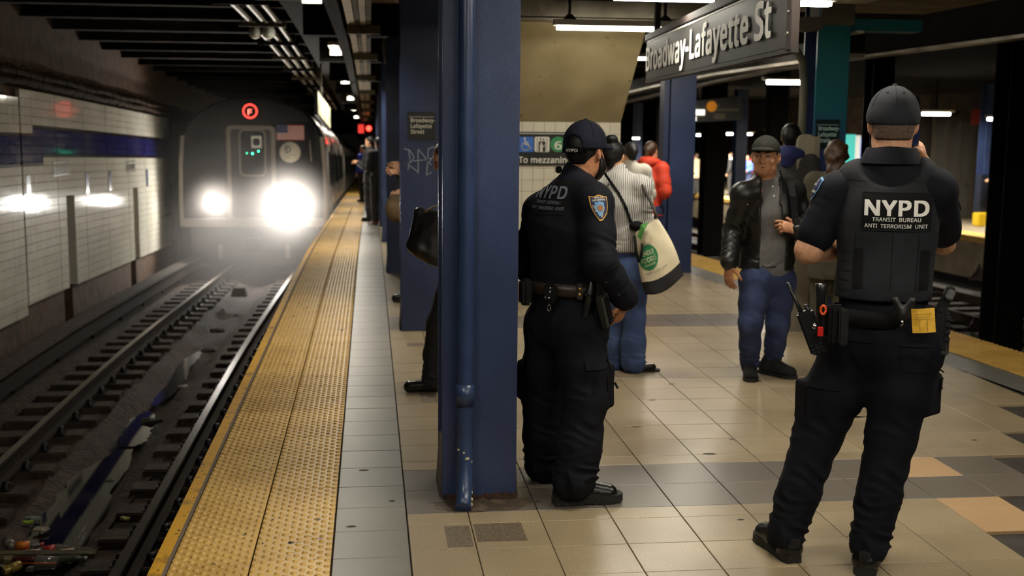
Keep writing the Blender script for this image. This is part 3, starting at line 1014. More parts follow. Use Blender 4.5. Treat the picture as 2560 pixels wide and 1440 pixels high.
def lamp_fixture(x0, x1, y, z, lab, lit=True, power=None, grp='fluorescent fixtures across the platform'):
    r = empty('fluorescent_fixture', ((x0 + x1) / 2, y, z), lab, 'light fixture', grp)
    MB().hexa([(x0 - 0.03, y - 0.05, z), (x1 + 0.03, y - 0.05, z), (x1 + 0.03, y + 0.05, z), (x0 - 0.03, y + 0.05, z), (x0 - 0.03, y - 0.03, z + 0.05), (x1 + 0.03, y - 0.03, z + 0.05), (x1 + 0.03, y + 0.03, z + 0.05), (x0 - 0.03, y + 0.03, z + 0.05)]).build('housing', m_fixt, r)
    for dy in (-0.022, 0.022):
        MB().tube([(x0, y + dy, z - 0.018), (x1, y + dy, z - 0.018)], 0.015, 10).build('tube', m_tube, r)
    for xx in (x0 + 0.1, x1 - 0.1):
        MB().box(xx - 0.01, xx + 0.01, y - 0.01, y + 0.01, z + 0.05, 2.75).build('hanger', m_dark, r)
        MB().hexa([(xx - 0.05, y - 0.04, z + 0.05), (xx + 0.05, y - 0.04, z + 0.05), (xx + 0.05, y + 0.04, z + 0.05), (xx - 0.05, y + 0.04, z + 0.05), (xx - 0.02, y - 0.02, z + 0.09), (xx + 0.02, y - 0.02, z + 0.09), (xx + 0.02, y + 0.02, z + 0.09), (xx - 0.02, y + 0.02, z + 0.09)]).build('canopy', m_dark, r)
    a = area_lamp('lamp_light', ((x0 + x1) / 2, y, z - 0.045), x1 - x0, 0.09, power or LAMP_W, parent=r)
    return r
lamp_fixture(1.51, 2.50, 9.62, 2.47, 'lit fluorescent tube hanging in front of the stair soffit')
lamp_fixture(1.49, 2.25, 7.25, 2.47, 'lit fluorescent tube above the big station sign')
lamp_fixture(2.62, 2.90, 7.36, 2.47, 'short lit fluorescent tube right of the big station sign', power=LAMP_W * 0.5)
for k, (y, lab) in enumerate([(4.6, 0), (2.2, 1), (-0.4, 2), (-2.6, 3)]):
    lamp_fixture(1.1, 2.3, y, 2.60, ['nearer', 'second', 'third', 'rearmost'][k] + ' overhead tube on the left above the view')
    if k < 3:
        lamp_fixture(2.9, 4.0, y, 2.60, ['nearer', 'second', 'third'][k] + ' overhead tube on the right above the view', power=LAMP_W * 0.7)
m_tube2 = mat('bright_tube', (255, 250, 232), 0.5, emit=50.0)
def edge_fixture(y, lab, power=None):
    z = 2.70 + float(dip(y))
    r = empty('edge_fixture', (-0.46, y, z), lab, 'light fixture', 'fluorescent row over the track edge')
    MB().box(-0.53, -0.39, y - 0.62, y + 0.62, z, z + 0.05).build('housing', m_fixt, r)
    MB().tube([(-0.46, y - 0.56, z - 0.022), (-0.46, y + 0.56, z - 0.022)], 0.02, 10).build('tube', m_tube2, r)
    MB().box(-0.54, -0.38, y + 0.58, y + 0.64, z - 0.06, z + 0.0).build('end_cap', m_white, r)
    MB().box(-0.47, -0.45, y - 0.02, y + 0.02, z + 0.05, z + 0.40).build('hanger', m_dark, r)
    area_lamp('lamp_light', (-0.46, y, z - 0.05), 0.09, 1.1, power or EDGE_W, parent=r)
labs = ['nearest lit tube over the track edge', 'second lit tube over the track edge', 'third lit tube over the track edge', 'fourth lit tube over the track edge', 'fifth lit tube over the track edge']
for k in range(5):
    edge_fixture(16.3 + 6.3 * k, labs[k])
edge_fixture(9.4, 'tube over the track edge just above the top of the view', EDGE_W * 0.45)
edge_fixture(3.0, 'tube over the track edge high above the camera', EDGE_W * 0.35)
lamp_fixture(2.78, 3.75, 11.5, 2.55, 'tube right of the stair block, behind the big station sign', power=LAMP_W * 1.6)  # added tube, out of sight, to brighten the blue column
for k, y in enumerate([14.6, 18.6, 22.8]):  # tubes added to brighten the middle of the platform, mostly hidden
    lamp_fixture(2.5, 3.6, y, 2.52 + float(dip(y)), ['tube over the column behind the tote bag', 'tube beyond the stair block', 'farthest tube beyond the stair block'][k], power=LAMP_W * 1.3)

# raceway over the platform edge with its brackets
rw = empty('cable_raceway', (-0.10, 9, 2.62), 'pale ribbed cable raceway running down over the yellow strip', 'raceway')
for k, (x0, x1, m) in enumerate([(-0.205, -0.135, m_conduit), (-0.13, -0.085, m_ceilgrey), (-0.08, -0.03, m_conduit), (-0.025, 0.02, m_ceilgrey)]):
    MB().beam(x0, x1, 4, 70, 2.60 + 0.006 * (k % 2), 2.66, 2).build('duct', m, rw)
for k, y in enumerate([11.7, 15.9, 20.1, 24.3, 28.5, 33, 38]):
    d = float(dip(y))
    MB().box(-0.21, 0.11, y - 0.06, y + 0.06, 2.52 + d, 2.60 + d).build('bracket', m_ceilgrey, rw)
    MB().box(-0.21, -0.19, y - 0.02, y + 0.02, 2.60 + d, 3.0 + d).build('bracket_strap', m_dark, rw)
r = empty('edge_beam', (-0.28, 9, 2.7), 'dark steel beam running beside the pale cable raceway', 'girder', 'ceiling girders')
MB().beam(-0.33, -0.23, 4, 90, 2.55, 2.58, 2).build('girder_flange', m_dark, r)
MB().beam(-0.30, -0.27, 4, 90, 2.58, 2.95, 2).build('girder_web', m_dark, r)
r = empty('loudspeaker_box', (-0.52, 13.2, 2.7), 'tall black box hanging in front of the nearest edge light', 'equipment box')
MB().cbox((-0.525, 13.6, 2.83), (0.06, 0.25, 0.20), None, 0.006).build('body', m_dark, r)
MB().lathe([(0.0, 0.0), (0.035, 0.0), (0.035, -0.006), (0.03, -0.006)], (-0.525, 13.35, 2.82), (0, 1, 0), 16).build('grille', m_black, r)

# conduits under the track ceiling
cr = empty('conduit_rack', (-1.3, 14, 2.9), 'rack of three pale conduits under the track ceiling', 'conduits')
for k in range(3):
    x0 = -1.52 + 0.17 * k
    MB().tube([(x0 - 0.0 * (y - 12), y, 3.0 + float(dip(y))) for y in np.arange(9, 44, 1.5)], 0.035, 8).build('conduit', m_conduit, cr)
for k, y in enumerate([13.2, 15.8, 18.4, 21.0, 23.6, 26.2, 28.8, 32, 36]):
    d = float(dip(y))
    MB().box(-1.66, -1.06, y - 0.03, y + 0.03, 2.915 + d, 2.965 + d).build('rack_bar', m_ceilgrey if k % 2 else m_dark, cr)
    for x in (-1.62, -1.10):
        MB().box(x - 0.01, x + 0.01, y - 0.01, y + 0.01, 2.96 + d, 3.42 + d).build('rack_hanger', m_ceilgrey, cr)
for k, x in enumerate((-1.52, -1.35)):
    y = 16.6
    MB().lathe([(0.0, -0.16), (0.05, -0.15), (0.085, -0.08), (0.09, -0.02), (0.05, 0.02), (0.0, 0.03)], (x, y, 2.93 + float(dip(y))), (0, 1, 0.3), 14).build('conduit_fitting', m_white, cr)
r = empty('train_monitor', (-0.62, 22, 1.9), 'white-faced train monitor hanging from a pole over the track edge', 'monitor')
z = 2.03 + float(dip(22))
MB().hexa([(-0.99, 21.9, z - 0.02), (-0.80, 22.9, z - 0.30), (-0.74, 22.9, z - 0.30), (-0.93, 21.9, z - 0.02), (-0.99, 21.9, z + 0.44), (-0.80, 22.9, z + 0.14), (-0.74, 22.9, z + 0.14), (-0.93, 21.9, z + 0.44)]).build('cabinet', m_black, r)
m_lcd = mat('pale_screen', (214, 206, 168), 0.4, noise=(6, (150, 146, 118), 0.42, 0.5), emit=0.55)
MB().hexa([(-0.93, 21.92, z + 0.01), (-0.742, 22.87, z - 0.26), (-0.738, 22.87, z - 0.26), (-0.925, 21.92, z + 0.01), (-0.93, 21.92, z + 0.41), (-0.742, 22.87, z + 0.11), (-0.738, 22.87, z + 0.11), (-0.925, 21.92, z + 0.41)]).build('screen', m_lcd, r)
MB().box(-0.90, -0.86, 22.2, 22.26, z + 0.3, 3.3).build('pole', m_ceilgrey, r)
m_redlamp = mat('red_signal_lens', (255, 40, 30), 0.4, emit=14.0)
r = empty('signal_lamp', (0.0, 38, 0.6), 'small red signal lamp glowing above the far end of the platform', 'signal')
p = at(922, 321, 40.0)
MB().cbox(p + np.array((0, 0.15, 0)), (0.16, 0.12, 0.24), None, 0.02).build('signal_box', m_dark, r)
MB().lathe([(0.0, -0.03), (0.06, -0.028), (0.085, 0.0)], p, (0, 1, 0), 16).build('lens', m_redlamp, r)
MB().tube([p + np.array((0, 0.2, 0.2)), p + np.array((0, 0.2, 1.6))], 0.03, 6).build('post', m_dark, r)
p = at(905, 322, 44.0)
MB().cbox(p, (0.14, 0.05, 0.16), None, 0.01).build('repeater_face', mat('red_matrix', (190, 40, 34), 0.5, emit=1.6, noise=(24, (60, 10, 10), 0.45, 0.55)), r)

# yellowish lamp and pipe fittings behind the second column
r = empty('wall_conduit', (0.1, 14, 2.2), 'bent pale conduit beside the top of the second column', 'conduits')
MB().tube([at(966, 70, 14), at(962, 120, 14), at(966, 150, 14), at(978, 176, 14), at(1004, 205, 14)], 0.03, 8).build('conduit', m_conduit, r)
r = empty('lit_soffit_strip', (0.4, 8.6, 2.4), 'short cream ledge beside the top of the nearest column', 'ledge')
a, b_ = at(1034, 60, 11.5), at(1100, 60, 11.5)
MB().box(a[0], b_[0] + 0.3, 11.4, 11.7, a[2], a[2] + 0.05).build('ledge', m_soffit, r)

# ---- far right: tracks, middle columns, the other platform
XE = 12.8
def zfar(y):
    return -0.69 - 0.021 * (y - 26.0)
MB().beam(XR(0) - 0.4, XE + 0.3, -2, 90, -1.75, -1.45, 3).build('track_bed', m_soot, kind='structure', label='dark track bed right of the platform')
yy = np.arange(4, 92, 4.0)
b = MB()
vs, fs = [], []
for y in yy:
    z = zfar(y)
    vs += [(XE, y, z), (XE + 7, y, z), (XE + 7, y, z - 0.9), (XE, y, z - 0.9)]
for i in range(len(yy) - 1):
    for k in range(4):
        fs.append((i * 4 + k, i * 4 + (k + 1) % 4, i * 4 + 4 + (k + 1) % 4, i * 4 + 4 + k))
b.add(vs, fs)
fplat = b.build('floor_far', mat('far_floor', (150, 136, 112), 0.5, noise=(3, (120, 108, 88), 0.4, 0.7)), kind='structure', label='floor of the opposite platform')
b = MB()
for y0, y1 in zip(yy[:-1], yy[1:]):
    b.add([(XE - 0.02, y0, zfar(y0) + 0.012), (XE + 0.6, y0, zfar(y0) + 0.012), (XE + 0.6, y1, zfar(y1) + 0.012), (XE - 0.02, y1, zfar(y1) + 0.012),
           (XE - 0.02, y0, zfar(y0) - 0.12), (XE - 0.02, y1, zfar(y1) - 0.12)], [(0, 1, 2, 3), (4, 0, 3, 5)])
b.build('edge_strip', m_yellow, fplat, label='yellow edge of the opposite platform')
MB().box(XE + 6.9, XE + 7.2, 4, 92, -3, 3.2).build('wall_far', m_soot, kind='structure', label='dark wall behind the opposite platform')
MB().box(XE - 8.2, XE + 7.2, -2, 92, 2.8, 3.0).build('ceiling_right', mat('black_soot', (10, 9, 8), 0.95, spec=0.1), kind='structure', label='black ceiling over the right-hand tracks')
for k, (y, x, wd) in enumerate([(14.9, at(2545, 500, 14.9)[0], 0.42), (18.6, 8.3, 0.36), (23.2, 8.2, 0.36), (27.6, at(1787, 450, 27.6)[0], 0.50), (32.4, 8.1, 0.36), (37.0, 8.1, 0.36)]):
    labs2 = ['black steel column filling the right-hand margin', 'black steel column between the right-hand tracks, behind the officer in the vest', 'black steel column between the right-hand tracks, behind the man in leather',
             'wide black column between tracks, left of the man in leather', 'thin black column far between the right-hand tracks', 'farthest black column between the right-hand tracks']
    column('track_column', x - wd / 2, x + wd / 2, y, 2.9, m_dark, labs2[k], wd, 'black columns between the right-hand tracks', False, -1.5)
# rails of the right-hand tracks
for k, xc in enumerate((6.1, 10.4)):
    t = empty('railway_track', (xc, 14, -1.4), ['dark track next to the right-hand yellow strip', 'dark track below the opposite platform'][k], 'track')
    for s in (-0.75, 0.75):
        MB().beam(xc + s - 0.035, xc + s + 0.035, 4, 80, -1.40, -1.24, 3).build('rail', m_rail, t)
    for q in range(34):
        MB().box(xc - 1.2, xc + 1.2, 10 + q * 0.75, 10.24 + q * 0.75, -1.46 + float(dip(10 + q * 0.75)), -1.40 + float(dip(10 + q * 0.75))).build('tie', m_wood, t)
far_cols = [(1852, 34.0, 0.34, 'blue column on the opposite platform left of the man in leather'), (2480, 27.2, 0.42, 'blue column on the opposite platform behind the leaning passenger'),
            (1592, 60.0, 0.5, 'distant blue column left of the woman in red'), (2275, 40.0, 0.4, 'blue column on the opposite platform hidden by the vested officer')]
for (px, Y, wd, lab) in far_cols:
    p = at(px, 420, Y)
    column('far_column', p[0] - wd / 2, p[0] + wd / 2, Y, 2.7, m_blue, lab, 0.35, 'blue columns of the opposite platform', False, zfar(Y))
p = at(2455, 560, 27.0)
tag(MB().cbox((p[0], 27.0, zfar(27) + 0.16), (0.18, 0.16, 0.16), None, 0.02).build('yellow_kerb', mat('safety_yellow', (214, 176, 30), 0.5)), 'yellow block at the foot of the leaning passenger’s column', 'kerb block')
p = at(2460, 490, 27.3)
tag(MB().cbox((p[0] - 0.02, 27.25, zfar(27) + 0.62), (0.16, 0.12, 0.62), None, 0.015).build('litter_bin', mat('dark_bin', (26, 30, 44), 0.4)), 'dark upright bin against the leaning passenger’s column', 'bin')
# lift enclosure of steel and glass
m_steelf = mat('brushed_steel', (120, 112, 100), 0.35, 0.7)
m_glass = mat('grimy_glass', (96, 92, 84), 0.12, spec=0.8, alpha=0.55)
lift = empty('lift_enclosure', at(2390, 560, 30), 'steel and glass lift enclosure on the opposite platform', 'lift enclosure')
pa, pb = at(2325, 560, 30), at(2455, 560, 30)
zb, zt = zfar(30), 2.1
for k in range(5):
    x = pa[0] + (pb[0] - pa[0]) * k / 4
    MB().box(x - 0.05, x + 0.05, 30.0, 30.1, zb, zt).build('mullion', m_steelf, lift)
for z0 in (zb, zb + 0.9, zt - 0.25):
    MB().box(pa[0], pb[0], 30.01, 30.07, z0, z0 + 0.12).build('rail_bar', m_steelf, lift)
for k in range(4):
    x0 = pa[0] + (pb[0] - pa[0]) * k / 4
    x1 = pa[0] + (pb[0] - pa[0]) * (k + 1) / 4
    MB().box(x0 + 0.05, x1 - 0.05, 30.04, 30.05, zb + 0.12, zt - 0.25).build('pane', m_glass, lift)
MB().box(pa[0], pb[0], 31.6, 31.7, zb, zt).build('back_panel', mat('lift_back', (88, 82, 74), 0.6), lift)
p0 = at(2445, 292, 29.5)
tag(MB().cbox(p0, (0.18, 0.03, 0.20), None, 0.01).build('red_sign', mat('red_sign', (150, 54, 46), 0.5)), 'small dull red sign at the top of the lift enclosure', 'sign')
for k, (px, py, Y, wd, lab) in enumerate([(1848, 335, 42, 0.95, 'lit tube over the opposite platform above the man’s cap'), (1758, 338, 43, 0.5, 'lit tube over the opposite platform beside the wide black column'), (1925, 328, 48, 0.4, 'small lit tube behind the man’s cap'),
                               (2340, 285, 27, 0.7, 'lit tube beside the vested officer’s ear'), (2494, 298, 24.5, 0.45, 'lit tube above the leaning passenger'), (1700, 243, 30, 0.35, 'lit tube right of the tote bag column'),
                               (1970, 206, 20, 0.75, 'lit tube left of the teal column'), (1588, 346, 58, 0.4, 'faint lit tube beside the stair wall')]):
    p = at(px, py, Y)
    r = empty('far_fixture', p, lab, 'light fixture', 'lit tubes beyond the right-hand tracks')
    MB().tube([p - np.array((wd / 2, 0, 0)), p + np.array((wd / 2, 0, 0))], 0.035, 8).build('tube', m_tube, r)
    MB().box(p[0] - wd * 0.6, p[0] + wd * 0.6, p[1] - 0.08, p[1] + 0.08, p[2] + 0.04, p[2] + 0.09).build('housing', m_fixt, r)
    MB().box(p[0] - 0.015, p[0] + 0.015, p[1] - 0.015, p[1] + 0.015, p[2] + 0.09, 2.95).build('hanger', m_dark, r)
    area_lamp('lamp_light', p - np.array((0, 0, 0.06)), wd, 0.1, FAR_W * (1.8, 3.0, 2.0, 1.6, 1.6, 0.7, 0.7, 1.5)[k] * (2.2 if k < 3 else 1.0), parent=r)
# lit wayfinding screens behind the brown-haired woman
for k, (px, py, w_, h_, c, lab) in enumerate([(2124, 372, 0.28, 0.75, (40, 170, 160), 'teal lit panel beside the teal column'), (2136, 372, 0.30, 0.70, (190, 190, 180), 'pale lit panel between the teal and blue screens'), (2153, 375, 0.26, 0.62, (70, 110, 230), 'blue lit screen left of the vested officer')]):
    p = at(px, py, 30 + 0.05 * k)
    tag(MB().cbox(p, (w_ / 2, 0.04, h_ / 2), None, 0.01).build('information_screen', mat('panel_glow%d' % k, c, 0.4, emit=0.9)), lab, 'screen')
# gray board in front of the teal column
bd = MB()
m_board = mat('grey_board', (150, 142, 124), 0.7, noise=(4, (128, 120, 102), 0.4, 0.7))
pts = [(-0.075, 0), (0.075, 0), (0.075, 1.56)] + [(0.075 * math.cos(a), 1.56 + 0.06 * math.sin(a)) for a in np.linspace(0.2, math.pi - 0.2, 8)] + [(-0.075, 1.56)]
p = at(2008, 500, 9.3)
bd.prism(pts, (p[0], 9.33, 0), (1, 0, 0), (0, 0, 1), 0.05)
bd.box(p[0] + 0.078, p[0] + 0.135, 9.34, 9.52, 0, 1.60)
tag(bd.build('bench_end_board', m_board), 'tall grey board with a rounded top left of the teal column', 'partition')

# ================================================================== TRAIN
TY, TXC = 26.3, -2.525
SX, SZ = 1.05, 1.034
m_steel = mat('stainless_side', (176, 170, 160), 0.28, 0.85, noise=(1.5, (150, 144, 134), 0.4, 0.7), bump=(3, 0.05))
m_mask = mat('black_front_mask', (26, 24, 25), 0.22, spec=0.6)
m_trim = mat('grey_front_trim', (150, 142, 130), 0.35, 0.5)
m_wglass = mat('dark_train_glass', (16, 17, 20), 0.08, spec=0.8)
m_under = mat('underframe', (26, 23, 21), 0.8)
SEC = [(1.46, 0.92), (1.49, 1.20), (1.49, 1.80), (1.47, 2.45), (1.43, 2.80), (1.33, 3.06), (1.14, 3.30), (0.80, 3.50), (0.42, 3.61), (0.0, 3.64)]
SEC = [(x * SX, z * SZ) for (x, z) in SEC]
SEC = SEC + [(-x, z) for (x, z) in SEC[-2::-1]]
train = empty('subway_train', (TXC, TY, ZR + float(dip(TY))), 'dark-fronted steel subway train arriving with blazing headlamps', 'train')
def zr(y):
    return ZR + float(dip(y))
for c in range(5):
    y0, y1 = TY + 0.12 + 18.35 * c, TY + 18.1 + 18.35 * c
    yy = np.linspace(y0, y1, 8)
    b = MB()
    n = len(SEC)
    vs = [(TXC + x, y, zr(y) + z) for y in yy for (x, z) in SEC]
    fs = [(i * n + k, i * n + k + 1, i * n + n + k + 1, i * n + n + k) for i in range(7) for k in range(n - 1)]
    fs += [tuple(range(n))[::-1], tuple(7 * n + k for k in range(n))]
    b.add(vs, fs, True)
    car = b.build('car_body', m_steel, train)
    MB().box(TXC - 1.2, TXC + 1.2, y0 + 1.0, y1 - 1.0, zr((y0 + y1) / 2) + 0.25, zr((y0 + y1) / 2) + 0.92).build('underframe', m_under, train)
    if c > 2:
        continue
    # side windows and doors on the platform side
    for q in range(4):
        yd = y0 + 2.2 + q * 4.4
        d = zr(yd)
        MB().hexa([(TXC + SX * 1.488, yd, d + 1.0), (TXC + SX * 1.515, yd, d + 1.0), (TXC + SX * 1.515, yd + 1.3, d + 1.0 - 0.04), (TXC + SX * 1.488, yd + 1.3, d + 0.96), (TXC + SX * 1.435, yd, d + 2.92), (TXC + SX * 1.46, yd, d + 2.92), (TXC + SX * 1.46, yd + 1.3, d + 2.88), (TXC + SX * 1.435, yd + 1.3, d + 2.88)]).build('side_door', m_trim, car)
        for s in (0.12, 0.72):
            MB().hexa([(TXC + SX * 1.49, yd + s, d + 1.8), (TXC + SX * 1.508, yd + s, d + 1.8), (TXC + SX * 1.508, yd + s + 0.45, d + 1.78), (TXC + SX * 1.49, yd + s + 0.45, d + 1.78), (TXC + SX * 1.46, yd + s, d + 2.6), (TXC + SX * 1.482, yd + s, d + 2.6), (TXC + SX * 1.482, yd + s + 0.45, d + 2.58), (TXC + SX * 1.46, yd + s + 0.45, d + 2.58)]).build('door_window', m_wglass, car)
        if q < 3:
            yw = yd + 1.7
            d = zr(yw)
            MB().hexa([(TXC + SX * 1.48, yw, d + 1.75), (TXC + SX * 1.50, yw, d + 1.75), (TXC + SX * 1.50, yw + 2.2, d + 1.69), (TXC + SX * 1.48, yw + 2.2, d + 1.69), (TXC + SX * 1.455, yw, d + 2.55), (TXC + SX * 1.478, yw, d + 2.55), (TXC + SX * 1.478, yw + 2.2, d + 2.49), (TXC + SX * 1.455, yw + 2.2, d + 2.49)]).build('side_window', m_wglass, car)
m_redled = mat('red_side_display', (255, 60, 44), 0.5, emit=2.2, noise=(9, (120, 20, 20), 0.45, 0.6))
for k, (yd, l) in enumerate([(28.2, 0.5), (29.6, 1.1), (33.5, 1.0), (38.5, 0.9)]):
    d = zr(yd)
    MB().hexa([(TXC + SX * 1.33, yd, d + 2.86), (TXC + SX * 1.452, yd, d + 2.80), (TXC + SX * 1.452, yd + l, d + 2.77), (TXC + SX * 1.33, yd + l, d + 2.83), (TXC + SX * 1.30, yd, d + 3.02), (TXC + SX * 1.42, yd, d + 2.94), (TXC + SX * 1.42, yd + l, d + 2.91), (TXC + SX * 1.30, yd + l, d + 2.99)]).build('side_display', m_redled, train)
# front face
d = zr(TY)
def TF(px, py, off=0.0):
    return at(px, py, TY - off)
b = MB()
n = len(SEC)
ins = [(x * 0.985, z - (0.02 if z > 2 else 0)) for (x, z) in SEC]
vs = [(TXC + x, TY + 0.12, d + z) for (x, z) in SEC] + [(TXC + x * 0.97, TY, d + z - (0.05 if z > 2.5 else 0)) for (x, z) in SEC]
fs = [(k, k + 1, n + k + 1, n + k) for k in range(n - 1)] + [tuple(n + k for k in range(n))]
b.add(vs, fs)
b.build('front_mask', m_mask, train)
for s in (-1, 1):
    tr_ = MB()
    pts = [(x * SX, z * SZ) for (x, z) in ((1.49, 0.92), (1.50, 1.5), (1.49, 2.2), (1.44, 2.82))]
    for (a, c_) in zip(pts[:-1], pts[1:]):
        tr_.hexa([(TXC + s * (a[0] - 0.07), TY - 0.025, d + a[1]), (TXC + s * (a[0] + 0.01), TY - 0.025, d + a[1]), (TXC + s * (a[0] + 0.01), TY + 0.14, d + a[1]), (TXC + s * (a[0] - 0.07), TY + 0.14, d + a[1]),
                  (TXC + s * (c_[0] - 0.07), TY - 0.025, d + c_[1]), (TXC + s * (c_[0] + 0.01), TY - 0.025, d + c_[1]), (TXC + s * (c_[0] + 0.01), TY + 0.14, d + c_[1]), (TXC + s * (c_[0] - 0.07), TY + 0.14, d + c_[1])])
    tr_.build('corner_trim', m_trim, train)
MB().cbox((TXC, TY - 0.07, d + 1.05), (1.51, 0.10, 0.09), None, 0.02).build('anticlimber', m_trim, train)
MB().cbox((TXC, TY + 0.05, d + 0.66), (1.36, 0.16, 0.28), None, 0.03).build('pilot', m_under, train)
MB().cbox((TXC, TY - 0.22, d + 0.60), (0.16, 0.26, 0.14), None, 0.03).build('coupler', m_under, train)
for s in (-1, 1):
    MB().cbox((TXC + s * 0.72, TY - 0.12, d + 0.42), (0.05, 0.05, 0.16), None, 0.02).build('trip_hanger', m_trim, train)
# storm door
pc = TF(627, 330)
dx, dt = pc[0], d
z0, z1 = d + 1.08, TF(627, 314)[2]
po = [(p[0], p[1]) for p in rect(1.04, z1 - z0, 0.10)]
pi = [(p[0], p[1]) for p in rect(0.86, z1 - z0 - 0.16, 0.07)]
v2, f2 = ring(np.array(po), np.array(pi))
b = MB()
zc = (z0 + z1) / 2
b.add([(dx + p[0], TY - 0.04, zc + p[1]) for p in v2] + [(dx + p[0], TY + 0.02, zc + p[1]) for p in v2], [q for q in f2] + [tuple(i + len(v2) for i in q[::-1]) for q in f2] + [(i, i + len(v2), (i + 1) % len(po) + len(v2), (i + 1) % len(po)) for i in range(len(po))])
b.build('door_frame', m_trim, train)
door = MB().box(dx - 0.44, dx + 0.44, TY - 0.012, TY + 0.02, z0 + 0.06, z1 - 0.06).build('front_door', mat('door_grey', (70, 68, 66), 0.35, 0.5), train)
zc2 = TF(627, 382)[2]
v2, f2 = ring(np.array(rect(0.58, 1.02, 0.12)), np.array(rect(0.50, 0.94, 0.09)))
b = MB()
b.add([(dx + p[0] + 0.03, TY - 0.035, zc2 + p[1]) for p in v2], [q[::-1] for q in f2])
b.build('window_frame', m_trim, door)
v2, f2 = fan(rect(0.50, 0.94, 0.09))
MB().add([(dx + p[0] + 0.03, TY - 0.02, zc2 + p[1]) for p in v2], [q[::-1] for q in f2]).build('door_pane', m_wglass, door)
m_green = mat('green_indicator', (60, 255, 190), 0.4, emit=6.0)
for (px, py, r) in ((631, 384, 0.022), (646, 378, 0.018), (617, 383, 0.012)):
    c = TF(px, py, 0.03)
    MB().lathe([(0.0, 0.0), (r * 0.8, 0.0), (r, 0.01)], c, (0, 1, 0), 10).build('indicator_lamp', m_green, door)
c = TF(641, 355, 0.026)
v2, f2 = ring(np.array(rect(0.22, 0.26, 0.01)), np.array(rect(0.15, 0.16, 0.05)))
MB().add([(c[0] + p[0], TY - 0.028, c[2] + p[1]) for p in v2], [q[::-1] for q in f2]).build('window_sticker', m_white, door)
# windscreens either side
for (px0, px1, py0, py1) in ((483, 556, 312, 395), (692, 786, 306, 420)):
    a, c = TF(px0, py1), TF(px1, py0)
    MB().cbox(((a[0] + c[0]) / 2, TY - 0.005, (a[2] + c[2]) / 2), ((c[0] - a[0]) / 2, 0.012, (c[2] - a[2]) / 2), None, 0.008).build('windscreen', m_wglass, train)
c = TF(775, 375)
MB().tube([(c[0], TY - 0.02, c[2] + 0.22), (c[0], TY - 0.07, c[2] + 0.20), (c[0] + 0.03, TY - 0.07, c[2] - 0.22), (c[0] + 0.03, TY - 0.02, c[2] - 0.24)], 0.013, 6).build('grab_rail', m_trim, train)
# route bullet
m_redbul = mat('red_route_led', (255, 62, 52), 0.5, emit=3.4)
bul = TF(625, 278, 0.06)
v2, f2 = ring(np.array(disc(0.158, 36)), np.array(disc(0.126, 36)))
MB().add([(bul[0] + p[0], TY - 0.06, bul[2] + p[1]) for p in v2], [q[::-1] for q in f2]).build('route_ring', m_redbul, train)
MB().lathe([(0.0, 0.0), (0.17, 0.0)], (bul[0], TY - 0.045, bul[2]), (0, 1, 0), 30).build('route_display', m_wglass, train)
lettering('route_letter', 'F', (bul[0] - 0.047, TY - 0.058, bul[2] - 0.075), (1, 0, 0), (0, 0, 1), 0.20, mat('pale_red_led', (255, 112, 92), 0.5, emit=4.2), train, 0.008, width=0.085)
m_clock = mat('clock_reflection', (200, 190, 140), 0.4, emit=0.5)
# flag
fa, fb = TF(692, 350, 0.03), TF(760, 313, 0.03)
m_fr, m_fw, m_fb = mat('flag_red', (176, 60, 54), 0.5), mat('flag_white', (206, 196, 190), 0.5), mat('flag_blue', (52, 54, 96), 0.5)
flag = MB()
H_ = fb[2] - fa[2]
W_ = fb[0] - fa[0]
for (mm, nm, sel) in ((m_fr, 'flag_red_stripes', 0), (m_fw, 'flag_white_stripes', 1)):
    b = MB()
    for k in range(13):
        if k % 2 == sel:
            zt_ = fb[2] - H_ * k / 13
            b.box(fa[0], fb[0], TY - 0.03, TY - 0.02, zt_ - H_ / 13, zt_)
    b.build(nm, mm, train, kind='stuff')
MB().box(fa[0], fa[0] + W_ * 0.40, TY - 0.034, TY - 0.02, fb[2] - H_ * 7 / 13, fb[2]).build('flag_canton', m_fb, train)
# operator roundel
lc = TF(725, 381, 0.03)
MB().lathe([(0.0, 0.0), (0.225, 0.0), (0.225, 0.02)], (lc[0], TY - 0.03, lc[2]), (0, 1, 0), 36).build('roundel', mat('roundel_white', (216, 208, 190), 0.5), train)
m_lg = mat('roundel_grey', (92, 90, 88), 0.5)
b = MB()
v2, f2 = ring(np.array([(0.085 * math.cos(a), 0.085 * math.sin(a)) for a in np.linspace(-2.2, 2.4, 20)]), np.array([(0.058 * math.cos(a), 0.058 * math.sin(a)) for a in np.linspace(-2.2, 2.4, 20)]))
b.add([(lc[0] - 0.06 + p[0], TY - 0.033, lc[2] + 0.07 + p[1]) for p in v2], [q[::-1] for q in f2[:-1]])
v2, f2 = strokes([[(-0.045, -0.04), (-0.045, 0.035), (-0.02, 0.0), (0.005, 0.035), (0.005, -0.04)]], 0.018)
b.add([(lc[0] - 0.06 + p[0], TY - 0.034, lc[2] + 0.07 + p[1]) for p in v2], [q for q in f2])
b.build('roundel_emblem', m_lg, train)
lettering('roundel_text', 'New York City', (lc[0] - 0.14, TY - 0.031, lc[2] - 0.07), (1, 0, 0), (0, 0, 1), 0.05, m_lg, train, width=0.28)
lettering('roundel_text', 'Subway', (lc[0] - 0.14, TY - 0.031, lc[2] - 0.125), (1, 0, 0), (0, 0, 1), 0.05, m_lg, train)
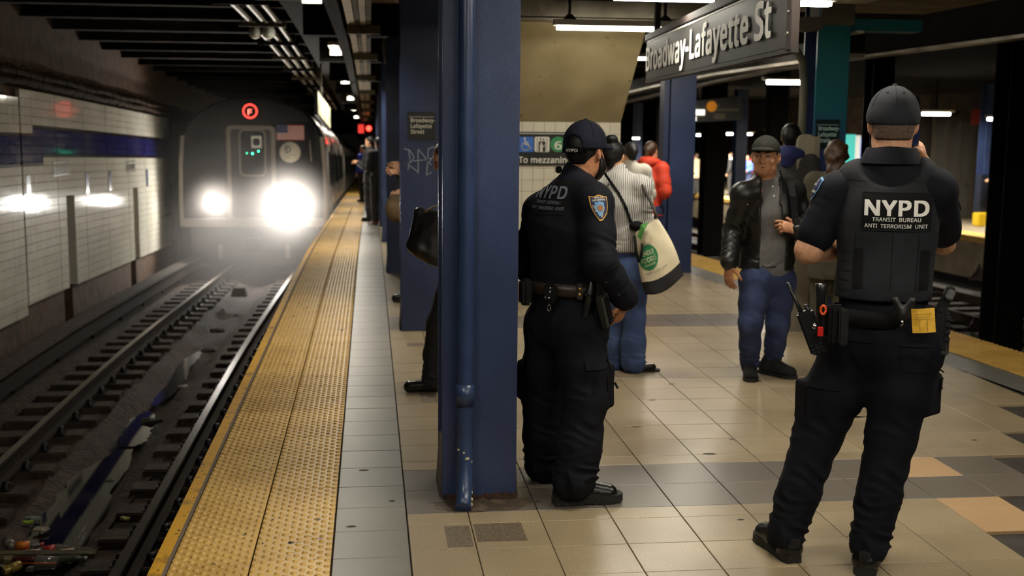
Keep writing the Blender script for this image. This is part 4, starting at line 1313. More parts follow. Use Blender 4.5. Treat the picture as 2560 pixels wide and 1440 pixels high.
# headlamps
m_headl = mat('headlamp_glow', (255, 244, 222), 0.4, emit=120.0)
for k, (px, py, r) in enumerate(((540, 501, 0.10), (727, 508, 0.14))):
    c = TF(px, py, 0.05)
    MB().lathe([(r + 0.05, 0.06), (r + 0.05, -0.02), (r, -0.03)], (c[0], TY - 0.03, c[2]), (0, 1, 0), 24).build('headlamp_bezel', m_trim, train)
    MB().lathe([(0.0, -0.035), (r * 0.7, -0.03), (r, 0.0)], (c[0], TY - 0.045, c[2]), (0, 1, 0), 24).build('headlamp', m_headl, train, label='blazing white headlamp')
    l = bpy.data.lights.new('headlamp_light', 'SPOT')
    l.energy = HEAD_W * (1.0 if k else 0.5)
    l.spot_size = math.radians(178)
    l.spot_blend = 0.6
    l.shadow_soft_size = r * 0.8
    l.color = (1.0, 0.94, 0.86)
    o = bpy.data.objects.new('headlamp_light', l)
    COL.objects.link(o)
    o.location = (c[0], TY - 0.14, c[2])
    o.rotation_euler = (math.radians(86), 0, math.radians(180 + (0 if k else 0)))
    setparent(o, train)

# ---- haze driven ahead of the train
def haze(name, c, r, dens, lab, col=(0.86, 0.80, 0.76)):
    bm = bmesh.new()
    bmesh.ops.create_icosphere(bm, subdivisions=4, radius=1.0)
    for q in bm.verts:
        q.co = Vector((c[0] + q.co.x * r[0], c[1] + q.co.y * r[1], c[2] + q.co.z * r[2]))
    me = bpy.data.meshes.new(name)
    bm.to_mesh(me)
    bm.free()
    m = bpy.data.materials.new(name)
    m.use_nodes = True
    nt = m.node_tree
    nt.nodes.clear()
    out = nt.nodes.new('ShaderNodeOutputMaterial')
    v = nt.nodes.new('ShaderNodeVolumeScatter')
    v.inputs['Color'].default_value = (*col, 1)
    v.inputs['Anisotropy'].default_value = 0.2
    # thickest in the middle, thinning to nothing at the rim
    g = nt.nodes.new('ShaderNodeNewGeometry')
    ad = nt.nodes.new('ShaderNodeVectorMath'); ad.operation = 'SUBTRACT'; ad.inputs[1].default_value = tuple(float(q) for q in c)
    dv = nt.nodes.new('ShaderNodeVectorMath'); dv.operation = 'DIVIDE'; dv.inputs[1].default_value = tuple(float(q) for q in r)
    ln = nt.nodes.new('ShaderNodeVectorMath'); ln.operation = 'LENGTH'
    mr = nt.nodes.new('ShaderNodeMapRange'); mr.interpolation_type = 'SMOOTHSTEP'
    mr.inputs[1].default_value = 1.0; mr.inputs[2].default_value = 0.0; mr.inputs[3].default_value = 0.0; mr.inputs[4].default_value = dens
    nt.links.new(g.outputs['Position'], ad.inputs[0]); nt.links.new(ad.outputs[0], dv.inputs[0]); nt.links.new(dv.outputs[0], ln.inputs[0])
    nt.links.new(ln.outputs['Value'], mr.inputs[0]); nt.links.new(mr.outputs[0], v.inputs['Density'])
    nt.links.new(v.outputs[0], out.inputs['Volume'])
    me.materials.append(m)
    o = bpy.data.objects.new(name, me)
    COL.objects.link(o)
    return tag(o, lab, 'haze', None, 'stuff')
haze('headlamp_haze', (TXC + 0.1, 24.2, -0.95), (2.3, 5.2, 1.75), 0.15, 'brownish haze lit by the headlamps in front of the train')
haze('tunnel_haze', (TXC - 0.1, 21.8, 0.2), (2.4, 8.5, 2.5), 0.022, 'thin smoky haze filling the track ahead of the train')
haze('lamp_glow_haze', (TF(727, 508)[0], TY - 0.5, TF(727, 508)[2]), (1.2, 1.3, 1.2), 0.55, 'bright knot of haze around the right-hand headlamp')  # extra haze shaped to spread the headlamp glow like lens bloom
haze('lamp_glow_haze', (TF(540, 501)[0], TY - 0.35, TF(540, 501)[2]), (0.75, 0.8, 0.75), 0.22, 'smaller bright knot of haze around the left-hand headlamp')

# ================================================================== SIGNS
m_signw = mat('sign_white', (252, 250, 240), 0.6)
m_signblk = mat('sign_black', (26, 24, 22), 0.55, spec=0.3, noise=(2, (36, 33, 30), 0.4, 0.7))
m_signfr = mat('sign_frame', (44, 35, 31), 0.7, 0.0, spec=0.3, noise=(8, (38, 30, 27), 0.4, 0.6))
# big hanging station sign
A, B = at(1614, 200, 9.0), at(1978, 108, 4.9)
zb = 2.02
A[2] = B[2] = zb
ux = _n(B - A)
L = float(np.linalg.norm(B - A))
sign = empty('station_sign', (A + B) / 2, 'long black hanging sign with white station name and dark frame', 'sign')
nn = np.cross(ux, (0, 0, 1))
R = np.stack([ux, np.cross((0, 0, 1), ux), np.array([0, 0, 1.0])], 1)
mid = (A + B) / 2
HS = 0.30
MB().cbox(mid + np.array((0, 0, HS / 2)) + R[:, 1] * 0.015, (L / 2, 0.013, HS / 2), R, 0.003).build('sign_panel', m_signblk, sign)
MB().cbox(mid + np.array((0, 0, HS + 0.02)) + R[:, 1] * 0.018, (L / 2 + 0.005, 0.030, 0.024), R, 0.004).build('top_rail', m_signfr, sign)
MB().cbox(mid + np.array((0, 0, -0.012)) + R[:, 1] * 0.015, (L / 2 + 0.005, 0.018, 0.012), R, 0.003).build('bottom_rail', m_signblk, sign)
MB().cbox(B + np.array((0, 0, HS / 2)) + R[:, 1] * 0.012 - ux * 0.03, (0.034, 0.020, HS / 2 + 0.012), R, 0.004).build('end_cap', m_signfr, sign)
for z in (0.06, 0.15, 0.25):
    MB().lathe([(0.0, -0.006), (0.008, -0.005), (0.009, 0.0)], B + np.array((0, 0, z)) + R[:, 1] * -0.008 - ux * 0.03, R[:, 1], 8).build('rivet', m_steelf, sign)
MB().cbox(mid + np.array((0, 0, HS - 0.014)) + R[:, 1] * 0.001, (L / 2 - 0.06, 0.002, 0.005), R).build('rule_line', m_signw, sign)
lettering('sign_letters', 'Broadway-Lafayette St', A + np.array((0, 0, 0.072)) + ux * 0.035 - R[:, 1] * 0.002, ux, (0, 0, 1), 0.285, m_signw, sign, 0.030, width=L - 0.36, off=0.004)
for q in (0.10, 0.62):
    p = A + ux * L * q + R[:, 1] * 0.015
    MB().box(p[0] - 0.02, p[0] + 0.02, p[1] - 0.02, p[1] + 0.02, zb + HS + 0.03, 2.75).build('hanger_post', m_dark, sign)
# small column signs
def column_sign(x0, x1, y, z0, z1, lab, tint):
    r = empty('column_sign', ((x0 + x1) / 2, y, z0), lab, 'sign', 'small black name signs on the columns')
    m = mat('small_sign_black' + tint, (30, 29, 27) if not tint else (14, 34, 36), 0.35)  # a tint puts teal light into the plate and letter colours
    MB().cbox(((x0 + x1) / 2, y - 0.006, (z0 + z1) / 2), ((x1 - x0) / 2, 0.005, (z1 - z0) / 2), None, 0.002).build('plate', m, r)
    mw = mat('small_sign_white' + tint, (206, 200, 182) if not tint else (170, 204, 196), 0.5)
    h = z1 - z0
    MB().box(x0 + 0.01, x1 - 0.01, y - 0.0125, y - 0.011, z1 - h * 0.19, z1 - h * 0.175).build('rule_line', mw, r)
    wd = x1 - x0
    for k, (t, f) in enumerate((('Broadway-', 0.95), ('Lafayette', 0.82), ('Street', 0.53))):
        lettering('sign_letters', t, (x0 + 0.022 * wd / 0.2, y - 0.0115, z1 - h * (0.37 + 0.205 * k)), (1, 0, 0), (0, 0, 1), h * 0.235, mw, r, 0.03, width=wd * 0.93 * f)
a, c = at(1019, 349, 9.5), at(1088, 280, 9.5)
column_sign(a[0], c[0], 9.5, a[2], c[2], 'small black station name sign on the second blue column', '')
a, c = at(2036, 372, 9.5), at(2099, 299, 9.5)
column_sign(a[0], c[0], 9.5, a[2], c[2], 'small greenish-black station name sign on the teal column', '_teal')
# graffiti tag
def gp(px, py):
    p = at(px, py, 9.5)
    return p
lines = [[(1010, 372), (1024, 375), (1035, 392), (1030, 404), (1019, 410), (1043, 428), (1046, 434)], [(1022, 376), (1025, 400), (1020, 424)], [(1046, 434), (1045, 372), (1078, 412)], [(1024, 403), (1060, 400), (1078, 396)],
         [(1070, 372), (1070, 400), (1066, 438), (1080, 430)], [(1070, 374), (1082, 366), (1090, 380), (1074, 404)]]
pts = [[(gp(*q)[0], gp(*q)[2]) for q in ln] for ln in lines]
v2, f2 = strokes(pts, 0.008)
tag(MB().add([(p[0], 9.4985, p[1]) for p in v2], f2).build('graffiti_tag', mat('pale_marker', (150, 156, 172), 0.6)), 'pale scrawled graffiti tag on the second blue column', 'graffiti')
# sign on the stair wall
SY = 11.075
sg = empty('wayfinding_sign', at(1360, 412, SY), 'black wayfinding sign with lift symbols on the white stair wall', 'sign')
a, c = at(1262, 412, SY), at(1500, 331, SY)
MB().cbox(((a[0] + c[0]) / 2, SY - 0.01, (a[2] + c[2]) / 2), ((c[0] - a[0]) / 2, 0.012, (c[2] - a[2]) / 2), None, 0.003).build('plate', m_signblk, sg)
def sp(px, py):
    p = at(px, py, SY - 0.024)
    return np.array([p[0], p[2]])
def flat(name, v2, f2, m, off=0.0, parent=None):
    return MB().add([(p[0], SY - 0.0245 - off, p[1]) for p in v2], f2).build(name, m, parent or sg)
m_sgrey = mat('sign_grey_white', (206, 202, 190), 0.5)
u, v = sp(1264, 339), sp(1498, 336)
MB().box(u[0], v[0], SY - 0.0245, SY - 0.022, v[1], v[1] + 0.006).build('rule_line', m_sgrey, sg)
m_sblue, m_sgreen = mat('sign_blue', (40, 96, 180), 0.45), mat('sign_green', (36, 128, 74), 0.45)
c0 = sp(1315, 361)
bs = 0.142
v2, f2 = fan([(c0[0] + p[0], c0[1] + p[1]) for p in rect(bs, bs, 0.012)]); flat('blue_square', v2, f2, m_sblue)
wc = [[(-0.012, 0.045), (-0.008, 0.0), (0.02, 0.0), (0.036, -0.034), (0.046, -0.030)], [(-0.01, 0.022), (0.018, 0.018)]]
v2, f2 = strokes([[(c0[0] + p[0], c0[1] + p[1]) for p in ln] for ln in wc], 0.011); flat('wheelchair_symbol', v2, f2, m_sgrey, 0.001)
v2, f2 = strokes([[(c0[0] - 0.004 + 0.037 * math.cos(t), c0[1] - 0.018 + 0.037 * math.sin(t)) for t in np.linspace(2.2, 6.2, 14)]], 0.009); flat('wheelchair_symbol', v2, f2, m_sgrey, 0.001)
v2, f2 = fan([(c0[0] - 0.012 + p[0], c0[1] + 0.055 + p[1]) for p in disc(0.010, 10)]); flat('wheelchair_symbol', v2, f2, m_sgrey, 0.001)
c1 = sp(1355, 361)
v2, f2 = fan([(c1[0] + p[0], c1[1] + p[1]) for p in rect(bs, bs, 0.016)]); flat('lift_square', v2, f2, m_sgrey)
v2, f2 = fan([(c1[0] + p[0], c1[1] - 0.020 + p[1]) for p in rect(0.066, 0.094)]); flat('lift_car', v2, f2, m_signblk, 0.001)
for s in (-1, 1):
    v2, f2 = strokes([[(c1[0] + s * 0.046, c1[1] + 0.06), (c1[0] + s * 0.046, c1[1] - 0.065)]], 0.005); flat('lift_shaft', v2, f2, m_signblk, 0.001)
    ar = [[(s * -0.014, 0.034), (s * -0.014, 0.058)], [(s * -0.022, 0.045 + s * 0.004), (s * -0.014, 0.046 + s * 0.012), (s * -0.006, 0.045 + s * 0.004)]]
    v2, f2 = strokes([[(c1[0] + p[0], c1[1] + p[1]) for p in ln] for ln in ar], 0.006); flat('lift_arrow', v2, f2, m_signblk, 0.001)
v2, f2 = fan([(c1[0] - 0.006 + p[0], c1[1] + 0.008 + p[1]) for p in disc(0.009, 10)]); flat('lift_passenger', v2, f2, m_sgrey, 0.002)
v2, f2 = strokes([[(c1[0] - 0.006, c1[1] - 0.004), (c1[0] - 0.006, c1[1] - 0.062)]], 0.024); flat('lift_passenger', v2, f2, m_sgrey, 0.002)
v2, f2 = strokes([[(c1[0] - 0.002, c1[1] - 0.008), (c1[0] + 0.014, c1[1] - 0.022), (c1[0] + 0.024, c1[1] - 0.006)]], 0.007); flat('lift_passenger', v2, f2, m_sgrey, 0.002)
c2 = sp(1395, 361)
v2, f2 = fan([(c2[0] + p[0], c2[1] + p[1]) for p in disc(0.073, 30)]); flat('route_disc', v2, f2, m_sgreen)
lettering('route_number', '6', (c2[0] - 0.034, SY - 0.0255, c2[1] - 0.045), (1, 0, 0), (0, 0, 1), 0.125, m_sgrey, sg, 0.02, width=0.07)
t0 = sp(1296, 407)
lettering('sign_letters', 'To mezzanine', (t0[0], SY - 0.0245, t0[1]), (1, 0, 0), (0, 0, 1), 0.098, m_sgrey, sg, 0.022, width=sp(1428, 407)[0] - t0[0])
# blurred hanging sign over the far platform
fs_ = empty('hanging_sign', at(1795, 300, 24), 'blurred black hanging sign with white lettering and an orange disc', 'sign')
def fp(px, py, off=0.0):
    return at(px, py, 24 - off)
b = MB()
q = [fp(1726, 306), fp(1857, 300), fp(1857, 240), fp(1726, 254)]
b.hexa([q[0], q[1], q[1] + np.array((0, .15, 0)), q[0] + np.array((0, .15, 0)), q[3], q[2], q[2] + np.array((0, .15, 0)), q[3] + np.array((0, .15, 0))])
b.build('plate', mat('far_sign_grey', (92, 88, 84), 0.4, noise=(1.5, (60, 57, 54), 0.4, 0.7)), fs_)
b = MB()
for (x0, y0, x1, y1) in ((1731, 260, 1739, 270), (1731, 274, 1762, 288), (1731, 291, 1741, 302)):
    p, q = fp(x0, y1, 0.02), fp(x1, y0, 0.02)
    b.box(p[0], q[0], p[1] - 0.01, p[1], p[2], q[2])
b.build('far_lettering', mat('far_sign_white', (250, 246, 230), 0.5, emit=1.5), fs_, kind='stuff')
b = MB()
for (x0, y0, x1, y1) in ((1787, 262, 1800, 266), (1787, 272, 1846, 277), (1784, 284, 1812, 297)):
    p, q = fp(x0, y1, 0.02), fp(x1, y0, 0.02)
    b.box(p[0], q[0], p[1] - 0.01, p[1], p[2], q[2])
b.build('far_small_lettering', mat('far_sign_dim', (150, 140, 112), 0.5), fs_, kind='stuff')
MB().lathe([(0.0, 0.0), (0.10, 0.0), (0.11, 0.02)], fp(1780, 266, 0.04), (0, 1, 0), 20).build('orange_disc', mat('orange_disc', (226, 140, 40), 0.5, emit=0.4), fs_)
MB().tube([fp(1740, 250, -0.1), fp(1740, 210, -0.1)], 0.04, 6).build('hanger', m_dark, fs_)

# ================================================================== FIGURES
def smin(a, b, k):
    h = np.maximum(k - np.abs(a - b), 0.0) / k
    return np.minimum(a, b) - h * h * k * 0.25

class Sdf:
    """soft solid made of tapered limbs and ellipsoids, meshed as one continuous surface"""
    def __init__(s, h=0.008):
        s.ops = []
        s.h = h
        s.noise = 0.0
        s.nf = 18.0
    def cone(s, a, b, ra, rb, k=0.03, flat=None, fs=1.0, fold=None, sub=False):
        a, b = np.asarray(a, float), np.asarray(b, float)
        s.ops.append(('c', a, b, ra, rb, k, None if flat is None else _n(flat), fs, fold, sub))
        return s
    def ell(s, c, r, R=None, k=0.03, sub=False):
        s.ops.append(('e', np.asarray(c, float), np.asarray(r, float), np.eye(3) if R is None else R, k, sub))
        return s
    def box(s, c, h, R=None, rd=0.01, k=0.01, sub=False):
        s.ops.append(('b', np.asarray(c, float), np.asarray(h, float), np.eye(3) if R is None else R, rd, k, sub))
        return s
    def cut(s, p, n):
        """keep the side the normal points away from"""
        s.ops.append(('p', np.asarray(p, float), _n(n)))
        return s
    def chain(s, pts, rs, **kw):
        for i in range(len(pts) - 1):
            s.cone(pts[i], pts[i + 1], rs[i], rs[i + 1], **kw)
        return s
    def bbox(s, o):
        if o[0] == 'c':
            r = max(o[3], o[4]) * max(1.0, o[7])
            return np.minimum(o[1], o[2]) - r, np.maximum(o[1], o[2]) + r
        if o[0] == 'e':
            e = np.abs(o[3]) @ o[2]
            return o[1] - e, o[1] + e
        e = np.abs(o[3]) @ o[2] + o[4]
        return o[1] - e, o[1] + e
    def grid(s):
        h = s.h
        lo, hi = np.full(3, 1e9), np.full(3, -1e9)
        for o in s.ops:
            if o[0] == 'p' or (o[0] in 'ce' and o[-1]) or (o[0] == 'b' and o[-1]):
                continue
            a, b = s.bbox(o)
            lo, hi = np.minimum(lo, a), np.maximum(hi, b)
        lo, hi = lo - 4 * h, hi + 4 * h
        n = np.ceil((hi - lo) / h).astype(int) + 1
        D = np.full(n, 0.5, np.float32)
        ax = [lo[i] + h * np.arange(n[i]) for i in range(3)]
        for o in s.ops:
            if o[0] == 'p':
                X = ax[0][:, None, None] - o[1][0]
                Y = ax[1][None, :, None] - o[1][1]
                Z = ax[2][None, None, :] - o[1][2]
                D = np.maximum(D, (X * o[2][0] + Y * o[2][1] + Z * o[2][2]).astype(np.float32))
                continue
            k = o[5] if o[0] in ('c', 'b') else o[4]
            a, b = s.bbox(o)
            m = k + 4 * h + 0.02
            i0 = np.clip(np.floor((a - m - lo) / h).astype(int), 0, n)
            i1 = np.clip(np.ceil((b + m - lo) / h).astype(int) + 1, 0, n)
            if np.any(i1 - i0 < 1):
                continue
            sl = tuple(slice(i0[j], i1[j]) for j in range(3))
            X = ax[0][sl[0]][:, None, None]
            Y = ax[1][sl[1]][None, :, None]
            Z = ax[2][sl[2]][None, None, :]
            if o[0] == 'c':
                _, A, B, ra, rb, k, fl, fsc, fold, sub = o
                ba = B - A
                L2 = ba @ ba + 1e-12
                px, py, pz = X - A[0], Y - A[1], Z - A[2]
                t = np.clip((px * ba[0] + py * ba[1] + pz * ba[2]) / L2, 0, 1)
                qx, qy, qz = px - t * ba[0], py - t * ba[1], pz - t * ba[2]
                if fl is not None:
                    w_ = (qx * fl[0] + qy * fl[1] + qz * fl[2]) * (1.0 / fsc - 1.0)
                    qx, qy, qz = qx + w_ * fl[0], qy + w_ * fl[1], qz + w_ * fl[2]
                d = np.sqrt(qx * qx + qy * qy + qz * qz) - (ra + (rb - ra) * t)
                if fold is not None:
                    for (amp, wl, sd) in fold:
                        ln = math.sqrt(L2)
                        u = _n(np.cross(ba, (0.3, 0.9, 0.2)))
                        v = _n(np.cross(ba, u))
                        wu = qx * u[0] + qy * u[1] + qz * u[2]
                        wv = qx * v[0] + qy * v[1] + qz * v[2]
                        ph = 6.283 * t * ln / wl + 3.0 * np.sin(wu * 21 + sd) + 2.6 * np.sin(wv * 24 + 2.1 * sd + 5 * t) + sd
                        d = d - amp * (1 - np.abs(np.sin(ph * 0.5)) * 2) * np.clip(0.5 + 0.8 * np.sin(wu * 19 - sd + 4 * t + wv * 15), 0, 1)
            elif o[0] == 'e':
                _, c, r, R, k, sub = o
                px, py, pz = X - c[0], Y - c[1], Z - c[2]
                q = [(px * R[0, j] + py * R[1, j] + pz * R[2, j]) for j in range(3)]
                k0 = np.sqrt(sum((q[j] / r[j]) ** 2 for j in range(3)))
                k1 = np.sqrt(sum((q[j] / r[j] ** 2) ** 2 for j in range(3))) + 1e-9
                d = k0 * (k0 - 1.0) / k1
            else:
                _, c, r, R, rd, k, sub = o
                px, py, pz = X - c[0], Y - c[1], Z - c[2]
                q = [np.abs(px * R[0, j] + py * R[1, j] + pz * R[2, j]) - r[j] for j in range(3)]
                d = np.sqrt(sum(np.maximum(e, 0) ** 2 for e in q)) + np.minimum(np.maximum(np.maximum(q[0], q[1]), q[2]), 0) - rd
            d = d.astype(np.float32)
            if sub:
                D[sl] = -smin(-D[sl], d, k)
            else:
                D[sl] = smin(D[sl], d, k)
        if s.noise:
            f = s.nf
            X = ax[0][:, None, None]; Y = ax[1][None, :, None]; Z = ax[2][None, None, :]
            D += (s.noise * (np.sin(X * f + 2.1 * np.sin(Z * f * 0.7)) * np.sin(Y * f * 1.1 + 1.3) * 0.6 + 0.5 * np.sin(Z * f * 1.3 + 2 * np.sin(X * f * 0.6 + Y * f * 0.5)))).astype(np.float32)
        return D, lo
    def arrays(s):
        D, lo = s.grid()
        h = s.h
        n = np.array(D.shape)
        S = D < 0
        c = S[:-1, :-1, :-1].astype(np.int8)
        tot = np.zeros(c.shape, np.int8)
        for dx in (0, 1):
            for dy in (0, 1):
                for dz in (0, 1):
                    tot += S[dx:n[0] - 1 + dx, dy:n[1] - 1 + dy, dz:n[2] - 1 + dz]
        act = (tot > 0) & (tot < 8)
        idx = np.full(act.shape, -1, np.int32)
        I, J, K = np.nonzero(act)
        idx[I, J, K] = np.arange(len(I))
        P = np.zeros((len(I), 3))
        W = np.zeros(len(I))
        cor = [(x, y, z) for x in (0, 1) for y in (0, 1) for z in (0, 1)]
        V = {q: D[I + q[0], J + q[1], K + q[2]].astype(float) for q in cor}
        for q in cor:
            for axis in range(3):
                if q[axis] == 0:
                    r = list(q); r[axis] = 1; r = tuple(r)
                    a, b = V[q], V[r]
                    m = (a < 0) != (b < 0)
                    t = np.where(m, a / np.where(m, a - b, 1.0), 0.0)
                    for j in range(3):
                        P[:, j] += np.where(m, q[j] + (t if j == axis else 0.0), 0.0)
                    W += m
        P = P / np.maximum(W, 1)[:, None]
        P = lo + h * (P + np.stack([I, J, K], 1))
        F = []
        for axis in range(3):
            a0 = [slice(None)] * 3; a1 = [slice(None)] * 3
            a0[axis] = slice(0, -1); a1[axis] = slice(1, None)
            s0, s1 = S[tuple(a0)], S[tuple(a1)]
            e = np.stack(np.nonzero(s0 != s1), 1)
            if not len(e):
                continue
            u, v = (axis + 1) % 3, (axis + 2) % 3
            ok = (e[:, u] > 0) & (e[:, v] > 0) & (e[:, u] < n[u] - 1) & (e[:, v] < n[v] - 1)
            e = e[ok]
            ins = s0[e[:, 0], e[:, 1], e[:, 2]]
            q = []
            for (du, dv) in ((-1, -1), (0, -1), (0, 0), (-1, 0)):
                g = e.copy(); g[:, u] += du; g[:, v] += dv
                q.append(idx[g[:, 0], g[:, 1], g[:, 2]])
            q = np.stack(q, 1)
            q[~ins] = q[~ins][:, ::-1]
            F.append(q)
        F = np.concatenate(F)
        return P, F[(F >= 0).all(1)]
    def build(s, name, m, parent=None, smooth_it=1, **kw):
        P, F = s.arrays()
        for _ in range(smooth_it):
            acc = np.zeros_like(P); cnt = np.zeros(len(P))
            for a, b in ((0, 1), (1, 2), (2, 3), (3, 0)):
                np.add.at(acc, F[:, a], P[F[:, b]]); np.add.at(acc, F[:, b], P[F[:, a]])
                np.add.at(cnt, F[:, a], 1); np.add.at(cnt, F[:, b], 1)
            P = 0.5 * P + 0.5 * acc / np.maximum(cnt, 1)[:, None]
        me = mesh_np(name, P, F)
        me.materials.append(m)
        o = bpy.data.objects.new(name, me)
        COL.objects.link(o)
        setparent(o, parent)
        return tag(o, **kw)

def lerp(a, b, t):
    return np.asarray(a) * (1 - t) + np.asarray(b) * t

def head_ops(S, c, R, s=1.0, face=True):
    """c = middle of the head; R columns right, forward, up"""
    P = lambda x, y, z: c + R @ (np.array((x, y, z)) * s)
    S.ell(P(0, -0.012, 0.030), np.array((0.074, 0.094, 0.088)) * s, R, 0.03)
    S.ell(P(0, 0.018, -0.030), np.array((0.062, 0.074, 0.080)) * s, R, 0.04)
    S.ell(P(0, 0.045, -0.082), np.array((0.036, 0.034, 0.030)) * s, R, 0.04)
    for q in (-1, 1):
        S.ell(P(q * 0.040, 0.030, -0.075), np.array((0.022, 0.040, 0.026)) * s, R, 0.03)
        e = R @ rotz(q * 0.35)
        S.ell(P(q * 0.080, -0.008, -0.006), np.array((0.010, 0.021, 0.036)) * s, e, 0.008)
        S.ell(P(q * 0.087, -0.006, -0.002), np.array((0.005, 0.010, 0.018)) * s, e, 0.004, True)
    if face:
        S.cone(P(0, 0.090, 0.012), P(0, 0.108, -0.026), 0.008 * s, 0.013 * s, 0.014)
        for q in (-1, 1):
            S.ell(P(q * 0.013, 0.098, -0.030), np.array((0.010, 0.011, 0.008)) * s, R, 0.010)
            S.ell(P(q * 0.031, 0.092, 0.006), np.array((0.018, 0.014, 0.011)) * s, R, 0.014, True)
            S.ell(P(q * 0.030, 0.078, 0.024), np.array((0.026, 0.015, 0.008)) * s, R, 0.012)
            S.ell(P(q * 0.040, 0.066, -0.028), np.array((0.022, 0.018, 0.018)) * s, R, 0.02)
        S.ell(P(0, 0.086, -0.054), np.array((0.025, 0.010, 0.006)) * s, R, 0.008)
        S.ell(P(0, 0.083, -0.066), np.array((0.022, 0.011, 0.007)) * s, R, 0.008)

def hand_ops(S, w, d, nrm, side, curl=0.5, s=1.0, spread=0.08, thumb=0.6):
    """w wrist, d direction of the fingers, nrm back of the hand, side = direction of the thumb"""
    d = _n(d)
    nrm = _n(np.asarray(nrm) - d * (np.asarray(nrm) @ d))
    sd = np.cross(nrm, d)
    if sd @ np.asarray(side) < 0:
        sd = -sd
    S.cone(w, w + d * 0.02 * s, 0.026 * s, 0.028 * s, 0.02, nrm, 0.7)
    S.cone(w + d * 0.02 * s, w + d * 0.080 * s, 0.034 * s, 0.038 * s, 0.02, nrm, 0.42)
    for i in range(4):
        off = (1.5 - i) * 0.0195 * s
        ln = (0.040, 0.045, 0.042, 0.032)[i] * s
        p = w + d * 0.084 * s + sd * off
        dd = _n(d + sd * (1.5 - i) * spread)
        nn = nrm
        r = (0.0095, 0.0098, 0.0094, 0.0082)[i] * s
        cu = curl[i] if hasattr(curl, '__len__') else curl
        for j in range(3):
            a = cu * (0.7, 1.0, 0.8)[j]
            dd, nn = _n(dd * math.cos(a) - nn * math.sin(a)), _n(nn * math.cos(a) + dd * math.sin(a))
            q = p + dd * ln * (1.0, 0.66, 0.5)[j]
            S.cone(p, q, r * (1 - 0.07 * j), r * (0.93 - 0.07 * j), 0.006)
            p = q
    p = w + d * 0.022 * s + sd * 0.026 * s
    dd = _n(d * 0.75 + sd * 0.75 - nrm * 0.25)
    for j, ln in enumerate((0.042, 0.034, 0.027)):
        q = p + dd * ln * s
        S.cone(p, q, (0.0135, 0.0108, 0.0098)[j] * s, (0.0112, 0.0100, 0.0085)[j] * s, 0.008)
        p = q
        dd = _n(dd + d * 0.35 * thumb - nrm * 0.35 * thumb - sd * 0.25 * thumb)

def body_ops(S, J, g=1.0, hands=True):
    """the whole figure as one solid; g = girth"""
    fw = J['fw']
    S.cone(J['pe'], J['wa'], 0.135 * g, 0.120 * g, 0.05, fw, 0.72)
    S.cone(J['wa'], J['ch'], 0.120 * g, 0.145 * g, 0.05, fw, 0.70)
    S.cone(J['ch'], lerp(J['ch'], J['nk'], 0.8), 0.145 * g, 0.07 * g, 0.05, fw, 0.7)
    S.cone(J['nk'], J['hd'], 0.056 * g, 0.050 * g, 0.03)
    for s in 'LR':
        S.cone(lerp(J['nk'], J['ch'], 0.3), J['sh' + s], 0.06 * g, 0.055 * g, 0.04)
        S.cone(J['sh' + s], J['el' + s], 0.050 * g, 0.040 * g, 0.03)
        S.cone(J['el' + s], J['wr' + s], 0.041 * g, 0.027 * g, 0.02)
        S.cone(J['hi' + s], J['kn' + s], 0.078 * g, 0.054 * g, 0.04)
        S.cone(J['kn' + s], J['an' + s], 0.054 * g, 0.040 * g, 0.03)

def shirt_ops(S, J, g=1.0, fit=0.018, sleeve=1.0, hem=None, cuff=0.0, folds=1.0, collar=True, sw=1.0):
    fw = J['fw']
    f = [(0.004 * folds, 0.10, 1.0)]
    fe = [(0.006 * folds, 0.055, 2.0), (0.003 * folds, 0.03, 4.0)]
    hem = J['pe'] if hem is None else hem
    S.cone(hem, J['wa'], 0.142 * g + fit, 0.128 * g + fit, 0.05, fw, 0.74, fold=[(0.005 * folds, 0.07, 3.0)])
    S.cone(J['wa'], J['ch'], 0.128 * g + fit, 0.152 * g + fit, 0.05, fw, 0.70, fold=f)
    S.cone(J['ch'], lerp(J['ch'], J['nk'], 0.85), 0.150 * g + fit, 0.062 * g + fit, 0.05, fw, 0.72)
    for s in 'LR':
        sh, el, wr = J['sh' + s], J['el' + s], J['wr' + s]
        S.cone(lerp(J['nk'], J['ch'], 0.25), sh, 0.055 * g + fit, 0.054 * g + fit, 0.05)
        e1 = lerp(sh, el, min(1.0, sleeve * 2)) if sleeve < 0.5 else el
        r1 = (0.058 * g + fit) * sw
        if sleeve < 0.5:
            S.cone(sh, e1, r1, r1 * 1.03, 0.03, fold=[(0.003 * folds, 0.05, 5.0)])
        else:
            m = lerp(sh, el, 0.55)
            S.cone(sh, m, r1, r1 * 0.94, 0.03, fold=[(0.003 * folds, 0.07, 5.0)])
            S.cone(m, el, r1 * 0.94, r1 * 0.92, 0.03, fold=fe)
            e2 = lerp(el, wr, 0.92)
            m2 = lerp(el, e2, 0.35)
            S.cone(el, m2, r1 * 0.92, r1 * 0.84, 0.03, fold=fe)
            S.cone(m2, e2, r1 * 0.84, r1 * 0.62 + cuff, 0.02, fold=[(0.003 * folds, 0.06, 7.0)])
    if collar:
        nk, hd = J['nk'], J['hd']
        S.cone(lerp(nk, hd, -0.05), lerp(nk, hd, 0.34), 0.062 * g + 0.006, 0.062 * g, 0.015)

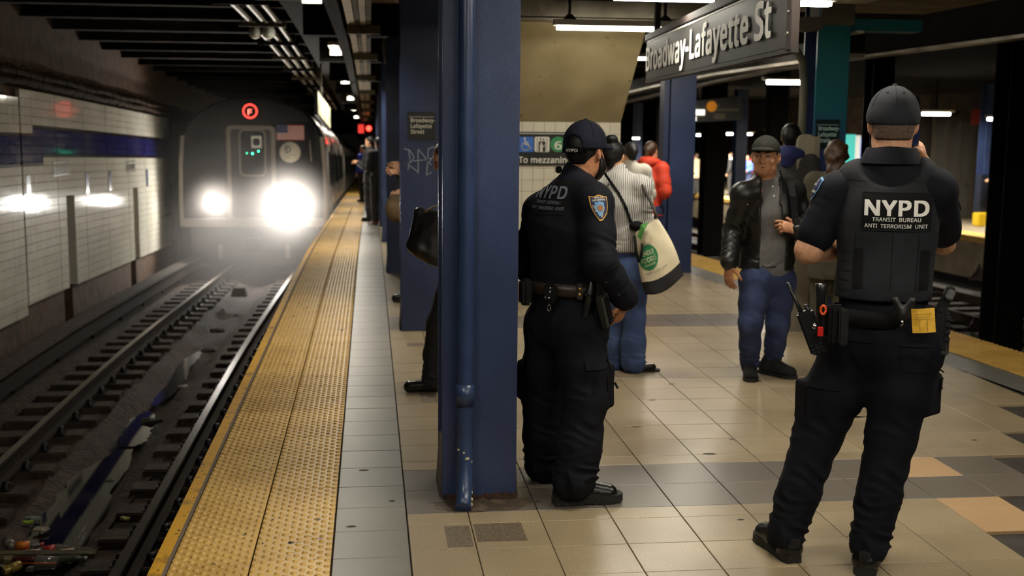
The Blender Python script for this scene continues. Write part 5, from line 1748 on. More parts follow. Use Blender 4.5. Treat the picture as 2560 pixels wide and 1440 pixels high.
def trouser_ops(S, J, g=1.0, fit=0.018, hemw=0.085, folds=1.0, kneew=0.075, top=None):
    fw = J['fw']
    top = lerp(J['pe'], J['wa'], 0.55) if top is None else top
    S.cone(J['pe'], top, 0.140 * g + fit, 0.126 * g + fit, 0.04, fw, 0.76)
    hipm = lerp(J['hiL'], J['hiR'], 0.5)
    for s in 'LR':
        hi, kn, an = J['hi' + s], J['kn' + s], J['an' + s]
        S.cone(lerp(hi, J['pe'], 0.25), hi, 0.105 * g + fit, 0.088 * g + fit, 0.05)
        m = lerp(hi, kn, 0.5)
        S.cone(hi, m, 0.092 * g + fit, (0.075 * g + kneew) / 2 + fit, 0.05, fold=[(0.004 * folds, 0.10, 1.5)])
        S.cone(m, kn, (0.075 * g + kneew) / 2 + fit, kneew, 0.03, fold=[(0.004 * folds, 0.06, 2.5)])
        lo = lerp(kn, an, 0.55)
        S.cone(kn, lo, kneew, lerp(kneew, hemw, 0.6), 0.03, fold=[(0.005 * folds, 0.065, 3.0)])
        S.cone(lo, an, lerp(kneew, hemw, 0.6), hemw, 0.03, fold=[(0.009 * folds, 0.055, 4.0), (0.004 * folds, 0.03, 6.0)])
    for s in 'LR':
        d = _n(J['an' + s] - J['kn' + s])
        S.cut_end = None

def shoe_ops(S, an, d, ln=0.29, wd=0.047, hi=0.09, toe=1.0):
    """boot upper from the ankle forward along d (flat direction); floor below"""
    d = _n((d[0], d[1], 0))
    z0 = J_floor
    h = np.array((an[0], an[1], z0)) - d * 0.075
    S.cone(h + d * 0.045 + np.array((0, 0, 0.055)), np.array((an[0], an[1], z0 + hi + 0.04)), 0.050, 0.050, 0.02)
    S.cone(h + d * 0.04 + np.array((0, 0, 0.045)), h + d * (ln - wd) + np.array((0, 0, 0.036 * toe)), 0.044, wd * 0.92, 0.03, (0, 0, 1), 0.85)
    S.cone(h + d * (ln * 0.45) + np.array((0, 0, 0.075)), h + d * (ln - wd) + np.array((0, 0, 0.040)), 0.040, 0.034, 0.03)
    S.cut(np.array((0, 0, z0 + 0.022)), (0, 0, -1))
def sole_mb(an, d, ln=0.29, wd=0.05, th=0.03, lug=0):
    d = _n((d[0], d[1], 0))
    n = np.array((-d[1], d[0], 0))
    h = np.array((an[0], an[1], J_floor)) - d * 0.082
    out = []
    prof = [(0.0, 0.55), (0.03, 0.82), (0.10, 0.80), (0.16, 0.86), (0.22, 1.04), (0.26, 0.95), (0.285, 0.70), (0.30, 0.35)]
    k = ln / 0.29
    pts = [(x * k, y * wd) for (x, y) in prof] + [(x * k, -y * wd) for (x, y) in prof[::-1]]
    b = MB()
    b.prism(pts, h + np.array((0, 0, 0.006 if lug else 0.001)), d, n, th)
    if lug:
        for i in range(9):
            x = (0.015 + i * 0.032) * k
            w2 = np.interp(x / k, [p[0] for p in prof], [p[1] for p in prof]) * wd
            if 0.115 * k < x < 0.15 * k:
                continue
            for sd in (-1, 1):
                c = h + d * x + n * sd * (w2 * 0.72) + np.array((0, 0, 0.010))
                b.cbox(c, (0.010, w2 * 0.32, 0.0095), np.stack([d, n, np.array((0, 0, 1.0))], 1))
    return b
J_floor = 0.0
def hem_cut(S, an, kn, up=0.0):
    d = _n(np.asarray(an) - np.asarray(kn))
    return np.asarray(an) + d * up, d

m_skin = mat('skin_warm', (196, 142, 108), 0.55, noise=(60, (178, 120, 90), 0.4, 0.7), spec=0.35)
m_skin2 = mat('skin_tan', (176, 122, 88), 0.55, noise=(60, (156, 102, 72), 0.4, 0.7), spec=0.35)
m_skin3 = mat('skin_light', (206, 156, 122), 0.55, noise=(60, (190, 138, 106), 0.4, 0.7), spec=0.35)
m_hairk = mat('black_hair', (12, 10, 9), 0.5, spec=0.3, noise=(60, (22, 18, 16), 0.45, 0.7), bump=(160, 0.35, 0.004))
m_hairb = mat('brown_hair', (74, 49, 28), 0.45, noise=(28, (38, 25, 15), 0.35, 0.7), bump=(90, 0.7, 0.008))
m_stub = mat('cropped_hair', (74, 60, 50), 0.85, noise=(300, (128, 100, 80), 0.45, 0.65), bump=(400, 0.6, 0.003))
m_navy = mat('navy_uniform', (15, 16, 25), 0.8, spec=0.2, noise=(14, (10, 11, 18), 0.4, 0.7), bump=(500, 0.15, 0.002))
m_navyp = mat('navy_trousers', (15, 16, 23), 0.85, spec=0.2, noise=(12, (10, 11, 16), 0.4, 0.7), bump=(450, 0.2, 0.002))
m_vest = mat('charcoal_vest', (34, 35, 40), 0.8, spec=0.25, noise=(16, (27, 28, 32), 0.4, 0.7), bump=(600, 0.25, 0.002))
m_vestd = mat('black_webbing', (12, 12, 13), 0.8, spec=0.2, bump=(500, 0.3, 0.002))
m_cap = mat('charcoal_cap', (40, 41, 46), 0.85, spec=0.2, bump=(600, 0.25, 0.002))
m_capn = mat('navy_cap', (16, 18, 32), 0.85, spec=0.2, bump=(600, 0.25, 0.002))
m_leather = mat('black_leather', (16, 15, 14), 0.40, noise=(20, (28, 27, 26), 0.4, 0.7), bump=(60, 0.25, 0.006))
m_belt = mat('belt_leather', (46, 34, 24), 0.45, noise=(30, (34, 25, 18), 0.4, 0.7))
m_boot = mat('boot_leather', (18, 17, 16), 0.25, noise=(14, (26, 24, 22), 0.4, 0.7), bump=(50, 0.2, 0.004))
m_rubber = mat('black_rubber', (24, 23, 21), 0.7)
m_denim = mat('blue_denim', (62, 82, 126), 0.85, noise=[(300, (44, 60, 98), 0.4, 0.7), (6, (78, 100, 146), 0.5, 0.75)])
m_denimd = mat('dark_denim', (42, 54, 92), 0.85, noise=[(300, (30, 39, 68), 0.4, 0.7), (7, (62, 76, 118), 0.52, 0.75)])
m_poly = mat('black_plastic', (26, 26, 27), 0.35)
m_kydex = mat('holster_plastic', (52, 50, 46), 0.4)
m_brass = mat('brass_snap', (200, 170, 90), 0.3, 0.9)
m_chrome = mat('chrome', (200, 200, 205), 0.15, 1.0)
m_patchw = mat('patch_white', (236, 232, 224), 0.6)
m_patchg = mat('patch_grey', (108, 110, 122), 0.6)
m_patchedge = mat('patch_gold', (214, 158, 48), 0.6)
m_patchblu = mat('patch_blue', (34, 36, 70), 0.6)
m_patchsky = mat('patch_sky', (110, 158, 200), 0.6)
m_patchbrn = mat('patch_brown', (160, 110, 66), 0.6)

# ---- officer in the vest, seen from behind -------------------------------------------------
def V(*a):
    return np.array(a, float)
def officer_vest():
    root = empty('person', (1.86, 4.25, 0), 'person in dark uniform and charcoal vest, back turned, holding a phone to the ear', 'person')
    fw = _n((0.38, 0.925, 0)); rt = _n((0.925, -0.38, 0)); up = V(0, 0, 1)
    J = dict(fw=fw, pe=at(2205, 838, 4.25), wa=at(2208, 735, 4.25), ch=at(2222, 545, 4.27), nk=at(2226, 425, 4.28), hd=at(2232, 345, 4.30),
             shL=at(2090, 482, 4.35), shR=at(2342, 474, 4.20), elL=at(2022, 625, 4.36), wrL=at(2150, 610, 4.62), elR=at(2360, 610, 4.46), wrR=at(2312, 412, 4.46),
             hiL=at(2140, 862, 4.31), hiR=at(2272, 862, 4.19), knL=at(2044, 1085, 4.37), knR=at(2228, 1085, 4.20), anL=at(1962, 1338, 4.33), anR=at(2172, 1362, 4.16))
    S = Sdf(0.006)
    body_ops(S, J, 1.0)
    S.cone(J['elL'], lerp(J['elL'], J['wrL'], 0.4), 0.049, 0.051, 0.02)
    S.cone(lerp(J['elL'], J['wrL'], 0.4), J['wrL'], 0.050, 0.032, 0.02)
    S.cone(lerp(J['shL'], J['elL'], 0.6), J['elL'], 0.055, 0.050, 0.02)
    hc = at(2232, 307, 4.31)
    HR = axes(_n(fw + rt * -0.05))
    head_ops(S, hc, HR, 1.03)
    S.cone(J['nk'], hc + up * -0.03, 0.066, 0.064, 0.03)
    hand_ops(S, J['wrR'], _n(at(2293, 330, 4.36) - J['wrR']), rt + fw * 0.2, -fw, (0.35, 0.45, 0.5, 0.6), 1.0)
    hand_ops(S, J['wrL'], _n(rt + fw * 0.1), fw, up, 0.5)
    S.build('body', m_skin3, root)
    # cropped hair and cap
    S = Sdf(0.006)
    S.ell(hc + HR @ V(0, -0.014, 0.026), V(0.0785, 0.099, 0.092), HR, 0.02)
    S.cone(hc + HR @ V(0, -0.044, -0.02), hc + HR @ V(0, -0.040, -0.058), 0.0715, 0.069, 0.03, HR[:, 1], 0.80)
    S.cut(hc + HR @ V(0, -0.005, 0), HR[:, 1])
    S.cut(hc + HR @ V(0, 0, -0.062), -up)
    S.build('cropped_hair', m_stub, root)
    S = Sdf(0.006)
    S.ell(hc + HR @ V(0, -0.004, 0.034), V(0.094, 0.112, 0.105), HR, 0.02)
    S.ell(hc + HR @ V(0, -0.004, 0.015), V(0.0945, 0.113, 0.07), HR, 0.02)
    S.cut(hc + HR @ V(0, 0, -0.004), _n(HR @ V(0, 0.06, -1)))
    cap = S.build('cap', m_cap, root)
    MB().lathe([(0.0, 0.008), (0.008, 0.006), (0.010, 0.0)], hc + HR @ V(0, -0.004, 0.139), up, 10).build('cap_button', m_cap, cap)
    b = MB()
    for a in (0, 60, 120, 180, 240, 300):
        pts = []
        for t in np.linspace(0.1, 1.35, 12):
            q = V(math.sin(math.radians(a)) * math.sin(t) * 0.0955, -0.004 + math.cos(math.radians(a)) * math.sin(t) * 0.1135, 0.034 + math.cos(t) * 0.1062)
            pts.append(hc + HR @ q)
        b.tube(pts, 0.0007, 4)
    b.build('cap_seam', m_vestd, cap)
    for sx in (-0.5, 0.45):
        q = V(math.sin(sx) * math.sin(0.75) * 0.095, -0.004 - math.cos(sx) * math.sin(0.75) * 0.113, 0.034 + math.cos(0.75) * 0.106)
        MB().lathe([(0.0, 0.001), (0.004, 0.001), (0.005, 0.0)], hc + HR @ q, HR @ (q - V(0, 0, 0.034)), 8).build('cap_eyelet', m_vestd, cap)
    S = Sdf(0.006)
    S.ell(hc + HR @ V(0, 0.14, -0.0), V(0.075, 0.07, 0.012), HR, 0.02)
    S.build('cap_brim', m_cap, cap)
    # shirt
    S = Sdf(0.007)
    shirt_ops(S, J, 1.04, 0.016, 0.36, collar=False, sw=0.94, hem=at(2205, 815, 4.25), folds=0.6)
    for s in 'LR':
        S.cone(lerp(J['nk'], J['hd'], 0.25), lerp(J['nk'], J['sh' + s], 0.85) + up * 0.012, 0.060, 0.050, 0.04)
    S.cone(J['nk'] + up * -0.02, J['nk'] + up * 0.035 + fw * 0.01, 0.090, 0.078, 0.03)
    S.noise = 0.0012
    shirt = S.build('shirt', m_navy, root)
    col = MB()
    cc = at(2228, 388, 4.275)
    n = 40
    vs = []
    for (r, z) in ((0.116, -0.030), (0.092, 0.026), (0.088, 0.029), (0.084, 0.026), (0.106, -0.030)):
        for k in range(n):
            a = math.pi * 1.5 + (k / (n - 1) - 0.5) * 5.2
            vs.append(cc + rt * math.cos(a) * r + fw * math.sin(a) * r * 0.86 + up * (z - 0.010 * (math.cos(a - math.pi * 1.5) < 0) * 0))
    col.add(vs, [(q * n + k, q * n + k + 1, (q + 1) * n + k + 1, (q + 1) * n + k) for q in range(4) for k in range(n - 1)], True)
    col.build('collar', m_navy, shirt)
    # vest
    S = Sdf(0.007)
    S.cone(at(2205, 725, 4.25), J['wa'], 0.172, 0.166, 0.03, fw, 0.83)
    S.cone(J['wa'], J['ch'], 0.166, 0.192, 0.04, fw, 0.77)
    S.cone(J['ch'], lerp(J['ch'], J['nk'], 0.62), 0.190, 0.150, 0.04, fw, 0.70)
    for s in 'LR':
        S.cone(lerp(J['ch'], J['sh' + s], 0.35), lerp(J['nk'], J['sh' + s], 0.62) + up * 0.018, 0.095, 0.076, 0.04)
        sg = -1 if s == 'L' else 1
        S.cone(J['sh' + s] + rt * sg * 0.06 + up * -0.06, J['sh' + s] + rt * sg * 0.055 + up * -0.24, 0.085, 0.04, 0.02, sub=True)
    S.cone(J['nk'] + up * 0.05 - fw * 0.10, J['nk'] + up * 0.05 + fw * 0.1, 0.105, 0.105, 0.02, sub=True)
    S.ell(J['nk'] - fw * 0.11 + up * 0.036, V(0.125, 0.10, 0.088), axes(fw), 0.015, True)
    S.cut(at(2205, 743, 4.25), -up)
    S.noise = 0.0008
    vest = S.build('vest', m_vest, root)
    bv = bvh_of(vest)
    # back panel: frame facing the camera
    nv = _n(-fw)
    ux, uy = rt, up
    c = at(2245, 533, 4.05)
    def vd(name, pts, fs, m, off, cc=c, parent=vest):
        return drape(name, pts, fs, cc, ux, uy, bv, m, parent, off)
    sc_ = 4.18 / FPX * 1.085
    pw, ph = 166 * sc_, 94 * sc_
    v2, f2 = fan(rect(pw, ph, 0.004))
    vd('name_panel', v2, f2, m_vestd, 0.0045)
    po, pi = np.array(rect(pw, ph, 0.004)), np.array(rect(pw - 0.008, ph - 0.008, 0.003))
    v2, f2 = ring(po, pi)
    vd('panel_edge', v2, f2, m_vest, 0.006)
    for (t, y0, size, width, bold) in (('NYPD', -0.017, 0.094, 149 * sc_, 0.03), ('TRANSIT  BUREAU', -0.039, 0.0245, 112 * sc_, 0.012), ('ANTI  TERRORISM  UNIT', -0.063, 0.0245, 146 * sc_, 0.012)):
        p, f = text_geo(t, size, bold)
        p = p - V((p[:, 0].min() + p[:, 0].max()) / 2, 0)
        p[:, 0] *= width / (p[:, 0].max() - p[:, 0].min())
        p[:, 1] += y0 + 0.002
        vd('panel_lettering', p, f, m_patchw, 0.0075)
    # seams, velcro strips, loops
    for px in (2140, 2235, 2302):
        a = at(px, 590, 4.05)
        v2, f2 = strokes([[(0, 0), (0.004 * (2225 - px) / 60, -0.215)]], 0.0025)
        vd('vest_seam', v2, f2, m_vestd, 0.001, a)
    for (px, w_) in ((2145, 0.034), (2315, 0.034)):
        a = at(px, 682, 4.05)
        v2, f2 = fan(rect(w_, 0.150, 0.003))
        vd('velcro_strip', v2, f2, m_vestd, 0.003, a)
    for (px, w_) in ((2105, 0.055), (2352, 0.040)):
        for k in range(5):
            a = at(px, 640 + 24 * k, 4.1)
            v2, f2 = strokes([[(-w_ / 2, 0), (w_ / 2, 0)]], 0.003)
            vd('webbing_seam', v2, f2, m_vestd, 0.0015, a)
    v2, f2 = strokes([[(-0.155, 0.0), (0.155, 0.0)]], 0.003)
    vd('vest_seam', v2, f2, m_vestd, 0.0015, at(2222, 458, 4.05))
    # shoulder patches
    bs = bvh_of(shirt)
    c = at(2050, 474, 4.36)
    nl = _n(-rt * 0.97 - fw * 0.10 + up * 0.22)
    uxp = _n(np.cross(up, nl)); uyp = np.cross(nl, uxp)
    shl = [(-0.032, 0.042), (0, 0.05), (0.032, 0.042), (0.034, 0.0), (0.022, -0.03), (0, -0.05), (-0.022, -0.03), (-0.034, 0.0)]
    for (k, m, nm, off) in ((1.0, m_patchsky, 'patch_rim', 0.003), (0.88, m_patchblu, 'patch_ground', 0.0045)):
        v2, f2 = fan([(x * k, y * k) for (x, y) in shl]); drape(nm, v2, f2, c, uxp, uyp, bs, m, shirt, off)
    for y0, t in ((0.012, 'POLICE'), (-0.016, 'NEW YORK')):
        p, f = text_geo(t, 0.016, 0.01); p = p - V((p[:, 0].max()) / 2, 0) + V(0, y0)
        p[:, 0] *= 0.9
        drape('patch_lettering', p, f, c, uxp, uyp, bs, m_patchw, shirt, 0.006)
    c = at(2392, 500, 4.3)
    nl = _n(rt * 0.9 - fw * 0.25 + up * 0.15)
    uxp = _n(np.cross(up, nl)); uyp = np.cross(nl, uxp)
    for (k, m, nm, off) in ((1.0, m_patchedge, 'patch_rim', 0.003), (0.88, m_patchblu, 'patch_ground', 0.0045)):
        v2, f2 = fan([(x * k, y * k) for (x, y) in shl]); drape(nm, v2, f2, c, uxp, uyp, bs, m, shirt, off)
    # tattoo on the forearm
    bb = bvh_of([o for o in root.children if o.name.startswith('body')][0])
    v2, f2 = strokes([[(-0.020, 0.006), (-0.018, -0.008), (-0.012, 0.004), (-0.010, -0.008)], [(-0.004, 0.008), (-0.004, -0.010), (0.004, -0.004), (-0.004, 0.002)], [(0.010, 0.006), (0.010, -0.008), (0.016, 0.0), (0.020, -0.010)], [(-0.022, 0.0), (0.02, -0.002)]], 0.004)
    drape('tattoo', v2, f2, at(2020, 607, 4.2), rt, up, bb, mat('tattoo_ink', (92, 62, 48), 0.6), root, 0.001)
    # phone at the right ear
    p0 = at(2290, 318, 4.36)
    Rp = np.stack([_n(rt * 0.3 + fw * 0.9), _n(np.cross(up * 0.95 + fw * 0.1, rt * 0.3 + fw * 0.9)), _n(up * 0.95)], 1)
    phone = empty('mobile_phone', p0, 'dark phone held to the ear of the officer in the vest', 'phone')
    MB().cbox(p0, (0.036, 0.005, 0.074), Rp, 0.003).build('phone_body', mat('phone_blue', (30, 40, 70), 0.25), phone)
    # trousers
    S = Sdf(0.007)
    trouser_ops(S, J, 1.10, 0.026, 0.076, 0.9, 0.094)
    for (px, py, Y, sgn) in ((2022, 1000, 4.36, -1), (2318, 985, 4.17, 1)):
        nrm = _n(rt * sgn * 0.8 - fw * 0.5)
        S.box(at(px, py, Y), (0.038, 0.022, 0.066), np.stack([_n(np.cross(up, nrm)), nrm, up], 1), 0.015, 0.02)
    S.noise = 0.0015
    tr = S.build('trousers', m_navyp, root)
    bt = bvh_of(tr)
    for (px, py, sgn) in ((2012, 1000, -1), (2322, 985, 1)):
        nrm = _n(rt * sgn * 0.8 - fw * 0.55)
        uxp = _n(np.cross(up, nrm))
        c = at(px, py, 4.25)
        v2, f2 = ring(np.array(rect(0.115, 0.155, 0.012)), np.array(rect(0.110, 0.150, 0.010)))
        drape('cargo_pocket', v2, f2, c, uxp, up, bt, m_vestd, tr, 0.002)
        v2, f2 = fan(rect(0.122, 0.046, 0.006))
        drape('pocket_flap', v2, f2, c + up * 0.062, uxp, up, bt, m_navyp, tr, 0.006)
    for (px, w_) in ((2140, 0.115), (2290, 0.115)):
        v2, f2 = ring(np.array(rect(w_, 0.125, 0.01)), np.array(rect(w_ - 0.004, 0.121, 0.008)))
        drape('back_pocket', v2, f2, at(px, 893, 4.05), rt, up, bt, m_vestd, tr, 0.002)
        v2, f2 = fan(rect(w_ + 0.006, 0.040, 0.004))
        drape('pocket_flap', v2, f2, at(px, 856, 4.05), rt, up, bt, m_navyp, tr, 0.005)
    # belt
    def belt(c0, c1, ra, fs, m, nm, parent):
        b = MB()
        n = 48
        vs = []
        for (c, rr) in ((c0, ra), (c1, ra)):
            for k in range(n):
                a = 6.283 * k / n
                vs.append(c + rt * math.cos(a) * rr + fw * math.sin(a) * rr * fs)
        for (c, rr) in ((c1, ra - 0.006), (c0, ra - 0.006)):
            for k in range(n):
                a = 6.283 * k / n
                vs.append(c + rt * math.cos(a) * rr + fw * math.sin(a) * rr * fs)
        fsq = [(r * n + k, r * n + (k + 1) % n, ((r + 1) % 4) * n + (k + 1) % n, ((r + 1) % 4) * n + k) for r in range(4) for k in range(n)]
        b.add(vs, fsq, True)
        return b.build(nm, m, parent)
    bc0, bc1 = at(2205, 806, 4.25), at(2205, 766, 4.25)
    belt(bc0, bc1, 0.186, 0.80, m_vestd, 'duty_belt', root)
    def on_belt(px, py, out=0.0, Y0=None):
        """point on the belt's outside under pixel px"""
        base = at(px, py, 4.25)
        x = np.clip((base - lerp(bc0, bc1, 0.5)) @ rt, -0.185, 0.185)
        y = -math.sqrt(max(0.0, 1 - (x / 0.186) ** 2)) * 0.186 * 0.80
        p = lerp(bc0, bc1, 0.5) + rt * x + fw * y
        p[2] = base[2]
        nrm = _n(rt * x / 0.186 ** 2 + fw * y / (0.186 * 0.8) ** 2)
        return p + nrm * out, nrm
    gear = empty('utility_gear', (1.7, 4.1, 0.9))
    bpy.data.objects.remove(gear)
    # radio in its carrier
    p, nrm = on_belt(2062, 800, 0.03)
    rd = at(2030, 830, 4.18)
    Rr = np.stack([_n(rt * 0.92 + up * 0.38), _n(-fw), _n(up * 0.92 - rt * 0.38)], 1)
    rad = MB().cbox(rd, (0.031, 0.022, 0.085), Rr, 0.008).build('radio', m_poly, root, label='black two-way radio with antenna')
    MB().tube([rd + Rr @ V(-0.012, 0, 0.08), rd + Rr @ V(-0.014, 0, 0.12), rd + Rr @ V(-0.020, 0, 0.205)], [0.010, 0.008, 0.0065], 8).build('antenna', m_poly, rad)
    MB().lathe([(0.0, 0.022), (0.008, 0.022), (0.009, 0.0)], rd + Rr @ V(0.014, 0, 0.083), Rr[:, 2], 10).build('knob', m_poly, rad)
    b = MB()
    for i in range(3):
        for j in range(3):
            b.cbox(rd + Rr @ V(-0.018 + 0.018 * i, 0.024, -0.045 - 0.016 * j), (0.005, 0.003, 0.0045), Rr, 0.001)
    b.build('keypad', m_vest, rad, kind='stuff')
    MB().lathe([(0.0, 0.008), (0.010, 0.008), (0.012, 0.0)], rd + Rr @ V(0.018, 0.022, 0.02), Rr[:, 1], 12).build('clip_stud', m_chrome, rad)
    # torch standing in its loop
    t0 = at(2051, 758, 4.22)
    tch = MB().lathe([(0.0, -0.09), (0.017, -0.09), (0.017, 0.03), (0.021, 0.045), (0.021, 0.072), (0.019, 0.074), (0.0, 0.074)], t0, up, 16).build('torch', m_poly, root)
    MB().lathe([(0.0, 0.0755), (0.0205, 0.075), (0.021, 0.070)], t0, up, 16).build('torch_bezel', m_chrome, tch)
    # glove pouch with orange key ring, red tab
    pg, nrm = on_belt(2075, 795, 0.028)
    Rg = np.stack([_n(np.cross(up, nrm)), nrm, up], 1)
    MB().cbox(at(2072, 800, 4.14), (0.024, 0.018, 0.055), axes(_n(fw - rt * 0.4)), 0.008).build('tool_pouch', m_vestd, root)
    a = at(2058, 775, 4.10)
    MB().tube([a + rt * 0.013 * math.cos(t) * 0.7 + up * 0.016 * math.sin(t) for t in np.linspace(0, 6.283, 18)], 0.0045, 6).build('orange_ring', mat('orange_plastic', (226, 84, 30), 0.4), root)
    MB().cbox(at(2051, 829, 4.11), (0.010, 0.008, 0.017), axes(_n(fw - rt * 0.1)), 0.002).build('red_tab', mat('red_plastic', (200, 30, 24), 0.4), root)
    MB().cbox(at(2089, 812, 4.10), (0.026, 0.017, 0.075), axes(_n(fw - rt * 0.35)), 0.009).build('pouch', m_vestd, root)
    MB().cbox(at(2108, 818, 4.07), (0.017, 0.014, 0.068), axes(_n(fw - rt * 0.2)), 0.006).build('magazine_pouch', m_leather, root)
    # handcuff case / leather key holder in the middle
    k0 = at(2257, 772, 4.03)
    S = Sdf(0.004)
    S.cone(k0 + rt * -0.028 + up * 0.030, k0 + up * -0.022, 0.014, 0.017, 0.01, fw, 0.7)
    S.cone(k0 + rt * 0.030 + up * 0.030, k0 + up * -0.022, 0.014, 0.017, 0.01, fw, 0.7)
    S.cone(k0 + up * -0.020, k0 + up * -0.034, 0.017, 0.009, 0.01, fw, 0.7)
    S.build('key_holder', m_leather, root)
    MB().lathe([(0.0, 0.012), (0.006, 0.010), (0.006, -0.006), (0.003, -0.012), (0.0, -0.014)], k0 + up * -0.052, up, 8).build('key_snap', m_chrome, root)
    # yellow booklet in the back pocket
    c = at(2309, 802, 4.0)
    nb = MB()
    Rb = np.stack([_n(rt * 0.99 + up * 0.11), _n(-fw), _n(up * 0.99 - rt * 0.11)], 1)
    vs, fs = [], []
    for j in range(5):
        for i in range(5):
            x, z = (i / 4 - 0.5) * 0.080, (j / 4 - 0.5) * 0.088
            vs.append(c + Rb @ V(x, 0.004 - 0.010 * (i / 4 - 0.5) ** 2 * 4, z))
    vs2 = [q - Rb[:, 1] * 0.006 for q in vs]
    nb.add(vs + vs2, [(5 * j + i, 5 * j + i + 1, 5 * j + i + 6, 5 * j + i + 5) for j in range(4) for i in range(4)] + [(25 + 5 * j + i + 5, 25 + 5 * j + i + 6, 25 + 5 * j + i + 1, 25 + 5 * j + i) for j in range(4) for i in range(4)]
           + [(i, 25 + i, 26 + i, i + 1) for i in range(4)] + [(5 * j + 4, 25 + 5 * j + 4, 25 + 5 * j + 9, 5 * j + 9) for j in range(4)] + [(5 * j + 5, 30 + 5 * j, 25 + 5 * j, 5 * j) for j in range(4)] + [(21 + i, 46 + i, 45 + i, 20 + i) for i in range(4)])
    book = empty('booklet', c, 'yellow printed booklet tucked in the vested officer’s back pocket', 'booklet')
    nb.build('cover', mat('yellow_paper', (236, 184, 60), 0.6, noise=(30, (214, 160, 44), 0.45, 0.7)), book)
    mk = mat('booklet_ink', (96, 70, 30), 0.7)
    f0 = c + Rb[:, 1] * 0.005
    lettering('print', 'THE CITY OF NEW YORK', f0 + Rb @ V(-0.028, 0, 0.022), Rb[:, 0], Rb[:, 2], 0.008, mk, book, width=0.056, off=0.001)
    lettering('print', 'MEMORANDUM BOOK', f0 + Rb @ V(-0.026, 0, 0.012), Rb[:, 0], Rb[:, 2], 0.007, mk, book, width=0.05, off=0.001)
    v2, f2 = strokes([[(-0.034, 0.006), (0.036, 0.006)], [(-0.014, 0.004), (-0.014, -0.038)], [(0.012, 0.004), (0.012, -0.038)]], 0.0012)
    MB().add([f0 + Rb @ V(p[0], 0.001, p[1]) for p in v2], f2).build('ruling', mk, book)
    # pistol in its holster on the right hip
    h0 = at(2352, 812, 4.10)
    Rh = np.stack([_n(rt), _n(-fw), up], 1)
    hol = MB().cbox(h0 + V(0, 0, -0.02), (0.028, 0.030, 0.075), Rh, 0.008).build('holster', m_poly, root)
    MB().cbox(h0 + rt * 0.010 + V(0, 0, -0.085), (0.022, 0.024, 0.03), Rh, 0.008).build('holster_muzzle', m_kydex, hol)
    for k in range(4):
        MB().cbox(h0 + rt * 0.022 - fw * 0.03 + V(0, 0, 0.03 - 0.026 * k), (0.010, 0.006, 0.008), Rh, 0.002).build('holster_rib', m_vest, hol)
    Rgp = np.stack([_n(rt * 0.9 + up * -0.35), _n(-fw), _n(up * 0.9 + rt * 0.35)], 1)
    grip = MB().cbox(h0 + rt * 0.012 + up * 0.095, (0.017, 0.030, 0.052), Rgp, 0.006).build('pistol_grip', m_poly, root, label='black pistol grip')
    MB().cbox(at(2375, 736, 4.06), (0.014, 0.022, 0.018), Rgp, 0.005).build('magazine_base', mat('grip_grey', (92, 92, 90), 0.5), grip)
    a = at(2343, 738, 4.12)
    MB().tube([a + rt * 0.020 * math.cos(t) + up * 0.012 * math.sin(t) for t in np.linspace(0.3, 3.0, 10)], 0.003, 6).build('holster_hood', m_vest, hol)
    v2, f2 = strokes([[(0, 0), (0.018, 0.002), (0.03, -0.006)]], 0.006)
    MB().add([at(2338, 925, 4.1) + rt * p[0] + up * p[1] for p in v2], f2).build('pocket_tab', m_navyp, tr)
    # boots
    for s, d in (('L', _n(fw * 0.8 - rt * 0.45)), ('R', _n(fw * 0.95 + rt * 0.12))):
        an = J['an' + s].copy()
        S = Sdf(0.005)
        hd_ = at(1962, 1392, 4.33) if s == 'L' else at(2165, 1425, 4.16)
        an[0], an[1] = hd_[0], hd_[1]
        shoe_ops(S, an, d, 0.295, 0.05, 0.10)
        sh = S.build('boot', m_boot, root)
        sole_mb(an, d, 0.30, 0.053, 0.032).build('boot_sole', m_rubber, sh)
        hp = V(an[0], an[1], 0.075) - d * 0.076
        MB().cbox(hp, (0.022, 0.006, 0.024), axes(d), 0.004).build('heel_counter', m_rubber, sh)
        for k in range(3):
            MB().cbox(hp - d * 0.004 + V(0, 0, 0.012 - 0.012 * k), (0.014, 0.004, 0.003), axes(d), 0.001).build('heel_ridge', m_poly, sh)
    return root
officer_vest()

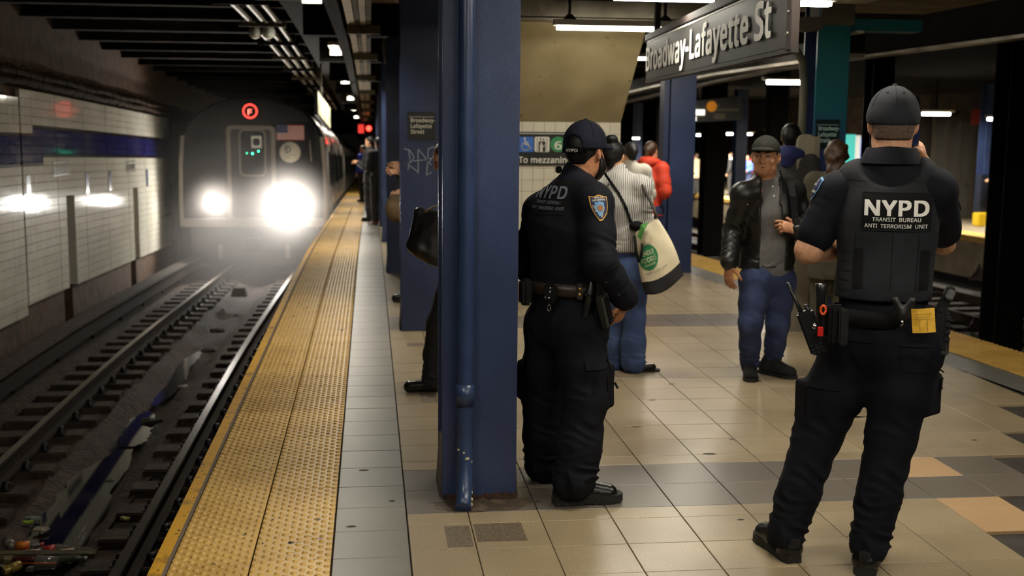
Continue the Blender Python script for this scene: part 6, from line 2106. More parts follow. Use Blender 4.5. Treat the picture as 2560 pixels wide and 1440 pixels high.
# ---- bearded officer beside the nearest column ---------------------------------------------
def officer_beard():
    root = empty('person', (0.98, 5.2, 0), 'bearded person in dark uniform and navy cap beside the nearest column, hand at the holster', 'person')
    fw = _n((0.74, 0.67, 0)); rt = _n((0.67, -0.74, 0)); up = V(0, 0, 1)
    J = dict(fw=fw, pe=at(1415, 790, 5.22), wa=at(1412, 690, 5.22), ch=at(1415, 570, 5.20), nk=at(1440, 458, 5.20), hd=at(1458, 410, 5.21),
             shL=at(1352, 530, 5.34), shR=at(1487, 505, 5.06), elL=at(1322, 660, 5.42), wrL=at(1372, 740, 5.52), elR=at(1500, 655, 4.98), wrR=at(1566, 748, 5.06),
             hiL=at(1378, 815, 5.31), hiR=at(1450, 818, 5.13), knL=at(1358, 1005, 5.40), knR=at(1462, 1005, 5.08), anL=at(1364, 1158, 5.42), anR=at(1436, 1200, 5.04))
    hc = at(1462, 378, 5.21)
    HR = axes(_n((0.66, 0.75, -0.04)))
    S = Sdf(0.006)
    body_ops(S, J, 1.0)
    head_ops(S, hc, HR, 0.98)
    S.cone(J['nk'], hc + up * -0.03, 0.060, 0.058, 0.03)
    hd = _n(at(1545, 800, 5.10) - J['wrR'])
    S.cone(J['wrR'], J['wrR'] + hd * 0.03, 0.034, 0.032, 0.02)
    hand_ops(S, J['wrR'], hd, _n(V(0.75, -0.65, 0.2)), _n(V(-0.6, -0.4, 0.3)), (0.5, 0.55, 0.6, 0.7), 1.05, 0.04)
    hand_ops(S, J['wrL'], _n(rt + fw * 0.2), fw, up, 0.5)
    S.build('body', m_skin2, root)
    # hair, beard
    S = Sdf(0.006)
    S.ell(hc + HR @ V(0, -0.014, 0.024), V(0.0775, 0.097, 0.090), HR, 0.02)
    S.cone(hc + HR @ V(0, -0.062, -0.02), hc + HR @ V(0, -0.060, -0.045), 0.048, 0.036, 0.03, HR[:, 1], 0.6)
    S.cut(hc + HR @ V(0, 0.022, 0), HR[:, 1])
    S.cut(hc + HR @ V(0, 0, -0.055), -up)
    S.build('hair', m_hairk, root)
    S = Sdf(0.005)
    S.ell(hc + HR @ V(0, 0.022, -0.034), V(0.0775, 0.087, 0.090), HR, 0.02)
    S.ell(hc + HR @ V(0, 0.048, -0.088), V(0.054, 0.052, 0.048), HR, 0.04)
    for q in (-1, 1):
        S.ell(hc + HR @ V(q * 0.044, 0.026, -0.076), V(0.034, 0.050, 0.036), HR, 0.03)
    S.cut(hc + HR @ V(0, 0.05, -0.030), _n(HR @ V(0, 0.9, 1)))
    S.cut(hc + HR @ V(0, 0.012, 0), -HR[:, 1])
    S.noise = 0.002; S.nf = 70
    S.build('beard', m_hairk, root)
    # cap with an open back, strap and peak
    S = Sdf(0.006)
    S.ell(hc + HR @ V(0, -0.002, 0.030), V(0.093, 0.112, 0.108), HR, 0.02)
    S.cut(hc + HR @ V(0, 0, 0.012), _n(HR @ V(0, 0.05, -1)))
    S.ell(hc + HR @ V(0, -0.115, 0.030), V(0.043, 0.06, 0.036), HR, 0.006, True)
    cap = S.build('cap', m_capn, root)
    b = MB()
    for a in (0, 60, 120, 180, 240, 300):
        pts = []
        for t in np.linspace(0.1, 1.3 if a != 180 else 0.85, 12):
            q = V(math.sin(math.radians(a)) * math.sin(t) * 0.0943, -0.002 + math.cos(math.radians(a)) * math.sin(t) * 0.1133, 0.030 + math.cos(t) * 0.1091)
            pts.append(hc + HR @ q)
        b.tube(pts, 0.0007, 4)
    b.build('cap_seam', m_vestd, cap)
    MB().lathe([(0.0, 0.008), (0.008, 0.006), (0.010, 0.0)], hc + HR @ V(0, -0.002, 0.137), up, 10).build('cap_button', m_capn, cap)
    st = MB()
    vs, fs = [], []
    for i, a in enumerate(np.linspace(-0.75, 0.75, 13)):
        for z in (-0.014, 0.010):
            vs.append(hc + HR @ V(math.sin(a) * 0.0945, -0.002 - math.cos(a) * 0.1135, z + 0.004))
    st.add(vs, [(2 * i, 2 * i + 2, 2 * i + 3, 2 * i + 1) for i in range(12)] + [(2 * i + 1, 2 * i + 3, 2 * i + 2, 2 * i) for i in range(12)], True)
    stp = st.build('cap_strap', m_vestd, cap)
    p, f = text_geo('NYPD', 0.024, 0.0)
    p = p - V((p[:, 0].max()) / 2, 0); p[:, 0] *= 0.058 / (p[:, 0].max() - p[:, 0].min())
    vs = [hc + HR @ V(math.sin(q[0] / 0.0945) * 0.096, -0.002 - math.cos(q[0] / 0.0945) * 0.1150, q[1] - 0.006) for q in p]
    MB().add(vs, f).build('strap_lettering', m_patchw, cap)
    S = Sdf(0.005)
    S.ell(hc + HR @ V(0, 0.112, 0.014), V(0.076, 0.068, 0.030), HR, 0.01)
    S.ell(hc + HR @ V(0, 0.105, -0.012), V(0.086, 0.090, 0.040), HR, 0.006, True)
    S.build('cap_peak', m_capn, cap)
    # shirt
    S = Sdf(0.0065)
    shirt_ops(S, J, 1.08, 0.020, 1.0, collar=False, hem=at(1415, 735, 5.22), cuff=0.014, folds=0.9, sw=0.98)
    for s in 'LR':
        S.cone(lerp(J['nk'], J['hd'], 0.1), lerp(J['nk'], J['sh' + s], 0.85) + up * 0.01, 0.055, 0.055, 0.04)
    S.cut(at(1415, 722, 5.22), -up) if False else None
    S.noise = 0.0022; S.nf = 14
    shirt = S.build('shirt', m_navy, root)
    S = Sdf(0.0055)
    S.cone(J['nk'] + up * -0.010, J['nk'] + up * 0.040 + fw * 0.012, 0.092, 0.072, 0.01)
    S.cut(J['nk'] + fw * 0.075, fw)
    S.build('collar', m_navy, shirt)
    bs = bvh_of(shirt)
    # back lettering
    ux = _n(rt * 0.985 + fw * -0.05 + up * 0.0); uy = up
    cfr = at(1366, 490, 4.9)
    nb = np.cross(ux, uy)
    v2, f2 = ring(np.array(rect(0.30, 0.165, 0.004)), np.array(rect(0.296, 0.161, 0.004)))
    # the lettering sits on the upper back, left of the spine as seen
    def onback(px, py):
        """foot of pixel on the back plane"""
        r = ray(px, py); o = V(0, 0, EYE)
        t = ((J['ch'] - fw * 0.13 - o) @ fw) / (r @ fw)
        return o + r * t
    c = onback(1356, 493)
    drape('name_panel', *fan(rect(0.225, 0.15, 0.004)), c, ux, uy, bs, m_vestd, shirt, 0.003, reach=0.25)
    for (t, y0, size, width, bold, m) in (('NYPD', -0.005, 0.092, 0.205, 0.028, m_patchg), ('TRANSIT  BUREAU', -0.029, 0.0235, 0.155, 0.008, m_patchg), ('ANTI  TERRORISM  UNIT', -0.054, 0.0235, 0.205, 0.008, m_patchg)):
        p, f = text_geo(t, size, bold)
        p = p - V((p[:, 0].min() + p[:, 0].max()) / 2, 0)
        p[:, 0] *= width / (p[:, 0].max() - p[:, 0].min())
        p[:, 1] += y0
        drape('panel_lettering', p, f, c, ux, uy, bs, m, shirt, 0.006, reach=0.25)
    v2, f2 = strokes([[(-0.17, 0.0), (-0.06, 0.012), (0.06, 0.012), (0.17, -0.004)]], 0.002)
    drape('yoke_seam', v2, f2, onback(1420, 470), ux, uy, bs, m_vestd, shirt, 0.001, reach=0.25)
    # shoulder patch on the near arm
    nl = _n(V(0.28, -0.93, 0.20)); uxp = _n(np.cross(up, nl)); uyp = np.cross(nl, uxp)
    cp = at(1517, 511, 4.9)
    shl = np.array([(-0.036, 0.050), (-0.018, 0.044), (0, 0.052), (0.022, 0.044), (0.037, 0.042), (0.040, 0.0), (0.034, -0.032), (0.010, -0.060), (-0.004, -0.062), (-0.020, -0.030), (-0.034, 0.010)])
    for (k, m, nm, off) in ((1.0, m_patchedge, 'patch_rim', 0.004), (0.90, m_patchblu, 'patch_ground', 0.0055)):
        v2, f2 = fan([(x * k, y * k) for (x, y) in shl]); drape(nm, v2, f2, cp, uxp, uyp, bs, m, shirt, off, 0.012, 0.2)
    v2, f2 = fan([(x * 0.52, y * 0.58 - 0.006) for (x, y) in shl]); drape('patch_shield', v2, f2, cp, uxp, uyp, bs, m_patchsky, shirt, 0.007, 0.012, 0.2)
    v2, f2 = fan([(x * 0.52 + 0.003, y * 0.52 - 0.006) for (x, y) in disc(0.022, 14, 0.026)]); drape('patch_arms', v2, f2, cp, uxp, uyp, bs, m_patchbrn, shirt, 0.008, 0.012, 0.2)
    for (t, y0, wd) in (('POLICE', 0.034, 0.036), ('DEPARTMENT', 0.024, 0.052)):
        p, f = text_geo(t, 0.0125, 0.02); p = p - V(p[:, 0].max() / 2, 0); p[:, 0] *= wd / (p[:, 0].max() - p[:, 0].min()); p[:, 1] += y0
        drape('patch_lettering', p, f, cp, uxp, uyp, bs, m_patchw, shirt, 0.0085, 0.012, 0.2)
    for (t, x0, y0, a) in (('CITY OF', -0.029, 0.006, -1.15), ('NEW YORK', 0.008, -0.048, 1.25)):
        p, f = text_geo(t, 0.012, 0.02); p[:, 0] *= 0.9
        p = np.stack([p[:, 0] * math.cos(a) - p[:, 1] * math.sin(a) + x0, p[:, 0] * math.sin(a) + p[:, 1] * math.cos(a) + y0], 1)
        drape('patch_lettering', p, f, cp, uxp, uyp, bs, m_patchw, shirt, 0.0085, 0.012, 0.2)
    # epaulette, cuff buttons
    ep = MB()
    e0, e1 = at(1474, 455, 5.10), at(1506, 492, 5.0)
    ep.hexa([e0 + up * 0.006 - fw * 0.018, e0 + up * 0.006 + fw * 0.018, e1 + up * 0.012 + fw * 0.022, e1 + up * 0.012 - fw * 0.022, e0 + up * 0.012 - fw * 0.018, e0 + up * 0.012 + fw * 0.018, e1 + up * 0.020 + fw * 0.022, e1 + up * 0.020 - fw * 0.022])
    ep.build('epaulette', m_navy, shirt)
    for (px, py) in ((1515, 706), (1546, 737)):
        h = bs.ray_cast(Vector((0, 0, EYE)), Vector(ray(px, py)))
        if h[0]:
            MB().lathe([(0.0, 0.003), (0.006, 0.003), (0.007, 0.0)], np.array(h[0]), np.array(h[1]), 10).build('cuff_button', m_poly, shirt)
    # shoulder microphone
    MB().cbox(at(1397, 424, 5.22), (0.014, 0.012, 0.016), axes(fw), 0.006).build('shoulder_microphone', m_poly, root)
    # trousers
    S = Sdf(0.0065)
    trouser_ops(S, J, 1.04, 0.024, 0.104, 1.0, 0.096)
    S.box(at(1502, 965, 5.06), (0.050, 0.022, 0.085), np.stack([_n(np.cross(up, rt)), rt, up], 1), 0.014, 0.02)
    S.box(at(1322, 945, 5.42), (0.045, 0.018, 0.080), np.stack([_n(np.cross(up, -rt)), -rt, up], 1), 0.014, 0.02)
    S.noise = 0.0018
    tr = S.build('trousers', m_navyp, root)
    bt = bvh_of(tr)
    nl = _n(rt * 0.75 - fw * 0.55); uxp = _n(np.cross(up, nl))
    c = at(1497, 960, 5.0)
    v2, f2 = ring(np.array(rect(0.135, 0.19, 0.014)), np.array(rect(0.130, 0.185, 0.012)))
    drape('cargo_pocket', v2, f2, c, uxp, up, bt, m_vestd, tr, 0.002, reach=0.25)
    fl = [(-0.07, 0.03), (0.075, 0.022), (0.082, -0.012), (0.02, -0.028), (-0.065, -0.03)]
    v2, f2 = fan([(x, y + 0.095) for (x, y) in fl]); drape('pocket_flap', v2, f2, c, uxp, up, bt, m_navyp, tr, 0.010, reach=0.25)
    for x in (-0.02, 0.055):
        v2, f2 = fan([(x + p[0], -0.005 + p[1]) for p in rect(0.014, 0.06, 0.003)]); drape('pocket_tab', v2, f2, c, uxp, up, bt, m_vestd, tr, 0.008, reach=0.25)
    v2, f2 = strokes([[(0, 0), (0.018, 0.006), (0.03, -0.016)]], 0.010)
    MB().add([at(1528, 962, 5.03) + uxp * p[0] + up * p[1] for p in v2], f2).build('pocket_tab', m_vestd, tr)
    v2, f2 = ring(np.array(rect(0.14, 0.15, 0.01)), np.array(rect(0.136, 0.146, 0.008)))
    nq = _n(-fw * 0.8 + rt * 0.3); uxq = _n(np.cross(up, nq))
    drape('back_pocket', v2, f2, at(1430, 808, 5.0), uxq, up, bt, m_vestd, tr, 0.0015, reach=0.3)
    v2, f2 = strokes([[(-0.08, 0), (0.08, -0.004)]], 0.003)
    drape('pocket_seam', v2, f2, at(1430, 790, 5.0), uxq, up, bt, m_vestd, tr, 0.0015, reach=0.3)
    # belt and what hangs on it
    bc = at(1413, 715, 5.22)
    def bpt(a, r=0.0, z=0.0):
        return bc + rt * math.cos(a) * (0.190 + r) + fw * math.sin(a) * (0.148 + r) + up * z
    b = MB()
    n = 48
    vs = [bpt(6.283 * k / n, 0.0, -0.028) for k in range(n)] + [bpt(6.283 * k / n, 0.0, 0.028) for k in range(n)] + [bpt(6.283 * k / n, -0.006, 0.028) for k in range(n)] + [bpt(6.283 * k / n, -0.006, -0.028) for k in range(n)]
    b.add(vs, [(r * n + k, r * n + (k + 1) % n, ((r + 1) % 4) * n + (k + 1) % n, ((r + 1) % 4) * n + k) for r in range(4) for k in range(n)], True)
    belt = b.build('duty_belt', m_belt, root)
    def ang(px):
        best, ba = 1e9, 0
        for a in np.linspace(-math.pi, 0.3, 120):
            p = CAMM @ (bpt(a) - V(0, 0, EYE)); q = p[0] / p[2] * FPX + CX
            # only the side turned to the camera
            if abs(q - px) < best and (bpt(a) - bc)[1] < 0.06:
                best, ba = abs(q - px), a
        return ba
    def frame(a):
        nr = _n(rt * math.cos(a) / 0.190 + fw * math.sin(a) / 0.148)
        return np.stack([_n(np.cross(up, nr)), nr, up], 1)
    a = ang(1449); F = frame(a)
    kp = MB().cbox(bpt(a, 0.006), (0.014, 0.005, 0.036), F, 0.004).build('belt_keeper', m_belt, belt)
    for z in (-0.012, 0.013):
        MB().lathe([(0.0, 0.006), (0.006, 0.005), (0.008, 0.0)], bpt(a, 0.010, z), F[:, 1], 12).build('brass_snap', m_brass, kp)
    a = ang(1381); F = frame(a)
    cc = MB().cbox(bpt(a, 0.020, -0.008), (0.030, 0.018, 0.044), F, 0.012).build('cuff_case', m_leather, belt)
    for (x, z) in ((-0.016, -0.02), (0.002, -0.022), (0.008, 0.022), (0.006, 0.004)):
        MB().lathe([(0.0, 0.003), (0.004, 0.003), (0.005, 0.0)], bpt(a, 0.038, z - 0.008) + F[:, 0] * x, F[:, 1], 8).build('stud', m_chrome, cc)
    p0 = bpt(a, 0.03, -0.075)
    MB().tube([p0 + F[:, 0] * 0.008 * math.cos(t) + up * 0.014 * math.sin(t) for t in np.linspace(0, 6.283, 14)], 0.002, 6).build('key_ring', m_chrome, cc)
    MB().cbox(bpt(a, 0.024, -0.054), (0.010, 0.006, 0.018), F, 0.003).build('key_strap', m_leather, cc)
    a = ang(1466); F = frame(a)
    t0 = bpt(a, 0.026, -0.02)
    tl = _n(up * 0.97 + F[:, 0] * 0.2)
    tc = MB().lathe([(0.0, -0.095), (0.015, -0.095), (0.016, -0.088), (0.016, 0.0), (0.018, 0.002), (0.018, 0.012), (0.016, 0.014), (0.016, 0.075), (0.011, 0.085), (0.011, 0.115), (0.0, 0.118)], t0, tl, 16).build('baton_torch', m_poly, belt)
    MB().lathe([(0.0185, 0.0), (0.0185, 0.012)], t0, tl, 16).build('torch_ring', m_chrome, tc)
    a = ang(1487); F = frame(a)
    MB().cbox(bpt(a, 0.008, -0.005), (0.014, 0.008, 0.034), F, 0.004).build('belt_loop', m_belt, belt)
    h0 = at(1512, 775, 5.0)
    Rh = np.stack([_n(fw * 0.9 - rt * 0.1 + up * 0.35), _n(rt * 0.95 - fw * 0.2), _n(up * 0.92 - fw * 0.35)], 1)
    hol = MB().cbox(h0, (0.038, 0.018, 0.078), Rh, 0.008).build('holster', m_kydex, belt)
    MB().cbox(h0 + Rh @ V(0.0, 0.02, 0.0), (0.005, 0.005, 0.065), Rh, 0.002).build('holster_ridge', m_poly, hol)
    MB().cbox(h0 + Rh @ V(0.018, 0.018, 0.0), (0.003, 0.004, 0.060), Rh, 0.001).build('holster_ridge', m_poly, hol)
    MB().cbox(h0 + Rh @ V(0.006, 0.0, 0.11), (0.022, 0.014, 0.035), Rh, 0.008).build('pistol_grip', m_poly, hol)
    MB().cbox(at(1496, 745, 5.02), (0.012, 0.010, 0.040), axes(fw), 0.004).build('holster_shank', m_leather, hol)
    a = ang(1330); F = frame(a)
    MB().cbox(bpt(a, 0.03, -0.02), (0.030, 0.024, 0.06), F, 0.012).build('radio_pouch', m_leather, belt)
    # boots
    for s, d in (('L', _n(V(0.80, 0.55, 0))), ('R', _n(V(0.97, 0.10, 0)))):
        an = J['an' + s].copy()
        q = at(1352, 1200, 5.40) if s == 'L' else at(1400, 1255, 5.05)
        an[0], an[1] = q[0] + d[0] * 0.05, q[1] + d[1] * 0.05
        S = Sdf(0.005)
        shoe_ops(S, an, d, 0.295, 0.05, 0.10)
        sh = S.build('boot', m_boot, root)
        sole_mb(an, d, 0.31, 0.054, 0.034, 1).build('boot_sole', m_rubber, sh)
        bsh = bvh_of(sh)
        lace = MB()
        sd = np.array((-d[1], d[0], 0))
        for k in range(4):
            c0 = V(an[0], an[1], 0.112 - 0.012 * k) + d * (0.050 + 0.020 * k)
            lace.tube([c0 - sd * 0.026 - up * 0.012, c0 + up * 0.004, c0 + sd * 0.026 - up * 0.012], 0.0028, 5)
        lace.build('boot_lace', m_vestd, sh)
    return root
officer_beard()

# ---- man in the leather jacket, walking up ---------------------------------------------------
def eyes(root, hc, HR, s, iris=(60, 44, 32), squint=0.5):
    mw, mi, mk = mat('eye_white', (226, 220, 210), 0.25), mat('iris_%d' % iris[0], iris, 0.2), mat('eyelid', (120, 78, 58), 0.6)
    for q in (-1, 1):
        c = hc + HR @ (V(q * 0.031, 0.080, 0.006) * s)
        e = MB().lathe([(0.0, 0.0115), (0.006, 0.0098), (0.0105, 0.004), (0.0115, 0.0)], c, HR[:, 1], 14).build('eye', mw, root)
        MB().lathe([(0.0, 0.0125), (0.004, 0.0118), (0.0055, 0.0100)], c, HR[:, 1], 12).build('iris', mi, e)
        MB().tube([c + HR @ V(x, 0.011 - abs(x) * 0.45, 0.0045 * squint + 0.002 - abs(x) * 0.15) for x in np.linspace(-0.015, 0.015, 7)], 0.0028, 6).build('upper_lid', mk, e)
        MB().tube([c + HR @ V(x, 0.0105 - abs(x) * 0.4, -0.006 * squint - 0.001) for x in np.linspace(-0.013, 0.013, 7)], 0.0022, 6).build('lower_lid', mk, e)
        MB().tube([hc + HR @ (V(q * (0.014 + 0.036 * t), 0.094 - 0.016 * t * t, 0.024 + 0.006 * math.sin(t * 2.6)) * s) for t in np.linspace(0, 1, 6)], [0.0025, 0.0038, 0.004, 0.0038, 0.003, 0.002], 6).build('eyebrow', m_hairk, root)
    MB().tube([hc + HR @ (V(x, 0.0955 - abs(x) * 0.42, -0.060 - abs(x) * 0.06) * s) for x in np.linspace(-0.024, 0.024, 9)], [0.0008, 0.002, 0.0026, 0.003, 0.0032, 0.003, 0.0026, 0.002, 0.0008], 6).build('mouth_line', mat('mouth_dark', (92, 44, 38), 0.6), root)

def leather_man():
    root = empty('person', (2.63, 7.6, 0), 'person in black leather jacket, grey shirt and dark jeans walking towards the camera', 'person')
    fw = _n((-0.36, -0.93, 0)); rt = _n(np.cross(fw, (0, 0, 1))); up = V(0, 0, 1)
    J = dict(fw=fw, pe=at(1918, 688, 7.60), wa=at(1918, 625, 7.60), ch=at(1922, 530, 7.58), nk=at(1918, 452, 7.57), hd=at(1915, 425, 7.55),
             shR=at(1858, 487, 7.54), shL=at(1983, 480, 7.62), elR=at(1833, 580, 7.62), wrR=at(1822, 660, 7.50), elL=at(2012, 560, 7.60), wrL=at(1996, 575, 7.38),
             hiR=at(1890, 702, 7.58), hiL=at(1948, 702, 7.62), knR=at(1876, 808, 7.48), knL=at(1944, 810, 7.58), anR=at(1874, 905, 7.60), anL=at(1934, 892, 7.66))
    hc = at(1914, 392, 7.53)
    HR = axes(_n((-0.48, -0.88, -0.02)))
    S = Sdf(0.006)
    body_ops(S, J, 1.0)
    head_ops(S, hc, HR, 1.06)
    S.cone(J['nk'], hc + up * -0.04, 0.066, 0.060, 0.03)
    hand_ops(S, J['wrR'], _n(V(0.0, -0.05, -1)), _n(V(-0.8, -0.5, 0)), _n(V(0.1, -1, 0)), 0.35, 1.0)
    hand_ops(S, J['wrL'], _n(V(-0.95, 0.0, 0.25)), _n(V(0.1, -0.9, 0.4)), up, (0.5, 0.7, 0.9, 1.0), 1.0)
    body = S.build('body', m_skin, root)
    eyes(root, hc, HR, 1.06)
    MB().cbox(hc + HR @ V(0, 0.0, 0), (0.001, 0.001, 0.001)).build('mole', m_hairk, body)
    S = Sdf(0.006)
    S.ell(hc + HR @ V(0, -0.016, 0.020), V(0.083, 0.100, 0.094), HR, 0.02)
    S.cut(hc + HR @ V(0, 0.03, 0), HR[:, 1]); S.cut(hc + HR @ V(0, 0, -0.05), -up)
    S.build('hair', m_hairk, root)
    S = Sdf(0.006)
    S.ell(hc + HR @ V(0, -0.004, 0.038), V(0.094, 0.114, 0.102), HR, 0.02)
    S.cut(hc + HR @ V(0, 0, 0.030), _n(HR @ V(0, 0.10, -1)))
    m_olivecap = mat('olive_cap', (38, 38, 31), 0.9, spec=0.2, bump=(500, 0.25, 0.002))
    cap = S.build('cap', m_olivecap, root)
    S = Sdf(0.005)
    S.ell(hc + HR @ V(0, 0.105, 0.044), V(0.078, 0.072, 0.026), HR, 0.008)
    S.ell(hc + HR @ V(0, 0.100, 0.026), V(0.090, 0.090, 0.036), HR, 0.004, True)
    S.build('cap_peak', m_olivecap, cap)
    bc = bvh_of(cap)
    v2, f2 = strokes([[(-0.02, 0.014), (0.02, -0.014)], [(-0.02, -0.014), (0.02, 0.014)], [(-0.016, 0.02), (0.016, 0.02)]], 0.006)
    drape('cap_emblem', v2, f2, hc + HR @ V(0, 0.1, 0.088), -HR[:, 0], up, bc, mat('cap_black', (26, 26, 22), 0.8), cap, 0.002, 0.01, 0.15)
    # grey shirt
    m_grey = mat('heather_grey', (112, 110, 108), 0.85, noise=(300, (84, 82, 82), 0.4, 0.65))
    S = Sdf(0.007)
    S.cone(at(1918, 668, 7.60), J['wa'], 0.158, 0.150, 0.04, fw, 0.82, fold=[(0.004, 0.08, 1.0)])
    S.cone(J['wa'], J['ch'], 0.150, 0.155, 0.04, fw, 0.78, fold=[(0.004, 0.09, 2.0)])
    S.cone(J['ch'], lerp(J['ch'], J['nk'], 0.9), 0.150, 0.092, 0.04, fw, 0.88)
    S.cone(J['nk'] - up * 0.01, J['nk'] + up * 0.035 - fw * 0.015, 0.078, 0.074, 0.015)
    S.cone(J['nk'] + fw * 0.11 + up * 0.07, J['nk'] + fw * 0.10 - up * 0.02, 0.046, 0.010, 0.01, sub=True)
    S.noise = 0.0012
    shirt = S.build('shirt', m_grey, root)
    bs = bvh_of(shirt)
    for (px, py) in ((1932, 466), (1935, 490)):
        h = bs.ray_cast(Vector((0, 0, EYE)), Vector(ray(px, py)))
        if h[0]:
            MB().lathe([(0.0, 0.002), (0.005, 0.002), (0.006, 0.0)], np.array(h[0]), np.array(h[1]), 10).build('shirt_button', m_white, shirt)
    # leather jacket, open down the front
    S = Sdf(0.007)
    shirt_ops(S, J, 1.12, 0.026, 1.0, hem=at(1915, 662, 7.60), cuff=0.018, folds=1.8, collar=False, sw=0.82)
    S.cone(J['nk'] - up * 0.015, J['nk'] + up * 0.040 - fw * 0.02, 0.100, 0.092, 0.02)
    for (px0, px1, py) in ((1902, 1958, 640), (1904, 1950, 560), (1908, 1945, 500), (1906, 1942, 450)):
        a, b_ = at(px0, py, 7.42), at(px1, py, 7.42)
        c = (a + b_) / 2
        S.box(c, (np.linalg.norm(b_ - a) / 2, 0.20, 0.115), axes(fw), 0.004, 0.01, True)
    S.cut(at(1915, 672, 7.6), -up)
    S.noise = 0.0018
    jk = S.build('jacket', m_leather, root)
    bj = bvh_of(jk)
    nj = -fw
    def jd(name, pts, fs, px, py, m, off):
        """on the jacket front, frame seen from the camera side"""
        return drape(name, pts, fs, at(px, py, 7.40), _n(np.cross(up, fw)), up, bj, m, jk, off, 0.015, 0.3)
    v2, f2 = fan([(-0.060, 0.018), (0.062, 0.014), (0.060, -0.010), (0.0, -0.030), (-0.060, -0.008)]); jd('pocket_flap', v2, f2, 1872, 506, m_leather, 0.006)
    v2, f2 = strokes([[(-0.075, 0.0), (0.07, 0.0)]], 0.003); jd('yoke_seam', v2, f2, 1872, 499, m_vestd, 0.002)
    h = bj.ray_cast(Vector((0, 0, EYE)), Vector(ray(1868, 509)))
    if h[0]:
        MB().lathe([(0.0, 0.008), (0.006, 0.007), (0.007, 0.0)], np.array(h[0]) + np.array(h[1]) * 0.006, np.array(h[1]), 10).build('snap', m_chrome, jk)
    # backpack strap on his left shoulder
    b = MB()
    pts = [at(1975, 452, 7.52), at(1982, 490, 7.42), at(1986, 530, 7.40), at(1990, 560, 7.38)]
    vs = []
    for p in pts:
        vs += [p - rt * -0.022, p - rt * 0.022]
    b.add(vs + [q - fw * -0.006 for q in vs], [(2 * i, 2 * i + 1, 2 * i + 3, 2 * i + 2) for i in range(3)] + [(8 + 2 * i, 8 + 2 * i + 2, 8 + 2 * i + 3, 8 + 2 * i + 1) for i in range(3)])
    st = b.build('shoulder_strap', m_vestd, root)
    MB().cbox(at(1992, 552, 7.36), (0.022, 0.008, 0.014), axes(fw), 0.003).build('strap_buckle', m_poly, st)
    S = Sdf(0.007)
    trouser_ops(S, J, 0.96, 0.020, 0.066, 0.9, 0.078)
    S.noise = 0.0015
    tr = S.build('jeans', m_denimd, root)
    MB().tube([at(1905, 665, 7.44), at(1920, 668, 7.42), at(1940, 667, 7.44)], 0.006, 6).build('belt_edge', m_belt, tr)
    for s, d in (('R', _n(V(-0.25, -0.95, 0))), ('L', _n(V(0.55, -0.80, 0)))):
        q = at(1874, 922, 7.62) if s == 'R' else at(1925, 915, 7.66)
        S = Sdf(0.006)
        an = V(q[0], q[1], 0.1)
        shoe_ops(S, an, d, 0.285, 0.048, 0.07)
        sh = S.build('shoe', mat('black_suede', (20, 19, 19), 0.9), root)
        sole_mb(an, d, 0.29, 0.05, 0.022).build('shoe_sole', m_rubber, sh)
    return root
leather_man()

